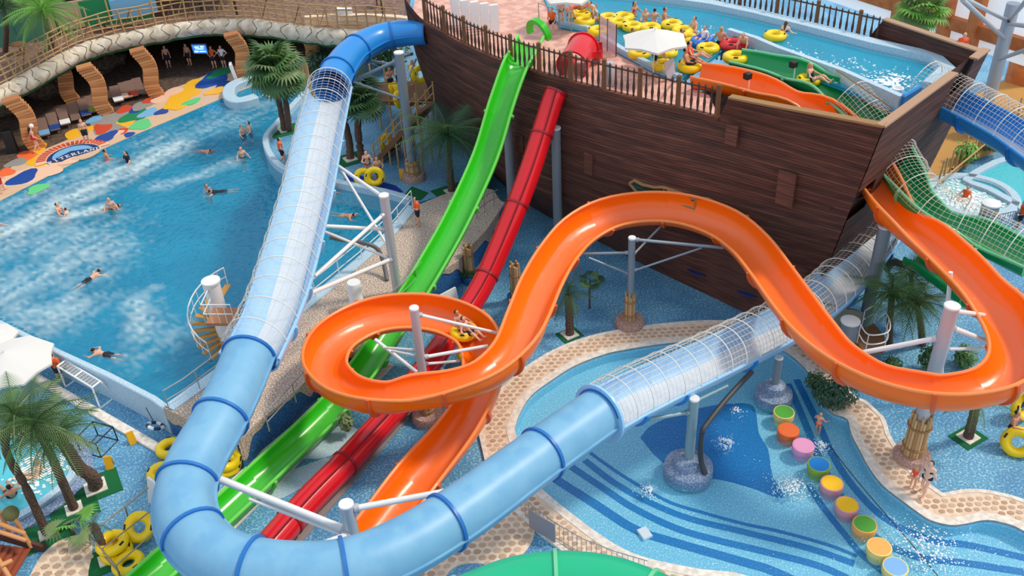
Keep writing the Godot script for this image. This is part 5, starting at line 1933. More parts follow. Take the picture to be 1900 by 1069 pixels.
	palm("fan_palm", "dark palm in the balcony's shadowed corner", [spot(10, 95, 5.0), spot(12, 50, 7.4), spot(6, 12, 9.0)], 0.18, 0.14, "feather", 20, 2.8, dark, 19, 0.0, 0.8)
	# bushes
	bush("dark green leafy bush at the pool edge under the orange flume", spot(1545, 752, 0.0), Vector3(1.0, 0.7, 0.8), 900, 0.13, M.leaf[2], 21)
	bush("small bush at the left of the pool edge planter", spot(1512, 722, 0.0), Vector3(0.5, 0.45, 0.5), 350, 0.11, M.leaf[0], 22)
	bush("rounded shrub left of the post foot inside the right loop", spot(1722, 690, 0.0), Vector3(0.6, 0.8, 0.6), 500, 0.13, M.leaf[0], 23)
	bush("rounded shrub right of the post foot inside the right loop", spot(1785, 680, 0.0), Vector3(0.55, 0.6, 0.55), 400, 0.13, M.leaf[1], 24)
	bush("shrub below the white brace inside the right loop", spot(1652, 692, 0.0), Vector3(0.45, 0.5, 0.45), 300, 0.12, M.leaf[1], 25)
	bush("potted cactus-like shrub beside the red tube", spot(645, 800, 0.25), Vector3(0.35, 0.55, 0.35), 260, 0.12, M.leaf[3], 26)
	bush("leafy plant growing at the plateau's edge beside the blue tube", spot(448, 790, 1.0), Vector3(0.5, 0.35, 0.5), 180, 0.2, M.leaf[1], 27)
	bush("small green plant in the pot of the reed post by the green chute", spot(870, 512, 0.35), Vector3(0.5, 0.3, 0.5), 220, 0.12, M.leaf[0], 28)
	bush("dark planting behind the wave pool spa", spot(600, 140, 1.1), Vector3(1.6, 1.2, 1.2), 700, 0.22, M.leaf[2], 29)
	bush("green shrub under the bow end of the blue tube", spot(720, 130, 1.1), Vector3(2.0, 1.6, 1.5), 800, 0.22, M.leaf[0], 30)


# ---------------------------------------------------------------- steel supports
func support(label: String, base: Vector3, top_row: float, r: float, m: Material, braces: Array, reed := 0.0, foot: Material = null) -> Node3D:
	var t := thing("slide_support", label, "post", base)
	var h := height_over(base, top_row)
	var top := Vector3(base.x, h, base.z)
	var s := Shape.new()
	s.bar(base, top - Vector3(0, 0.06, 0), r, r, 18)
	put(s, "post", m, t)
	var c := Shape.new()
	c.lathe(top - Vector3(0, 0.08, 0), [Vector2(0, 0), Vector2(r * 1.06, 0), Vector2(r * 1.06, 0.06), Vector2(r * 0.98, 0.08), Vector2(0, 0.08)], 18)
	put(c, "cap", M.steel_white, t)
	for b in braces:
		# [row on the post, px, py, height of the far end, thickness]
		var from := Vector3(base.x, height_over(base, b[0]), base.z)
		var to := spot(b[1], b[2], b[3])
		var q := Shape.new()
		q.bar(from, to, b[4], b[4], 10)
		var br := put(q, "brace", M.steel_white if m == M.steel else m, t)
		var e := Shape.new()
		var d := (to - from).normalized()
		e.bar(from + d * r * 0.9, from + d * (r + 0.14), b[4] * 1.5, b[4] * 1.5, 10)
		put(e, "joint", m, br)
	if foot != null:
		var f := Shape.new()
		f.lathe(base, [Vector2(0.72, 0), Vector2(0.72, 0.3), Vector2(0.66, 0.4), Vector2(0, 0.44)], 26)
		put(f, "round_base", foot, t)
	if reed > 0.0:
		var y0 := base.y + (0.42 if foot != null else 0.0)
		for k in 20:
			var a := TAU * k / 20
			var d := Vector3(cos(a), 0, sin(a))
			var q := Shape.new()
			q.bar(base + d * r * 1.35 + Vector3(0, y0 - base.y, 0), base + d * r * 1.3 + Vector3(0, y0 - base.y + reed * (0.92 + 0.08 * sin(k * 2.3)), 0), r * 0.26, r * 0.22, 6)
			put(q, "reed", M.reed[k % 3], t)
		for u in [0.18, 0.68]:
			var q := Shape.new()
			q.torus(base + Vector3(0, y0 - base.y + reed * u, 0), r * 1.62, 0.045, Basis.IDENTITY, 18, 6)
			put(q, "rope_band", M.rope_trim, t)
	return t


func make_supports() -> void:
	support("white post with star braces in the middle of the left orange loop", spot(795, 776, 0.0), 570, 0.19, M.steel, [[582, 922, 618, 3.35, 0.07], [664, 905, 642, 3.2, 0.08], [676, 852, 670, 2.0, 0.06], [700, 696, 630, 3.3, 0.08], [650, 712, 645, 3.3, 0.055], [662, 727, 651, 3.1, 0.055], [702, 752, 712, 3.4, 0.07]], 0.9, M.terrazzo)
	support("grey post with reed-wrapped foot under the orange arch", spot(1168, 604, 0.0), 440, 0.17, M.steel_dark, [[444, 1342, 460, 4.3, 0.075], [476, 1232, 414, 4.2, 0.055], [504, 1302, 460, 4.3, 0.05], [469, 1076, 471, 4.0, 0.065], [510, 1092, 478, 4.0, 0.05]], 1.6, M.terrazzo)
	support("tall grey post with reed-wrapped foot inside the right orange loop", spot(1690, 852, 0.0), 566, 0.27, M.steel, [[625, 1592, 656, 5.0, 0.1], [576, 1832, 586, 5.3, 0.09], [604, 1846, 640, 4.9, 0.1], [648, 1840, 646, 4.8, 0.07]], 2.1, M.terrazzo)
	support("stout grey column top with a flat cap beside the stern netting", spot(1561, 682, 0.0), 594, 0.4, M.steel_dark, [])
	support("slanting-looking grey post below the stern opening of the orange flume", spot(1603, 610, 0.0), 418, 0.3, M.steel_dark, [[430, 1662, 400, 6.0, 0.08]])
	support("white post with crossed braces beside the netted trough", spot(738, 545, 1.6), 361, 0.23, M.steel, [[367, 620, 303, 6.9, 0.09], [426, 597, 419, 6.2, 0.09], [470, 632, 313, 6.6, 0.07], [482, 597, 427, 6.0, 0.07], [394, 584, 512, 5.7, 0.09], [480, 566, 548, 5.6, 0.1]])
	support("tall blue-grey post holding the blue tube at the bow", spot(768, 332, 1.12), 96, 0.27, M.steel_dark, [[110, 658, 149, 7.2, 0.1], [122, 676, 111, 7.5, 0.08], [104, 764, 100, 7.6, 0.1], [165, 772, 110, 7.4, 0.06], [185, 656, 152, 7.0, 0.07]], 0.9, M.terrazzo)
	support("grey post carrying the green chute against the hull", spot(952, 420, 0.0), 206, 0.24, M.steel_dark, [[222, 932, 222, 6.6, 0.07]])
	support("grey post carrying the red tube against the hull", spot(1036, 450, 0.0), 236, 0.25, M.steel_dark, [[250, 1012, 252, 6.2, 0.07]])
	var b := spot(642, 936, 4.9)
	support("white post in the foreground bracing the blue tube bend", Vector3(b.x, 0, b.z), 934, 0.24, M.steel, [[946, 866, 905, 4.4, 0.11], [988, 400, 886, 5.2, 0.13], [990, 545, 1030, 4.8, 0.12], [1000, 462, 925, 4.6, 0.07]])
	var pb := spot(1276, 880, -0.4)
	support("grey-green post in the shallow pool under the netted trough", pb, 738, 0.2, mat(c8(138, 164, 172), 0.4, 0.1), [[746, 1350, 716, 3.2, 0.06], [764, 1204, 778, 3.4, 0.08]])
	var foot := Shape.new()
	foot.lathe(pb, [Vector2(1.0, 0), Vector2(0.98, 0.5), Vector2(0.85, 0.62), Vector2(0, 0.66)], 26)
	foot.lathe(pb + Vector3(-0.1, 0.6, 0.1), [Vector2(0.55, 0), Vector2(0.5, 0.3), Vector2(0.35, 0.4), Vector2(0, 0.4)], 20)
	tag(put(foot, "pool_island", M.grey_tile), "grey mosaic island around the pool post", "plinth")
	var pipe := Shape.new()
	pipe.pipe(smooth(spots([[1395, 690, 3.2], [1350, 738, 3.0], [1312, 786, 2.7], [1302, 806, 2.4], [1300, 850, 0.9], [1308, 880, 0.2]], 0.0), 4), 0.11, 10)
	tag(put(pipe, "drain_pipe", mat(c8(58, 62, 66), 0.5)), "black drain pipe running down beside the pool post", "pipe")
	var p2 := spot(1434, 742, -0.4)
	support("short grey post with a round stone foot in the pool's far corner", p2, 662, 0.17, M.steel_dark, [])
	var foot2 := Shape.new()
	foot2.lathe(p2, [Vector2(0.85, 0), Vector2(0.8, 0.45), Vector2(0.5, 0.55), Vector2(0.45, 0.9), Vector2(0.3, 1.0), Vector2(0, 1.0)], 24)
	tag(put(foot2, "pool_island", M.grey_tile), "grey mosaic island in the pool's far corner near the green disc", "plinth")
	# reed bundles by the green and red slides
	for q in [["reed-wrapped post in a blue pot beside the green chute", 873, 522, 1.9], ["reed-wrapped post in a blue pot beside the red tube", 958, 560, 2.0]]:
		var base := spot(q[1], q[2], 0.0)
		var t := thing("reed_post", q[0], "post", base)
		var pot := Shape.new()
		pot.lathe(base, [Vector2(0.42, 0), Vector2(0.46, 0.4), Vector2(0.4, 0.44), Vector2(0, 0.42)], 20)
		put(pot, "pot", M.wall_blue, t)
		for k in 12:
			var a := TAU * k / 12
			var d := Vector3(cos(a), 0, sin(a)) * 0.2
			var s := Shape.new()
			s.bar(base + d + Vector3(0, 0.4, 0), base + d + Vector3(0, 0.4 + q[3] * (0.94 + 0.06 * sin(k * 2.0)), 0), 0.07, 0.06, 6)
			put(s, "reed", M.reed[k % 3], t)
		for u in [0.8, 1.7]:
			var s := Shape.new()
			s.torus(base + Vector3(0, u, 0), 0.27, 0.035, Basis.IDENTITY, 16, 6)
			put(s, "rope_band", M.rope_trim, t)
	var dp := Shape.new()
	dp.pipe(smooth(spots([[612, 440, 3.6], [640, 446, 3.4], [680, 452, 3.2], [702, 464, 2.8], [712, 490, 2.2], [718, 520, 1.65]], 0.0), 4), 0.11, 8)
	tag(put(dp, "drain_pipe", mat(c8(96, 92, 92), 0.5)), "dark grey pipe bending down beside the braced white post", "pipe")
	# white cylinders on the plateau and by the stairs
	var cy := Shape.new()
	var cb := spot(664, 572, 1.6)
	cy.lathe(cb, [Vector2(0.33, 0), Vector2(0.33, 1.5), Vector2(0.3, 1.54), Vector2(0, 1.54)], 22)
	tag(put(cy, "vent_pipe", M.white_paint), "white cylindrical vent standing on the pebbled plateau", "pipe")


# ---------------------------------------------------------------- things on the decks
func parasol(label: String, base: Vector3, h: float, r: float, sides: int, turn := 0.2) -> void:
	var t := thing("parasol", label, "parasol", base)
	var p := Shape.new()
	p.bar(base, base + Vector3(0, h + 0.15, 0), 0.035, 0.03, 8)
	put(p, "pole", M.steel_white, t)
	for k in sides:
		var a := TAU * k / sides + turn
		var b := TAU * (k + 1) / sides + turn
		var top := base + Vector3(0, h, 0)
		var pa := top + Vector3(cos(a) * r, -r * 0.3, sin(a) * r)
		var pb := top + Vector3(cos(b) * r, -r * 0.3, sin(b) * r)
		var mid := (pa + pb) / 2.0 + Vector3(0, 0.05, 0) + (top - (pa + pb) / 2.0) * 0.03
		var s := Shape.new()
		s.hard()
		s.tri(top, pa, mid)
		s.tri(top, mid, pb)
		s.quad(pa, mid, mid - Vector3(0, 0.1, 0), pa - Vector3(0, 0.1, 0))
		s.quad(mid, pb, pb - Vector3(0, 0.1, 0), mid - Vector3(0, 0.1, 0))
		put(s, "canopy_panel", M.canvas, t)
		var rb := Shape.new()
		rb.bar(top - Vector3(0, 0.04, 0), pa - Vector3(0, 0.04, 0), 0.015, 0.012, 5)
		put(rb, "rib", M.steel, t)


func wire_rail(label: String, line: Array, h: float, step: float, bars: int, m: Material) -> void:
	var t := thing("railing", label, "railing", line[0])
	for p in even(line, step):
		var s := Shape.new()
		s.bar(p, p + Vector3(0, h, 0), 0.03, 0.025, 6)
		put(s, "post", m, t)
	for k in bars:
		var up := []
		for p in line:
			up.append(p + Vector3(0, h * (k + 1.0) / bars, 0))
		var s := Shape.new()
		s.pipe(up, 0.026, 6)
		put(s, "rail", m, t)


func picket_fence(label: String, line: Array, h: float, step: float, m: Material) -> void:
	var t := thing("fence", label, "fence", line[0])
	var pts := even(line, step)
	for p in pts:
		var s := Shape.new()
		s.bar(p, p + Vector3(0, h, 0), 0.014, 0.014, 4)
		put(s, "picket", m, t)
	for y in [0.06, h]:
		var up := []
		for p in line:
			up.append(p + Vector3(0, y, 0))
		var s := Shape.new()
		s.pipe(up, 0.022, 5)
		put(s, "rail", m, t)


func wet_sign(label: String, at: Vector3, turn: float) -> void:
	var t := thing("floor_sign", label, "sign", at)
	var f := Basis(Vector3.UP, turn)
	for s in [-1.0, 1.0]:
		var b := Shape.new()
		b.box(at + f * Vector3(0, 0.3, s * 0.1), Vector3(0.15, 0.31, 0.015), f * Basis(Vector3.RIGHT, -s * 0.3), 0.005)
		put(b, "leaf", M.sign_yellow, t)


func make_discs() -> void:
	var list := [[1455, 764, "disc_green", "disc_cream", "green stepping disc with a yellow rim, farthest in the row"], [1463, 797, "disc_orange", "disc_orange", "orange stepping disc next to the farthest one"], [1491, 826, "disc_pink", "disc_pink", "pink stepping disc in the pool"], [1520, 861, "disc_blue", "disc_lime", "blue stepping disc with a green side"], [1544, 896, "disc_yellow", "disc_rose", "yellow stepping disc with a pink side, upper of two"], [1572, 936, "disc_yellow", "disc_rose", "yellow stepping disc with a pink side, lower of two"], [1605, 972, "disc_green", "disc_peach", "green stepping disc with an orange rim, nearer one"], [1632, 1014, "disc_peach", "disc_cream", "peach stepping disc near the bottom edge"], [1662, 1051, "disc_sky", "disc_cream", "pale blue stepping disc at the bottom edge"]]
	for q in list:
		var c := spot(q[0], q[1], 0.14)
		var t := thing("stepping_disc", q[4], "stepping stone", Vector3(c.x, -0.5, c.z), "stepping discs in the shallow pool")
		var s := Shape.new()
		s.lathe(Vector3(c.x, -0.5, c.z), [Vector2(0.36, 0), Vector2(0.38, 0.24), Vector2(0.43, 0.27), Vector2(0.445, 0.32), Vector2(0.445, 0.6), Vector2(0.44, 0.63), Vector2(0.37, 0.64)], 28)
		put(s, "body", M[q[3]], t)
		var p := Shape.new()
		p.lathe(Vector3(c.x, 0.125, c.z), [Vector2(0.4, 0), Vector2(0.395, 0.02), Vector2(0, 0.022)], 28)
		put(p, "top_pad", M[q[2]], t)
	var gr := Shape.new()
	gr.box(spot(1196, 990, -0.42), Vector3(0.2, 0.07, 0.26), Basis(Vector3.UP, 0.4), 0.02)
	tag(put(gr, "drain_grate", M.white_paint), "white square grate on the striped pool floor", "grate")
	var rope := Shape.new()
	rope.pipe(smooth(spots([[1540, 828], [1590, 892], [1650, 962], [1700, 1020], [1745, 1075]], -0.1), 5), 0.018, 5)
	tag(put(rope, "lane_rope", M.iron), "thin dark rope lying across the pool beside the discs", "rope")
	# bubbling and falling water
	var g := RandomNumberGenerator.new()
	g.seed = 3
	for q in [[1470, 905, 0.75, 420, "white burst of bubbling water in the pool beside the yellow discs"], [1346, 824, 0.4, 160, "small water jet splash in the dark part of the pool"], [1203, 912, 0.35, 120, "little white splash on the striped pool floor"], [1368, 764, 0.25, 60, "tiny splash below the drain pipe"], [1720, 1020, 1.5, 700, "churning white water at the pool's right end"], [1522, 830, 0.4, 140, "white ripples behind the coral-armband child"]]:
		var c := spot(q[0], q[1], -0.12)
		var s := Shape.new()
		for k in q[3]:
			var d := Vector3(g.randfn() * q[2] * 0.6, 0, g.randfn() * q[2] * 0.6)
			var near := clampf(1.0 - d.length() / q[2], 0.05, 1.0)
			s.ball(c + d + Vector3(0, g.randf() * 0.3 * near, 0), Vector3(1, 0.55, 1) * g.randf_range(0.01, 0.042) * (0.6 + near), 5)
		var o := put(s, "splash", M.foam)
		stuff(o)
		tag(o, q[4], "splash")


func make_deck_things() -> void:
	parasol("big white parasol at the left edge above the orange-clad lifeguard", spot(42, 732, 0.0), 2.5, 2.05, 8, 0.1)
	parasol("second white parasol mostly hidden behind the big one", spot(2, 690, 0.0), 2.3, 1.4, 8, 0.3)
	parasol("white parasol over the ship's lazy river", spot(1212, 138, 9.2), 2.3, 1.75, 6, 0.6)
	parasol("far white parasol at the top edge of the ship's deck", spot(1056, 52, 9.2), 2.4, 1.7, 6, 0.2)
	# rails of the plateau
	wire_rail("white handrail along the plateau's pool edge", spots([[766, 384], [728, 430], [670, 483], [629, 517], [562, 572]], 1.62), 1.05, 1.9, 2, M.steel_white)
	wire_rail("white handrail at the plateau's front corner by the wall", spots([[314, 760], [350, 738], [400, 700], [440, 668]], 1.62), 1.05, 1.6, 2, M.rail)
	wire_rail("white handrail along the plateau's slide side", spots([[500, 800], [560, 735], [640, 650], [700, 600], [760, 548], [800, 500]], 1.62), 1.0, 1.9, 2, M.rail)
	wire_rail("steel stair rail by the plateau steps next to the red tube", spots([[885, 405], [905, 388], [925, 378]], 1.62), 0.9, 0.8, 2, M.rail)
	picket_fence("low picket fence beside the beige walkway behind the orange exit", spots([[928, 722], [948, 704], [970, 690]], 0.1), 0.9, 0.14, M.steel)
	picket_fence("thin picket fence along the walkway's outer kerb at the bottom", spots([[975, 958], [1030, 1000], [1080, 1030], [1140, 1054], [1200, 1072]], 0.12), 0.9, 0.2, M.rail)
	var sb := Shape.new()
	var s0 := spot(982, 962, 0.62)
	var s1 := spot(1030, 990, 0.62)
	sb.box((s0 + s1) / 2.0, Vector3(s0.distance_to(s1) / 2.0, 0.5, 0.02), Basis((s1 - s0).normalized(), Vector3.UP, (s1 - s0).normalized().cross(Vector3.UP)))
	tag(put(sb, "fence_board", mat(c8(150, 148, 156), 0.5)), "grey notice panel fixed to the picket fence", "panel")
	# spiral stair beside the trough
	var ax := spot(424, 640, 1.3)
	var st := thing("spiral_stair", "white spiral staircase with wooden treads beside the netted trough", "staircase", ax)
	var top_h := height_over(ax, 520)
	var col := Shape.new()
	col.lathe(ax, [Vector2(0.36, 0), Vector2(0.36, top_h - ax.y - 0.12), Vector2(0.42, top_h - ax.y - 0.1), Vector2(0.42, top_h - ax.y), Vector2(0, top_h - ax.y)], 22)
	put(col, "column", M.steel_white, st)
	var rim_pts := []
	for k in 12:
		var a := 0.5 + k * 0.27
		var y := ax.y + 0.25 + k * 0.2
		var d := Vector3(cos(a + 1.4), 0, sin(a + 1.4))
		var tr := Shape.new()
		tr.box(ax + d * 0.85 + Vector3(0, y - ax.y, 0), Vector3(0.55, 0.03, 0.15), Basis(d, Vector3.UP, d.cross(Vector3.UP)), 0.01)
		put(tr, "tread", M.gold_wood, st)
		rim_pts.append(ax + d * 1.4 + Vector3(0, y - ax.y + 0.95, 0))
		var pk := Shape.new()
		pk.bar(ax + d * 1.38 + Vector3(0, y - ax.y, 0), ax + d * 1.4 + Vector3(0, y - ax.y + 0.95, 0), 0.02, 0.02, 5)
		put(pk, "baluster", M.steel_white, st)
	var hr := Shape.new()
	hr.pipe(rim_pts, 0.035, 6)
	put(hr, "handrail", M.steel_white, st)
	var lo := []
	for p in rim_pts:
		lo.append(p - Vector3(0, 0.5, 0))
	var hr2 := Shape.new()
	hr2.pipe(lo, 0.025, 6)
	put(hr2, "mid_rail", M.steel_white, st)
	var ly := 3.7
	var l0 := spot(382, 600, ly)
	var l1 := spot(436, 600, ly)
	var l2 := spot(446, 570, ly)
	var l3 := spot(395, 572, ly)
	var ls := Shape.new()
	ls.slab(flat([l0, l1, l2, l3]), ly - 0.15, ly, true)
	put(ls, "landing", mat(c8(176, 120, 84), 0.8), st)
	for e in [[l3, l0], [l0, l1]]:
		for k in 5:
			var p: Vector3 = e[0].lerp(e[1], k / 4.0)
			var q := Shape.new()
			q.bar(p, p + Vector3(0, 1.0, 0), 0.018, 0.018, 5)
			put(q, "baluster", M.steel_white, st)
		for y in [0.5, 1.0]:
			var q := Shape.new()
			q.bar(e[0] + Vector3(0, y, 0), e[1] + Vector3(0, y, 0), 0.028, 0.028, 6)
			put(q, "landing_rail", M.steel_white, st)
	# water polo goal cage by the wall
	var gc := thing("goal_cage", "white framed mesh goal lying by the low grey wall", "goal", spot(170, 735, 0.0))
	var gp := spots([[119, 715], [186, 757], [216, 735], [150, 700]], 0.0)
	var gt := spots([[145, 688], [166, 700], [200, 712], [178, 700]], 1.0)
	var a0 := spot(122, 718, 0.0)
	var b0 := spot(186, 758, 0.0)
	var back := (spot(216, 735, 0.0) - b0)
	var rise := Vector3(0, 1.25, 0)
	for seg in [[a0, a0 + rise], [b0, b0 + rise], [a0 + rise, b0 + rise], [a0 + rise, a0 + rise + back * 0.5], [b0 + rise, b0 + rise + back * 0.5], [a0 + rise + back * 0.5, b0 + rise + back * 0.5], [a0 + rise + back * 0.5, a0 + back], [b0 + rise + back * 0.5, b0 + back], [a0 + back, b0 + back], [a0, a0 + back], [b0, b0 + back], [(a0 + b0) / 2.0 + rise, (a0 + b0) / 2.0 + rise + back * 0.5]]:
		var q := Shape.new()
		q.bar(seg[0], seg[1], 0.045, 0.045, 6)
		put(q, "frame_bar", M.white_paint, gc)
	var nt := Shape.new()
	for k in 13:
		var u := k / 12.0
		var pa := a0.lerp(b0, u)
		nt.pipe([pa + rise, pa + rise + back * 0.5, pa + back], 0.013, 3, false)
		if k < 7:
			var v := k / 6.0
			nt.bar(a0 + rise + back * 0.5 * v, b0 + rise + back * 0.5 * v, 0.013, 0.013, 3)
			var e0 := (rise + back * 0.5).lerp(back, v)
			nt.bar(a0 + e0, b0 + e0, 0.013, 0.013, 3)
	stuff(put(nt, "goal_net", M.net, gc))
	# white line of kerb across the lower deck
	var kl := Shape.new()
	kl.beam(spot(62, 698, 0.06), spot(300, 836, 0.06), 0.42, 0.12)
	structure(kl, "trim_4", M.kerb, "white kerb line crossing the lower left deck")
	# dark wire crate
	var wc := thing("wire_crate", "open black wire cube frame on the lower left deck", "crate", spot(185, 825, 0.0))
	var cc := spot(185, 828, 0.0)
	for i in 12:
		var u := Vector3(0.5, 0, 0.2)
		var w := Vector3(-0.2, 0, 0.5)
		var y := Vector3(0, 0.8, 0)
		var ends: Array
		match i / 4:
			0: ends = [[0, 0, 0, 1, 0, 0], [0, 1, 0, 1, 1, 0], [0, 0, 1, 1, 0, 1], [0, 1, 1, 1, 1, 1]][i % 4]
			1: ends = [[0, 0, 0, 0, 1, 0], [1, 0, 0, 1, 1, 0], [0, 0, 1, 0, 1, 1], [1, 0, 1, 1, 1, 1]][i % 4]
			_: ends = [[0, 0, 0, 0, 0, 1], [1, 0, 0, 1, 0, 1], [0, 1, 0, 0, 1, 1], [1, 1, 0, 1, 1, 1]][i % 4]
		var p0: Vector3 = cc + u * (ends[0] * 2 - 1) + w * (ends[1] * 2 - 1) + y * ends[2]
		var p1: Vector3 = cc + u * (ends[3] * 2 - 1) + w * (ends[4] * 2 - 1) + y * ends[5]
		var q := Shape.new()
		q.bar(p0, p1, 0.03, 0.03, 5)
		put(q, "frame_bar", M.black, wc)
	# life ring on the wall
	var lr := thing("life_ring", "white life ring with dark bands hanging on the low grey wall", "life ring", spot(289, 790, 0.1))
	var dirw := (spot(309, 756, 1.47) - spot(202, 695, 1.47)).normalized()
	var nrm := dirw.cross(Vector3.UP)
	if nrm.dot(EYE - spot(289, 790, 0.4)) < 0:
		nrm = -nrm
	var lc := spot(288, 790, 0.4)
	for k in 8:
		var q := Shape.new()
		var a0r := TAU * k / 8
		var arc := []
		for i in 6:
			var a := a0r + TAU / 8 * i / 5.0
			arc.append(lc + dirw * cos(a) * 0.33 + (Vector3.UP * 0.45 + nrm * 0.85).normalized() * sin(a) * 0.33)
		q.pipe(arc, 0.075, 8)
		put(q, "white_piece" if k % 2 else "dark_band", M.white_paint if k % 2 else mat(c8(40, 60, 96), 0.6), lr)
	var hang := Shape.new()
	hang.bar(lc + Vector3(0, 0.2, 0), lc + Vector3(0, 0.95, 0) - dirw * 0.25, 0.02, 0.02, 5)
	put(hang, "hook_pole", M.iron, lr)
	# floor signs
	wet_sign("yellow folding floor sign near the white kerb line", spot(246, 820, 0.0), 0.6)
	wet_sign("yellow folding floor sign in front of the crooked palm", spot(205, 866, 0.0), 0.3)
	wet_sign("yellow folding floor sign beside the bow post on the raised deck", spot(746, 330, 1.13), 0.2)
	# flat mats on the decks
	for q in [[[[640, 318], [735, 345], [748, 356], [716, 364], [640, 338]], 1.13, "blue_mat", "dark blue rubber mat under the tube carriers", "mat"], [[[764, 346], [795, 358], [780, 372], [750, 362]], 1.13, "green_mat", "green rubber mat at the plateau's steps", "mat"]]:
		var s := Shape.new()
		s.slab(flat(spots(q[0], q[1])), q[1] - 0.01, q[1] + 0.02)
		tag(put(s, "floor_mat", M[q[2]]), q[3], q[4])
	# white boards
	var wb := Shape.new()
	var w0 := spot(834, 556, 0.5)
	wb.box(w0, Vector3(0.5, 0.5, 0.06), Basis(Vector3.UP, 0.7) * Basis(Vector3.RIGHT, -0.2), 0.01)
	tag(put(wb, "white_board", M.white_paint), "white board leaning by the blue wall between green and red slides", "board")
	var wb2 := Shape.new()
	wb2.box(spot(285, 915, 0.6), Vector3(0.35, 0.6, 0.05), Basis(Vector3.UP, -0.7) * Basis(Vector3.RIGHT, -0.25), 0.01)
	tag(put(wb2, "white_board", M.white_paint), "white board half hidden behind the blue tube bend", "board")
	# tube rack by the green chute
	var rk := thing("tube_rack", "metal rail rack holding yellow tubes beside the green chute", "rack", spot(230, 1030, 0.0))
	for seg in [[[165, 993, 1.1], [275, 905, 1.1]], [[190, 1018, 1.1], [290, 940, 1.1]], [[215, 1050, 1.1], [300, 975, 1.1]], [[165, 993, 1.1], [168, 1012, 0.0]], [[190, 1018, 1.1], [200, 1045, 0.0]], [[215, 1050, 1.1], [226, 1078, 0.0]], [[232, 940, 1.1], [238, 962, 0.0]], [[165, 993, 1.1], [215, 1050, 1.1]], [[166, 1003, 0.55], [222, 1063, 0.55]]]:
		var q := Shape.new()
		q.bar(spot(seg[0][0], seg[0][1], seg[0][2]), spot(seg[1][0], seg[1][1], seg[1][2]), 0.03, 0.03, 6)
		put(q, "rail", mat(c8(150, 132, 108), 0.6), rk)
	# wooden steps with bamboo rail, bottom left
	var ws := thing("wooden_steps", "reddish wooden steps with a bamboo rail in the bottom left corner", "steps", spot(30, 1040, 0.0))
	for k in 6:
		var q := Shape.new()
		var u := k / 6.0
		var p0 := spot(-12 + u * 74, 1010 + u * 10, 0.9 - u * 0.75)
		q.beam(p0, p0 + Vector3(-0.2, 0, 2.2), 0.3, 0.08)
		put(q, "tread", mat(c8(150, 74, 46), 0.7), ws)
	var str_ := Shape.new()
	str_.beam(spot(-10, 992, 1.05), spot(84, 1018, 0.1), 0.16, 0.3)
	put(str_, "stringer", mat(c8(84, 46, 34), 0.7), ws)
	for seg in [[[-5, 985, 1.7], [48, 1003, 1.1]], [[-5, 970, 2.0], [46, 990, 1.3]], [[26, 960, 1.9], [58, 1015, 0.3]], [[0, 950, 1.9], [22, 1000, 0.4]], [[-5, 1035, 1.4], [20, 1075, 0.8]], [[0, 1050, 1.3], [22, 1040, 1.2]]]:
		var q := Shape.new()
		q.bar(spot(seg[0][0], seg[0][1], seg[0][2]), spot(seg[1][0], seg[1][1], seg[1][2]), 0.09, 0.08, 8)
		put(q, "bamboo_pole", mat(c8(214, 150, 96), 0.7), ws)
	var knob := Shape.new()
	knob.ball(spot(20, 953, 2.0), Vector3.ONE * 0.3, 14)
	put(knob, "coconut_knob", mat(c8(108, 108, 66), 0.9), ws)
	# small whirlpool pool at lower left
	var wp := thing("whirlpool", "small bubbling pool with a pale tiled rim behind the palms, lower left", "pool", spot(40, 900, 0.0))
	var wo := outline_of([[-60, 820], [30, 815], [90, 825], [125, 850], [128, 880], [100, 910], [50, 945], [0, 965], [-80, 960]], 0.15)
	var ww := Shape.new()
	ww.slab(wo, 0.12, 0.12)
	put(ww, "water", mat(c8(84, 190, 205), 0.12), wp)
	put(ring_of(wo, 0.0, 0.35, 0.0, 0.25), "rim", M.pool_wall, wp)
	put(ring_of(wo, 0.4, 0.9, 0.0, 0.1), "outer_step", M.grey_tile, wp)
	bubbles(wp, [[70, 870, 1.2, 220]], 0.13, 5)
	# spa basin behind the wave pool's curved rim
	var spa := thing("spa_basin", "horseshoe spa basin with a pale rim at the far end of the wave pool", "pool", spot(470, 175, 1.1))
	var so := smooth(spots([[478, 190], [445, 198], [428, 190], [430, 172], [452, 160], [490, 150], [530, 146]], 1.1), 5)
	var sr := Shape.new()
	sr.sweep(so, PackedVector2Array([Vector2(-0.45, -0.6), Vector2(0.45, -0.6), Vector2(0.45, 0.5), Vector2(0.38, 0.56), Vector2(-0.38, 0.56), Vector2(-0.45, 0.5)]), true, 1.0)
	put(sr, "rim", M.pool_wall, spa)
	bubbles(spa, [[502, 173, 0.5, 90]], 1.13, 6)


func bubbles(t: Node3D, list: Array, h: float, seed_: int) -> void:
	var g := RandomNumberGenerator.new()
	g.seed = seed_
	for q in list:
		var c := spot(q[0], q[1], h)
		var s := Shape.new()
		for k in q[3]:
			s.ball(c + Vector3(g.randfn() * q[2] * 0.5, 0, g.randfn() * q[2] * 0.5), Vector3(1.4, 0.3, 1.2) * g.randf_range(0.03, 0.1), 6)
		stuff(put(s, "froth", M.foam, t))


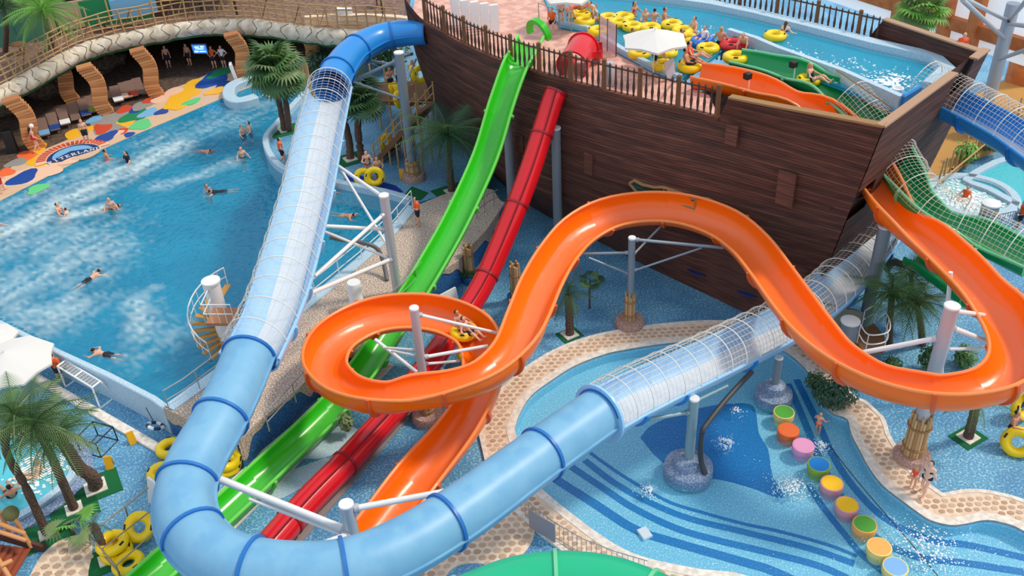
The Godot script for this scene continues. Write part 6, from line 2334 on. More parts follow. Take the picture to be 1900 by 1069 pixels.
# ---------------------------------------------------------------- ship fittings
func make_ship_things() -> void:
	var gs := thing("glass_screen", "pinkish glass wind screen in dark frames at the basin's edge", "screen", spot(1130, 92, 9.2))
	for k in 2:
		var a := spot(1112 + k * 15, 84 + k * 10, 9.2)
		var b := spot(1127 + k * 16, 94 + k * 11, 9.2)
		var p := Shape.new()
		p.hard()
		p.box((a + b) / 2.0 + Vector3(0, 0.85, 0), Vector3(a.distance_to(b) / 2.0, 0.85, 0.015), Basis((b - a).normalized(), Vector3.UP, (b - a).normalized().cross(Vector3.UP)))
		put(p, "pane", clear(mat(c8(226, 190, 196), 0.2), 0.5), gs)
		for q in [a, b]:
			var f := Shape.new()
			f.bar(q, q + Vector3(0, 1.75, 0), 0.03, 0.03, 6)
			put(f, "frame_post", M.baluster, gs)
	var lk := thing("locker_row", "row of white locker panels behind the railing near the bow", "lockers", spot(880, 45, 9.2))
	for k in 5:
		var p := Shape.new()
		p.box(spot(845 + k * 18, 22 + k * 3, 10.0), Vector3(0.24, 0.8, 0.1), Basis(Vector3.UP, 0.25), 0.02)
		put(p, "locker_door", M.white_paint, lk)
	var bn := Shape.new()
	bn.lathe(spot(1132, 158, 9.2), [Vector2(0, 0), Vector2(0.2, 0), Vector2(0.2, 1.15), Vector2(0.16, 1.2), Vector2(0, 1.2)], 16)
	tag(put(bn, "steel_bollard", M.steel), "steel cylinder standing behind the ship's railing", "bollard")
	var pb := Shape.new()
	pb.lathe(spot(1662, 186, 9.2), [Vector2(0.0, 0), Vector2(0.24, 0), Vector2(0.27, 0.62), Vector2(0.22, 0.62), Vector2(0.2, 0.5), Vector2(0, 0.5)], 18)
	tag(put(pb, "white_tub", M.white_paint), "white tub with dark filling at the river's stern end", "tub")
	var bb := Shape.new()
	bb.box(spot(1688, 182, 9.6), Vector3(0.75, 0.4, 0.12), Basis(Vector3.UP, 0.7), 0.08)
	tag(put(bb, "blue_board", M.blue_deep), "blue foam board at the river's stern end", "board")
	for q in [["lamp box on a short post between the flumes", 1472, 150], ["lamp box on a short post above the orange flume's left wall", 1388, 172]]:
		var base := spot(q[1], q[2], 9.4)
		var t := thing("lamp_box", q[0], "lamp", base)
		var s := Shape.new()
		s.bar(base, base + Vector3(0, 0.7, 0), 0.03, 0.03, 6)
		put(s, "post", M.kerb, t)
		var b := Shape.new()
		b.box(base + Vector3(-0.1, 0.85, 0), Vector3(0.16, 0.16, 0.14), Basis(Vector3.UP, 0.5), 0.03)
		put(b, "box", M.black, t)
	var gp := thing("starting_gate", "grey starting board with a chair at the orange flume's mouth", "panel", spot(1240, 145, 9.2))
	var g1 := Shape.new()
	g1.box(spot(1243, 130, 9.75), Vector3(0.3, 0.55, 0.04), Basis(Vector3.UP, 0.6) * Basis(Vector3.BACK, 0.2), 0.02)
	put(g1, "board", mat(c8(196, 192, 196), 0.6), gp)
	var g2 := Shape.new()
	g2.bar(spot(1253, 148, 9.2), spot(1253, 148, 11.6), 0.05, 0.05, 8)
	put(g2, "pole", M.steel, gp)
	wire_rail("thin steel rail on the deck beside the green entry arch", spots([[1000, 40], [1030, 52], [1062, 60]], 9.2), 1.1, 0.9, 1, M.rail)
	# netting fence between river and emerald flume
	var nf := thing("net_fence", "sagging grey net between the river divider and the emerald flume", "net", spot(1610, 185, 9.2))
	var nl := []
	var nh := []
	for k in 14:
		var u := k / 13.0
		nl.append(spot(lerpf(1560, 1640, u), lerpf(150, 212, u), 9.4))
		nh.append(spot(lerpf(1552, 1655, u), lerpf(130, 200, u), 9.9 + 0.2 * sin(u * PI)))
	var ns := Shape.new()
	for k in 14:
		ns.bar(nl[k], nh[k], 0.008, 0.008, 3)
	for j in 7:
		var line := []
		for k in 14:
			line.append(nl[k].lerp(nh[k], j / 6.0))
		ns.pipe(line, 0.008, 3, false)
	stuff(put(ns, "mesh", M.net, nf))
	var nr := Shape.new()
	nr.pipe(nh, 0.03, 5)
	put(nr, "top_rope", M.rope_trim, nf)
	# bamboo stair tower by the bow
	var bs := thing("bamboo_stairs", "bamboo and timber staircase leading up to the ship's bow", "staircase", spot(735, 285, 1.12))
	var c0 := spot(712, 288, 1.12)
	var c1 := spot(790, 200, 5.0)
	for k in 16:
		var u := k / 15.0
		var q := Shape.new()
		var p := c0.lerp(c1, u)
		q.box(p, Vector3(0.9, 0.05, 0.17), Basis((c1 - c0).cross(Vector3.UP).normalized(), Vector3.UP, Vector3(c1.x - c0.x, 0, c1.z - c0.z).normalized()), 0.01)
		put(q, "tread", M.bamboo_dark, bs)
	var side := (c1 - c0).cross(Vector3.UP).normalized() * 0.95
	for s in [-1.0, 1.0]:
		var q := Shape.new()
		q.beam(c0 + side * s - Vector3(0, 0.1, 0), c1 + side * s - Vector3(0, 0.1, 0), 0.12, 0.3)
		put(q, "stringer", M.bamboo_dark, bs)
		for k in 7:
			var p: Vector3 = (c0 + side * s).lerp(c1 + side * s, k / 6.0)
			var b := Shape.new()
			b.bar(Vector3(p.x, 1.12, p.z), p + Vector3(0, 1.3, 0), 0.06, 0.05, 6)
			put(b, "pole", M.bamboo, bs)
		for y in [0.6, 1.1]:
			var r := Shape.new()
			r.bar(c0 + side * s + Vector3(0, y, 0), c1 + side * s + Vector3(0, y, 0), 0.045, 0.045, 6)
			put(r, "handrail", M.bamboo, bs)
	# gallery behind the stairs with its poles
	var gl := Shape.new()
	var gpts := spots([[660, 160], [720, 150], [800, 150], [830, 178], [760, 190], [690, 185]], 3.2)
	gl.slab(flat(gpts), 2.9, 3.2, true)
	put(gl, "landing", M.bamboo_dark, bs)
	for q in [[668, 165], [690, 158], [715, 152], [742, 150], [770, 150], [796, 152], [700, 186], [722, 187], [750, 190], [775, 188]]:
		var p := spot(q[0], q[1], 3.2)
		var b := Shape.new()
		b.bar(Vector3(p.x, 1.12, p.z), p + Vector3(0, 1.5, 0), 0.06, 0.05, 6)
		put(b, "pole", M.bamboo, bs)
	for q in [[[690, 186], [800, 190]], [[662, 160], [800, 150]]]:
		for y in [0.5, 1.0]:
			var b := Shape.new()
			b.bar(spot(q[0][0], q[0][1], 3.2 + y), spot(q[1][0], q[1][1], 3.2 + y), 0.04, 0.04, 6)
			put(b, "handrail", M.bamboo, bs)
	for q in [["bather in line on the bamboo gallery behind the yellow tubes, nearest the ship", 768, 158, 0], ["bather in line on the bamboo gallery, left one", 727, 172, 1], ["bather in line on the bamboo gallery, middle one", 742, 165, 2]]:
		person(q[0], "carry", spot(q[1], q[2], 3.2), 0.3 * q[3], {"skin": q[3], "hair": 1, "bottom": ["shorts", "cloth_dark"]})


# ---------------------------------------------------------------- beach and balcony on the left
func make_balcony() -> void:
	# sand-coloured beach along the wave pool
	var shore := smooth(spots([[-150, 446], [-80, 412], [0, 373], [121, 311], [210, 268], [328, 218], [429, 176], [500, 150], [556, 148]], 1.1), 6)
	var back := smooth(spots([[570, 120], [470, 118], [400, 132], [330, 165], [260, 195], [190, 232], [120, 262], [50, 292], [0, 322], [-150, 390]], 1.1), 6)
	var s := Shape.new()
	s.slab(flat(shore + back), 0.0, 1.12)
	var beach := structure(s, "beach_floor", M.mos_sand, "sand-coloured tiled beach with bright mosaic blobs")
	var blobs := [
		[215, 226, 52, 17, "mos_grey"], [60, 322, 60, 16, "mos_pink"], [345, 176, 60, 18, "mos_sand"],
		[42, 330, 30, 10, "mos_blue"], [70, 350, 22, 6, "mos_lime"], [12, 320, 16, 7, "mos_orange"], [78, 296, 28, 11, "mos_yellow"], [52, 288, 22, 8, "mos_orange"], [30, 302, 20, 6, "mos_grey"], [100, 318, 18, 6, "mos_pink"], [25, 352, 22, 5, "mos_sand"],
		[72, 275, 16, 8, "mos_yellow"], [146, 246, 26, 8, "mos_yellow"], [190, 238, 17, 9, "mos_red"], [205, 222, 20, 8, "mos_grey"], [235, 226, 18, 7, "mos_yellow"], [250, 215, 26, 10, "mos_green"], [232, 203, 14, 6, "mos_red"], [250, 205, 10, 5, "mos_blue"], [265, 196, 20, 7, "mos_grey"], [275, 210, 18, 6, "mos_sky"], [262, 232, 20, 8, "mos_lime"], [228, 243, 10, 4, "mos_red"], [208, 250, 22, 5, "mos_pink"], [198, 254, 20, 7, "mos_blue"], [240, 250, 10, 3, "mos_blue"], [175, 222, 14, 5, "mos_sky"],
		[300, 208, 12, 4, "mos_blue"], [275, 188, 10, 4, "mos_red"], [340, 178, 30, 10, "mos_yellow"], [365, 158, 26, 10, "mos_yellow"], [330, 195, 24, 8, "mos_yellow"], [355, 190, 16, 4, "mos_lime"], [395, 148, 30, 12, "mos_blue"], [415, 160, 18, 7, "mos_blue"], [400, 170, 18, 5, "mos_yellow"], [408, 136, 24, 6, "mos_green"], [320, 172, 20, 6, "mos_pink"], [298, 185, 18, 5, "mos_pink"], [130, 300, 20, 4, "mos_pink"], [160, 290, 24, 4, "mos_sand"]]
	var g := RandomNumberGenerator.new()
	g.seed = 4
	var layer := 0
	for b in blobs:
		layer += 1
		var ring := PackedVector2Array()
		for k in 18:
			var a := TAU * k / 18
			var r := 1.0 + 0.16 * sin(a * 3.0 + b[0]) + 0.1 * sin(a * 2.0 + b[1])
			var p := spot(b[0] + cos(a) * b[2] * r + sin(a) * 3.0, b[1] + sin(a) * b[3] * r - cos(a) * b[2] * 0.35 * r, 1.12)
			ring.append(Vector2(p.x, p.z))
		var q := Shape.new()
		q.slab(ring, 1.12, 1.124 + 0.0015 * layer)
		put(q, "mosaic_blob", M[b[4]], beach)
	# arched name sign of the park laid in the beach
	var sg := thing("mosaic_sign", "arched floor sign with red rays and white PITERLAND letters", "sign", spot(140, 268, 1.13))
	var oc := spot(137, 288, 1.13)
	var ux := (spot(188, 262, 1.13) - spot(88, 292, 1.13)).normalized()
	var uz := Vector3(-ux.z, 0, ux.x)
	if uz.z > 0:
		uz = -uz
	var fan := func(a: float, r: float, y: float) -> Vector3: return oc + (ux * cos(a) + uz * sin(a) * 0.95) * r + Vector3(0, y, 0)
	for k in 20:
		var a0 := PI * (0.06 + 0.88 * k / 20.0)
		var a1 := PI * (0.06 + 0.88 * (k + 0.72) / 20.0)
		var q := Shape.new()
		q.hard()
		q.quad(fan.call(a0, 1.75, 0.04), fan.call(a1, 1.75, 0.04), fan.call(a1, 2.35, 0.04), fan.call(a0, 2.35, 0.04))
		put(q, "red_ray", M.mos_red, sg)
	var base_s := Shape.new()
	base_s.hard()
	for k in 20:
		var a0 := PI * k / 20.0
		var a1 := PI * (k + 1) / 20.0
		base_s.tri(oc + Vector3(0, 0.03, 0), fan.call(a0, 2.4, 0.03), fan.call(a1, 2.4, 0.03))
	put(base_s, "pale_field", M.mos_pink, sg)
	var nav := Shape.new()
	nav.hard()
	var water := Shape.new()
	water.hard()
	for k in 20:
		var a0 := PI * k / 20.0
		var a1 := PI * (k + 1) / 20.0
		nav.quad(fan.call(a0, 0.0, 0.045) - uz * 0.75, fan.call(a1, 0.0, 0.045) - uz * 0.75, fan.call(a1, 1.7, 0.045) - uz * 0.1, fan.call(a0, 1.7, 0.045) - uz * 0.1)
		water.tri(fan.call(PI / 2, 0.7, 0.055), fan.call(a0, 1.3, 0.055) + uz * 0.12, fan.call(a1, 1.3, 0.055) + uz * 0.12)
	put(nav, "navy_field", M.mos_navy, sg)
	put(water, "blue_arch", M.mos_sky, sg)
	var word := "PITERLAND"
	var font := SystemFont.new()
	font.font_names = PackedStringArray(["Droid Serif"])
	for k in word.length():
		var tm := TextMesh.new()
		tm.text = word[k]
		tm.font = font
		tm.font_size = 24
		tm.pixel_size = 0.022
		tm.depth = 0.02
		var o := put_mesh(tm, "letter", M.white_paint, sg)
		var u := (k + 0.5) / word.length()
		var at: Vector3 = oc + ux * lerpf(-1.75, 1.75, u) + uz * (-0.28 + 0.28 * sin(u * PI)) + Vector3(0, 0.075, 0)
		var tilt := lerpf(0.25, -0.25, u)
		var lx := ux.rotated(Vector3.UP, tilt)
		var ly := uz.rotated(Vector3.UP, tilt)
		o.transform = hall_frame(sg).affine_inverse() * Transform3D(Basis(lx, ly, Vector3.UP), at)
	# shaded floor and back wall below the balcony
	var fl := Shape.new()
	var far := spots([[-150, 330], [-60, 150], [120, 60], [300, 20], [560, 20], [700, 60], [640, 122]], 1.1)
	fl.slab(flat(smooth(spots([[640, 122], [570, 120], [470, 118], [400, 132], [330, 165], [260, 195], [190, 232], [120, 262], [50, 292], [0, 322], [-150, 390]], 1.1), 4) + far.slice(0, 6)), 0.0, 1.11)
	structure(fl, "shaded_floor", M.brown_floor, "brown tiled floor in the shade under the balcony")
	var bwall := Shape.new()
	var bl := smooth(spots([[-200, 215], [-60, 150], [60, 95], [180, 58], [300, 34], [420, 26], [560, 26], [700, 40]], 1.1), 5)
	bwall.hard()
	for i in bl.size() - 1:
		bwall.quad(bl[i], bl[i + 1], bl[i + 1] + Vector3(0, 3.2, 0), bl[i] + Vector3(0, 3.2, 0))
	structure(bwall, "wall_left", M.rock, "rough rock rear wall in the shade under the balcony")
	# rocks against the back wall
	g.seed = 12
	for q in [["grey boulder under the balcony beside the leftmost pillar", 88, 178, 1.3], ["grey boulder between the second and third pillar", 195, 130, 1.2], ["pale boulder behind the third pillar", 215, 120, 0.9], ["dark boulder at the picture's left edge under the balcony", 10, 212, 1.2]]:
		var c := spot(q[1], q[2], 1.1)
		var r := Shape.new()
		r.soft()
		var pts := {}
		noise.seed = int(q[1])
		noise.frequency = 0.8
		for i in 9:
			for k in 14:
				var a := PI * i / 8.0 - PI / 2
				var b := TAU * k / 14
				var d := Vector3(cos(a) * cos(b), sin(a), cos(a) * sin(b))
				pts[Vector2i(i, k)] = c + Vector3(0, q[3] * 0.5, 0) + d * Vector3(q[3], q[3] * 0.7, q[3]) * (1.0 + 0.5 * noise.get_noise_3dv(d * 2.0))
		for i in 8:
			for k in 14:
				r.quad(pts[Vector2i(i, k)], pts[Vector2i(i + 1, k)], pts[Vector2i(i + 1, (k + 1) % 14)], pts[Vector2i(i, (k + 1) % 14)])
		tag(put(r, "boulder", M.rock), q[0], "rock")
	# balcony slab
	var edge := smooth(spots([[-80, 222], [0, 178], [40, 157], [95, 127], [150, 98], [200, 82], [260, 69], [330, 56], [400, 49], [480, 51], [560, 62], [620, 69], [690, 70], [740, 74]], 4.6), 6)
	var rear := spots([[760, -20], [500, -60], [200, -60], [0, -10], [-200, 60], [-200, 250]], 5.0)
	var bs := Shape.new()
	bs.slab(flat(edge + rear), 4.15, 5.0, true)
	structure(bs, "balcony_floor", M.balcony_floor, "brown floor of the upper balcony terrace")
	# pale cracked log edge
	var lg := thing("balcony_edge", "pale cracked rock-like log rim of the balcony", "balcony edge", edge[0])
	noise.seed = 40
	noise.frequency = 0.35
	var rr := []
	for i in edge.size():
		rr.append(0.58 + 0.12 * noise.get_noise_1d(i * 2.7))
	var ls := Shape.new()
	ls.pipe(edge, rr, 16)
	put(ls, "log", M.log_white, lg)
	for i in range(2, edge.size() - 2, 2):
		var d: Vector3 = (edge[i + 1] - edge[i - 1]).normalized()
		var side := d.cross(Vector3.UP).normalized()
		if side.dot(EYE - edge[i]) < 0:
			side = -side
		var line := []
		for k in 7:
			var a := lerpf(1.5, -0.9, k / 6.0)
			line.append(edge[i] + d * (0.25 * sin(k * 1.3 + i)) + (side * cos(a) + Vector3.UP * sin(a)) * (rr[i] * 1.0))
		var cr := Shape.new()
		cr.pipe(line, 0.035, 4)
		put(cr, "crack_line", mat(c8(120, 108, 96), 0.9), lg)
	var ms := Shape.new()
	var low := []
	for i in edge.size():
		low.append(edge[i] - Vector3(0, rr[i] * 0.93, 0))
	ms.pipe(low, 0.22, 6)
	put(ms, "moss_fringe", M.moss, lg)
	# bamboo railing on the balcony
	var br := thing("bamboo_railing", "rustic bamboo railing along the balcony edge", "railing", edge[0])
	g.seed = 8
	var posts := even(edge, 0.75)
	for p in posts:
		var h := 1.75 if g.randf() < 0.55 else g.randf_range(2.0, 3.3)
		var q := Shape.new()
		var foot: Vector3 = p + Vector3(0, 0.45, -0.25)
		q.bar(foot, foot + Vector3(g.randf_range(-0.15, 0.15), h, g.randf_range(-0.1, 0.1)), 0.07, 0.055, 5)
		put(q, "bamboo_post", M.bamboo, br)
	for y in [0.75, 1.1, 1.5, 1.9, 2.2]:
		var line := []
		for p in edge:
			line.append(p + Vector3(0, y + 0.04 * sin(p.x * 2.0 + y * 9.0), -0.25))
		var q := Shape.new()
		q.pipe(line, 0.05, 4)
		put(q, "bamboo_rail", M.bamboo, br)
	for i in range(0, posts.size() - 1):
		if g.randf() < 0.55:
			var q := Shape.new()
			q.bar(posts[i] + Vector3(0, 0.6, -0.25), posts[i + 1] + Vector3(0, 2.1, -0.25), 0.04, 0.04, 4)
			put(q, "brace_pole", M.bamboo if i % 2 else M.bamboo_dark, br)
	# wavy planked pillars
	for q in [["leftmost wavy wooden pillar with a round lamp", 72, 272, 40, 168], ["second wavy wooden pillar from the left", 200, 208, 168, 112], ["third wavy wooden pillar behind the mosaic", 294, 176, 268, 92], ["wavy wooden pillar right of the hanging screen", 462, 146, 444, 68], ["dark wavy pillar behind the gap between first and second", 138, 186, 118, 130], ["wavy pillar glimpsed behind the blue tube", 590, 138, 586, 72]]:
		var base := spot(q[1], q[2], 1.12)
		var t := thing("wavy_pillar", q[0], "pillar", base)
		var face := (Vector3(EYE.x, 0, EYE.z) - Vector3(base.x, 0, base.z)).normalized()
		var side := face.cross(Vector3.UP).normalized()
		var rows := 18
		for k in rows:
			var y0 := 3.65 * k / rows
			var y1 := 3.65 * (k + 0.95) / rows
			var o0 := side * (0.2 * sin(y0 * 1.9 + 0.5) + 0.13 * y0) + face * 0.05 * sin(y0 * 2.0)
			var s2 := Shape.new()
			s2.box(base + o0 + Vector3(0, (y0 + y1) / 2.0, 0), Vector3(0.52, (y1 - y0) / 2.0, 0.4), Basis(side, Vector3.UP, face).rotated(face, 0.12 * cos(y0 * 1.9 + 0.5)), 0.015)
			put(s2, "plank", M.pillar[(k * 2 + int(q[1])) % 3], t)
		if q[1] == 72:
			var lm := Shape.new()
			lm.ball(base + face * 0.5 + Vector3(0, 1.7, 0), Vector3.ONE * 0.16, 12)
			put(lm, "round_lamp", M.white_paint, t)
	# hanging screen
	var hs := thing("hanging_screen", "blue information screen hanging under the balcony", "screen", spot(371, 90, 3.0))
	var sc := spot(371, 90, 3.1)
	var sf := Shape.new()
	sf.box(sc, Vector3(0.62, 0.42, 0.08), Basis(Vector3.UP, -0.15) * Basis(Vector3.RIGHT, 0.15), 0.02)
	put(sf, "casing", M.black, hs)
	var fb := Basis(Vector3.UP, -0.15) * Basis(Vector3.RIGHT, 0.15)
	var em := mat(c8(40, 110, 200), 0.4)
	em.emission_enabled = true
	em.emission = c8(50, 120, 210)
	em.emission_energy_multiplier = 0.8
	var ss := Shape.new()
	ss.box(sc + fb.z * 0.085, Vector3(0.56, 0.36, 0.006), fb)
	put(ss, "screen_face", em, hs)
	var ew := mat(c8(230, 240, 250), 0.4)
	ew.emission_enabled = true
	ew.emission = c8(220, 235, 250)
	ew.emission_energy_multiplier = 0.7
	for q in [[-0.2, 0.17, 0.18, 0.05], [0.25, 0.2, 0.14, 0.06], [0.0, 0.02, 0.34, 0.035], [-0.3, -0.2, 0.16, 0.07], [0.2, -0.2, 0.26, 0.04]]:
		var ln := Shape.new()
		ln.box(sc + fb * Vector3(q[0], q[1], 0.095), Vector3(q[2], q[3], 0.004), fb)
		put(ln, "text_block", ew, hs)
	var lamp := OmniLight3D.new()
	lamp.name = "screen_light"
	lamp.light_color = c8(90, 150, 230)
	lamp.light_energy = 1.2
	lamp.omni_range = 60.0
	lamp.shadow_enabled = true
	lamp.light_size = 0.5
	hs.add_child(lamp)
	lamp.position = hall_frame(hs).affine_inverse() * (sc + fb.z * 0.4)
	var sp := Shape.new()
	sp.box(spot(18, 262, 1.9), Vector3(0.3, 0.8, 0.3), Basis(Vector3.UP, 0.3), 0.04)
	tag(put(sp, "loudspeaker", M.black), "tall black loudspeaker left of the leftmost pillar", "speaker")
	# loungers under the balcony
	var proto: Node3D = null
	var k := 0
	for q in [[84, 250, "mos_sky", "first lounger from the left pillar, with a light blue towel"], [103, 240, "mos_blue", "second lounger, with a dark blue towel"], [122, 230, "cloth_white", "third lounger, with a white towel"], [141, 221, "lounge", "fourth lounger in the shade, bare"], [160, 213, "mos_blue", "fifth lounger, with a small blue towel"], [174, 207, "disc_lime", "sixth lounger beside the second pillar, with a yellow towel"], [220, 188, "cloth_white", "lounger right of the second pillar, with a white towel"], [236, 181, "mos_pink", "lounger with a pale pink towel right of the second pillar"], [247, 178, "mos_red", "lounger with a crimson towel before the third pillar"], [261, 173, "lounge", "bare dark lounger next to the third pillar"]]:
		var at := spot(q[0], q[1], 1.12)
		var t: Node3D
		if proto == null:
			proto = thing("sun_lounger", q[3], "lounger", at, "loungers under the balcony", 0.45)
			var ba := Shape.new()
			ba.box(Vector3(0, 0.32, 0.3), Vector3(0.33, 0.04, 0.65), Basis.IDENTITY, 0.02)
			put_mesh(ba.done(), "seat", M.lounge, proto)
			var bk := Shape.new()
			bk.box(Vector3(0, 0.6, -0.6), Vector3(0.33, 0.04, 0.42), Basis(Vector3.RIGHT, 0.75), 0.02)
			put_mesh(bk.done(), "backrest", M.lounge, proto)
			for e in [[-0.28, 0.85], [0.28, 0.85], [-0.28, -0.3], [0.28, -0.3]]:
				var lgs := Shape.new()
				lgs.bar(Vector3(e[0], 0, e[1]), Vector3(e[0], 0.3, e[1]), 0.025, 0.025, 5)
				put_mesh(lgs.done(), "leg", M.iron, proto)
			t = proto
		else:
			t = copy_of(proto, q[3], at, 0.45, "loungers under the balcony")
			if t.has_node("towel"):
				t.get_node("towel").free()
		if q[2] != "lounge":
			var tw := Shape.new()
			tw.box(Vector3(0, 0.375, 0.45), Vector3(0.34, 0.015, 0.42), Basis.IDENTITY, 0.005)
			put_mesh(tw.done(), "towel", M[q[2]], t)
		k += 1
	# unseen slab added overhead to shade the back of the terrace
	var ug := Shape.new()
	ug.slab(flat(spots([[-260, 20], [0, -50], [150, -66], [300, -84], [480, -100], [480, -180], [-260, -180]], 9.6)), 9.6, 10.0, true)
	structure(ug, "added_shade_slab", M.balcony_floor, "unseen slab added above the terrace for shade")
	# furnishing of the balcony: posts, panels, tables, chairs
	for q in [["orange wooden column on the balcony right of the palm", 172, 48, 9.0], ["orange wooden column at the balcony's middle", 262, 30, 9.0], ["short orange wooden column at the left edge of the balcony", 48, 70, 7.0]]:
		var p := spot(q[1], q[2], 5.0)
		var s3 := Shape.new()
		s3.box(p + Vector3(0, (q[3] - 5.0) / 2.0, 0), Vector3(0.3, (q[3] - 5.0) / 2.0, 0.3), Basis(Vector3.UP, 0.3), 0.03)
		tag(put(s3, "timber_column", M.glulam), q[0], "column")
	for q in [["green mural panel on the balcony's rear side", 215, 18, 2.4, 1.0, "mos_green", 6.4], ["pale blue mural panel beside the green one", 248, 12, 1.6, 0.7, "mos_sky", 6.6], ["beige notice wall behind the balcony palm", 120, 30, 1.6, 1.0, "mos_sand", 6.2], ["teal glazed panel in the balcony's left corner", 25, 50, 2.0, 1.3, "teal_panel", 6.3]]:
		var s3 := Shape.new()
		s3.box(spot(q[1], q[2], q[6]), Vector3(q[3], q[4], 0.06), Basis(Vector3.UP, 0.35), 0.02)
		tag(put(s3, "wall_panel", M[q[5]]), q[0], "panel")
	var dw := Shape.new()
	var dwl := spots([[-200, 90], [0, 30], [150, -14], [300, -40], [520, -60], [800, -60]], 5.0)
	dw.hard()
	for i in dwl.size() - 1:
		dw.quad(dwl[i], dwl[i + 1], dwl[i + 1] + Vector3(0, 4.0, 0), dwl[i] + Vector3(0, 4.0, 0))
	structure(dw, "wall_rear", M.rear_timber, "brown timber rear wall of the balcony terrace")
	for q in [["white chair on the balcony below the palm", 66, 70], ["white chair at the balcony's left edge, lower", 8, 78]]:
		var p := spot(q[1], q[2], 5.0)
		var t := thing("chair", q[0], "chair", p)
		var a := Shape.new()
		a.box(p + Vector3(0, 0.45, 0), Vector3(0.25, 0.03, 0.25), Basis(Vector3.UP, 0.4), 0.01)
		put(a, "seat", M.white_paint, t)
		var b := Shape.new()
		b.box(p + Basis(Vector3.UP, 0.4) * Vector3(0, 0.75, 0.24), Vector3(0.25, 0.3, 0.02), Basis(Vector3.UP, 0.4), 0.01)
		put(b, "backrest", M.white_paint, t)
		for e in [[-1, -1], [1, -1], [-1, 1], [1, 1]]:
			var l := Shape.new()
			var o := Basis(Vector3.UP, 0.4) * Vector3(e[0] * 0.22, 0, e[1] * 0.22)
			l.bar(p + o, p + o + Vector3(0, 0.45, 0), 0.02, 0.02, 5)
			put(l, "leg", M.white_paint, t)
	for q in [["dark dining set under the balcony palm", 40, 100], ["dark dining set right of the first orange column", 196, 56], ["dark dining set at the balcony's middle", 300, 30], ["dark dining set behind the blue tube's bend", 700, 12]]:
		var p := spot(q[1], q[2], 5.0)
		var t := thing("table", q[0], "table", p)
		var a := Shape.new()
		a.lathe(p, [Vector2(0.35, 0), Vector2(0.05, 0.05), Vector2(0.05, 0.7), Vector2(0.55, 0.72), Vector2(0.55, 0.76), Vector2(0, 0.76)], 16)
		put(a, "pedestal_top", M.bamboo_dark, t)
	var wbx := Shape.new()
	wbx.box(spot(640, 28, 5.6), Vector3(0.55, 0.55, 0.3), Basis(Vector3.UP, 0.1), 0.03)
	tag(put(wbx, "white_cabinet", M.white_paint), "white cabinet behind the bamboo railing near the blue tube", "cabinet")
	var lwall := Shape.new()
	lwall.sweep(smooth(spots([[568, 48], [640, 44], [720, 46], [760, 50]], 5.0), 4), PackedVector2Array([Vector2(-0.25, 0), Vector2(0.25, 0), Vector2(0.25, 0.7), Vector2(-0.25, 0.7)]), true, 1.0)
	structure(lwall, "parapet", M.walk, "low pale parapet on the balcony behind the railing")
	for q in [["thin dark pole rising from the balcony right of the palm", 112, 65], ["thin dark pole on the balcony at the mural", 198, 40], ["thin dark pole on the balcony, fourth from left", 375, 22], ["dark pole on the balcony left of the cabinet", 440, 28], ["dark pole on the balcony right of the cabinet", 712, 36]]:
		var p := spot(q[1], q[2], 5.0)
		var b := Shape.new()
		b.bar(p, p + Vector3(0, 5, 0), 0.09, 0.09, 8)
		tag(put(b, "thin_pole", M.iron), q[0], "pole")
	# leaning notice board and reeds near the spa
	var nb := Shape.new()
	nb.box(spot(434, 136, 1.9), Vector3(0.1, 0.8, 0.35), Basis(Vector3.UP, 0.2) * Basis(Vector3.BACK, 0.15), 0.02)
	tag(put(nb, "notice_board", M.white_paint), "narrow white notice board beside the screen pillar", "board")
	var rd := thing("bamboo_clump", "clump of upright bamboo sticks behind the netted trough", "bamboo", spot(575, 175, 1.12))
	g.seed = 2
	for i in 14:
		var p := spot(566 + g.randf() * 20, 165 + g.randf() * 24, 1.12)
		var b := Shape.new()
		b.bar(p, p + Vector3(g.randf_range(-0.2, 0.2), g.randf_range(1.4, 2.8), 0), 0.06, 0.05, 5)
		put(b, "bamboo_stick", M.bamboo, rd)


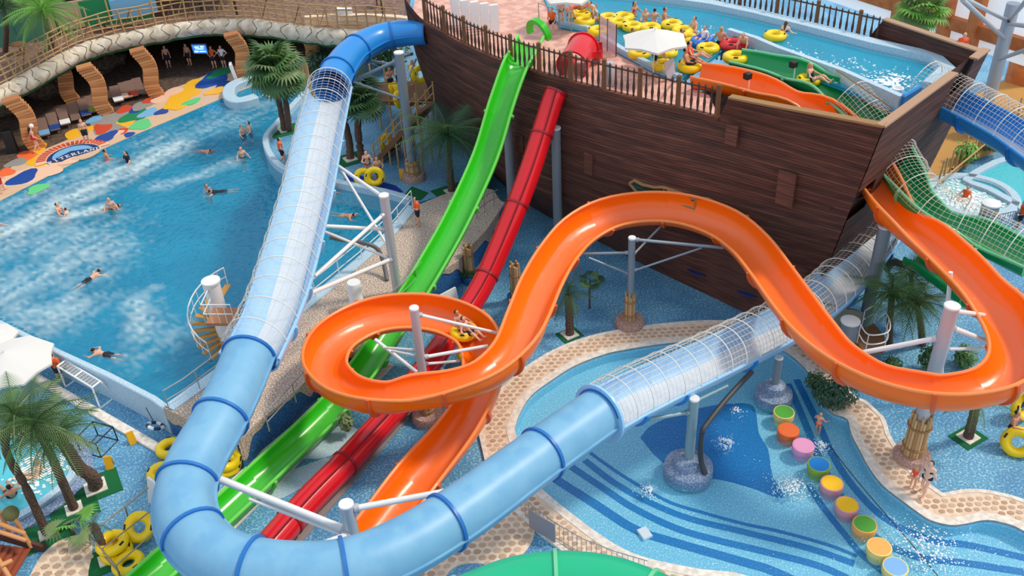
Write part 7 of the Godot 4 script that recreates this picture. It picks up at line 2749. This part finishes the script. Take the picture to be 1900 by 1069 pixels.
# ---------------------------------------------------------------- window wall, terraces and pools on the right
func make_right_side() -> void:
	# timber frame of the hall's window wall
	var a := spot(1420, -40, 3.0)
	var b := spot(1990, 150, 3.0)
	var dir := (b - a).normalized()
	var along := a.distance_to(b)
	var inward := dir.cross(Vector3.UP)
	if inward.dot(EYE - a) < 0:
		inward = -inward
	var win := Shape.new()
	win.box((a + b) / 2.0 + Vector3(0, 3.4, 0) - inward * 0.3, Vector3(along / 2.0, 3.6, 0.05), Basis(dir, Vector3.UP, inward))
	structure(win, "window_1", M.window_white, "bright white window wall behind the ship")
	for q in [[1510, "timber column left of the fan palm at top right"], [1582, "timber column beside the far railing"], [1690, "timber column behind the fan palm"], [1796, "timber column left of the steel truss post"]]:
		var u := (spot(q[0], 40, 5.0) - a).dot(dir)
		var p := a + dir * u
		var s := Shape.new()
		s.box(p + Vector3(0, 3.3, 0) + inward * 0.1, Vector3(0.35, 4.6, 0.4), Basis(dir, Vector3.UP, inward), 0.03)
		tag(put(s, "timber_column", M.glulam), q[1], "column")
	for y in [1.2, 8.4]:
		var s := Shape.new()
		s.box((a + b) / 2.0 + Vector3(0, y, 0), Vector3(along / 2.0, 0.45, 0.25), Basis(dir, Vector3.UP, inward), 0.03)
		tag(put(s, "timber_beam", M.glulam), "horizontal timber beam under the windows" if y < 3 else "horizontal timber beam above the windows", "beam")
	var big := Shape.new()
	var bc := spot(1895, 158, 0.0)
	big.bar(bc, bc + Vector3(0, 14, 0), 1.15, 1.15, 30)
	tag(put(big, "round_timber_column", M.glulam), "massive round timber column at the right edge", "column")
	var tp := spot(1832, 196, 0.0)
	var st := thing("truss_post", "pale steel post with slanting truss arms at top right", "post", tp)
	var th := height_over(tp, 6)
	var s0 := Shape.new()
	s0.bar(tp, Vector3(tp.x, th, tp.z), 0.42, 0.42, 20)
	put(s0, "post", M.steel, st)
	for q in [[40, 1780, -8, 12.0, 0.13], [72, 1786, 0, 11.6, 0.13], [38, 1905, 0, 12.0, 0.13], [44, 1905, 48, 10.0, 0.13], [110, 1905, 92, 8.0, 0.13]]:
		var p := Shape.new()
		p.bar(Vector3(tp.x, height_over(tp, q[0]), tp.z), spot(q[1], q[2], q[3]), q[4], q[4], 8)
		put(p, "arm", M.steel, st)
	# terrace with loungers and bamboo right of the stern
	var tr := Shape.new()
	tr.slab(flat(spots([[1640, 330], [1720, 350], [1800, 290], [1910, 250], [1960, 180], [1860, 150], [1780, 190]], 0.4)), 0.0, 0.4)
	var terr := structure(tr, "terrace", M.gold_wood, "golden wooden terrace beyond the stern")
	var g := RandomNumberGenerator.new()
	g.seed = 14
	for k in 14:
		var p := spot(1736 + k * 11.0, 344 - k * 8.0 + (k % 2) * 4.0, 0.4)
		var q := Shape.new()
		q.beam(p, p + Vector3(1.3, 0, -1.6), 0.16, 0.14)
		put(q, "board", M.gold_wood if k % 3 else M.bamboo, terr)
	var bf := thing("bamboo_fence", "bamboo fence with greenery below the blue raft slide", "fence", spot(1800, 300, 0.4))
	for k in 16:
		var p := spot(1740 + k * 10.5, 340 - k * 8.6, 0.4)
		var q := Shape.new()
		q.bar(p, p + Vector3(g.randf_range(-0.1, 0.1), g.randf_range(0.9, 1.9), 0), 0.06, 0.05, 5)
		put(q, "bamboo_post", M.bamboo, bf)
	for y in [0.5, 1.0]:
		var q := Shape.new()
		q.bar(spot(1740, 340, 0.4 + y), spot(1905, 204, 0.4 + y), 0.05, 0.05, 6)
		put(q, "rail", M.bamboo, bf)
	bush("leafy plants along the bamboo fence, lower clump", spot(1790, 300, 0.4), Vector3(0.8, 0.7, 0.7), 300, 0.18, M.leaf_bright, 41)
	bush("leafy plants along the bamboo fence, upper clump", spot(1840, 280, 0.4), Vector3(1.0, 0.8, 0.8), 350, 0.18, M.leaf[1], 42)
	bush("tall reeds right of the stern under the blue raft slide", spot(1808, 250, 0.4), Vector3(0.9, 1.2, 0.7), 300, 0.22, M.reed[2], 43)
	# teal pool and round whirlpool
	var pl := thing("teal_pool", "teal pool with pale kerbs at the right edge", "pool", spot(1870, 330, 0.4))
	var po := outline_of([[1800, 338], [1830, 318], [1880, 300], [1960, 310], [1990, 360], [1930, 398], [1885, 376], [1840, 352]], 0.45, 4)
	var w := Shape.new()
	w.slab(po, 0.0, 0.42)
	put(w, "water", rippled(mat(c8(70, 190, 200), 0.08), M.wave_ripple, 0.6, 0.3), pl)
	put(ring_of(po, 0.0, 0.45, 0.0, 0.6), "kerb", M.pool_wall, pl)
	var wh := thing("round_whirlpool", "round foaming whirlpool with a pale tiled rim beyond the stern", "pool", spot(1795, 372, 0.3))
	var wc := spot(1798, 376, 0.0)
	var w2 := Shape.new()
	w2.lathe(wc, [Vector2(2.0, 0.4), Vector2(0, 0.41)], 30)
	put(w2, "water", mat(c8(170, 220, 224), 0.15), wh)
	var r2 := Shape.new()
	r2.lathe(wc, [Vector2(2.6, 0), Vector2(2.6, 0.5), Vector2(2.5, 0.6), Vector2(2.1, 0.6), Vector2(2.0, 0.5), Vector2(2.0, 0.2)], 36)
	put(r2, "rim", M.pool_wall, wh)
	bubbles(wh, [[1792, 374, 1.9, 500]], 0.42, 7)
	# grey cylinder with a white lid
	var dr := thing("grey_drum", "grey cylinder with a white lid behind the right orange loop", "drum", spot(1826, 425, 0.0))
	var db := spot(1826, 426, 0.0)
	var dh := height_over(db, 376) - db.y
	var d1 := Shape.new()
	d1.lathe(db, [Vector2(0.46, 0), Vector2(0.46, dh - 0.12)], 22)
	put(d1, "body", mat(c8(150, 146, 142), 0.6), dr)
	var d2 := Shape.new()
	d2.lathe(db + Vector3(0, dh - 0.12, 0), [Vector2(0.46, 0), Vector2(0.5, 0.02), Vector2(0.5, 0.1), Vector2(0.46, 0.12), Vector2(0, 0.12)], 22)
	put(d2, "lid", M.white_paint, dr)
	picket_fence("thin iron fence right of the grey cylinder", spots([[1840, 428], [1876, 420], [1884, 440]], 0.2), 0.95, 0.16, M.iron)
	# landing with a wooden deck below the stout column
	var ld := thing("stair_landing", "wooden stair landing with curved rail inside the right orange loop", "landing", spot(1620, 650, 0.0))
	var lp := spots([[1598, 610], [1622, 600], [1642, 625], [1640, 650], [1605, 655], [1590, 636]], 1.6)
	var l1 := Shape.new()
	l1.slab(flat(lp), 1.4, 1.6, true)
	put(l1, "deck", M.bamboo_dark, ld)
	for p in lp:
		var q := Shape.new()
		q.bar(p, p + Vector3(0, 1.0, 0), 0.025, 0.025, 5)
		put(q, "baluster", M.steel_white, ld)
	for y in [0.5, 1.0]:
		var line := []
		for p in lp:
			line.append(p + Vector3(0, y, 0))
		var q := Shape.new()
		q.pipe(smooth(line, 4), 0.03, 5)
		put(q, "rail", M.steel_white, ld)
	for q in [["grey-green partition panel left of the stout column", 1558, 600, 0.9, mat(c8(150, 152, 132), 0.7)], ["brown bench edge above the partition panel", 1556, 570, 0.9, M.glulam]]:
		var s := Shape.new()
		s.box(spot(q[1], q[2], 1.2), Vector3(q[3], 0.9 if q[1] == 1558 else 0.08, 0.06), Basis(Vector3.UP, -0.55), 0.01)
		tag(put(s, "partition", q[4]), q[0], "panel")
	# brown pipes above the palms
	var bp := Shape.new()
	bp.pipe(smooth(spots([[1646, 500, 1.8], [1654, 488, 2.4], [1672, 490, 2.6], [1720, 508, 2.6], [1768, 530, 2.6]], 0.0), 4), 0.17, 10)
	tag(put(bp, "brown_pipe", mat(c8(90, 70, 60), 0.5)), "thick brown pipe behind the palms in the right loop", "pipe")
	var ob := thing("cleared_post", "slim white pole standing beside the tall grey post", "pole", spot(1752, 700, 0.0))
	var o1 := Shape.new()
	o1.bar(spot(1742, 740, 0.2), spot(1764, 505, 6.4), 0.09, 0.09, 8)
	put(o1, "pole", M.steel_white, ob)


func _ready() -> void:
	rng.seed = 1
	make_camera_and_light()
	make_materials()
	make_floor()
	make_wave_pool()
	make_slides()
	make_ship()
	make_balcony()
	make_right_side()
	make_supports()
	make_deck_things()
	make_discs()
	make_plants()
	make_ship_things()
	make_floats()
	make_people()
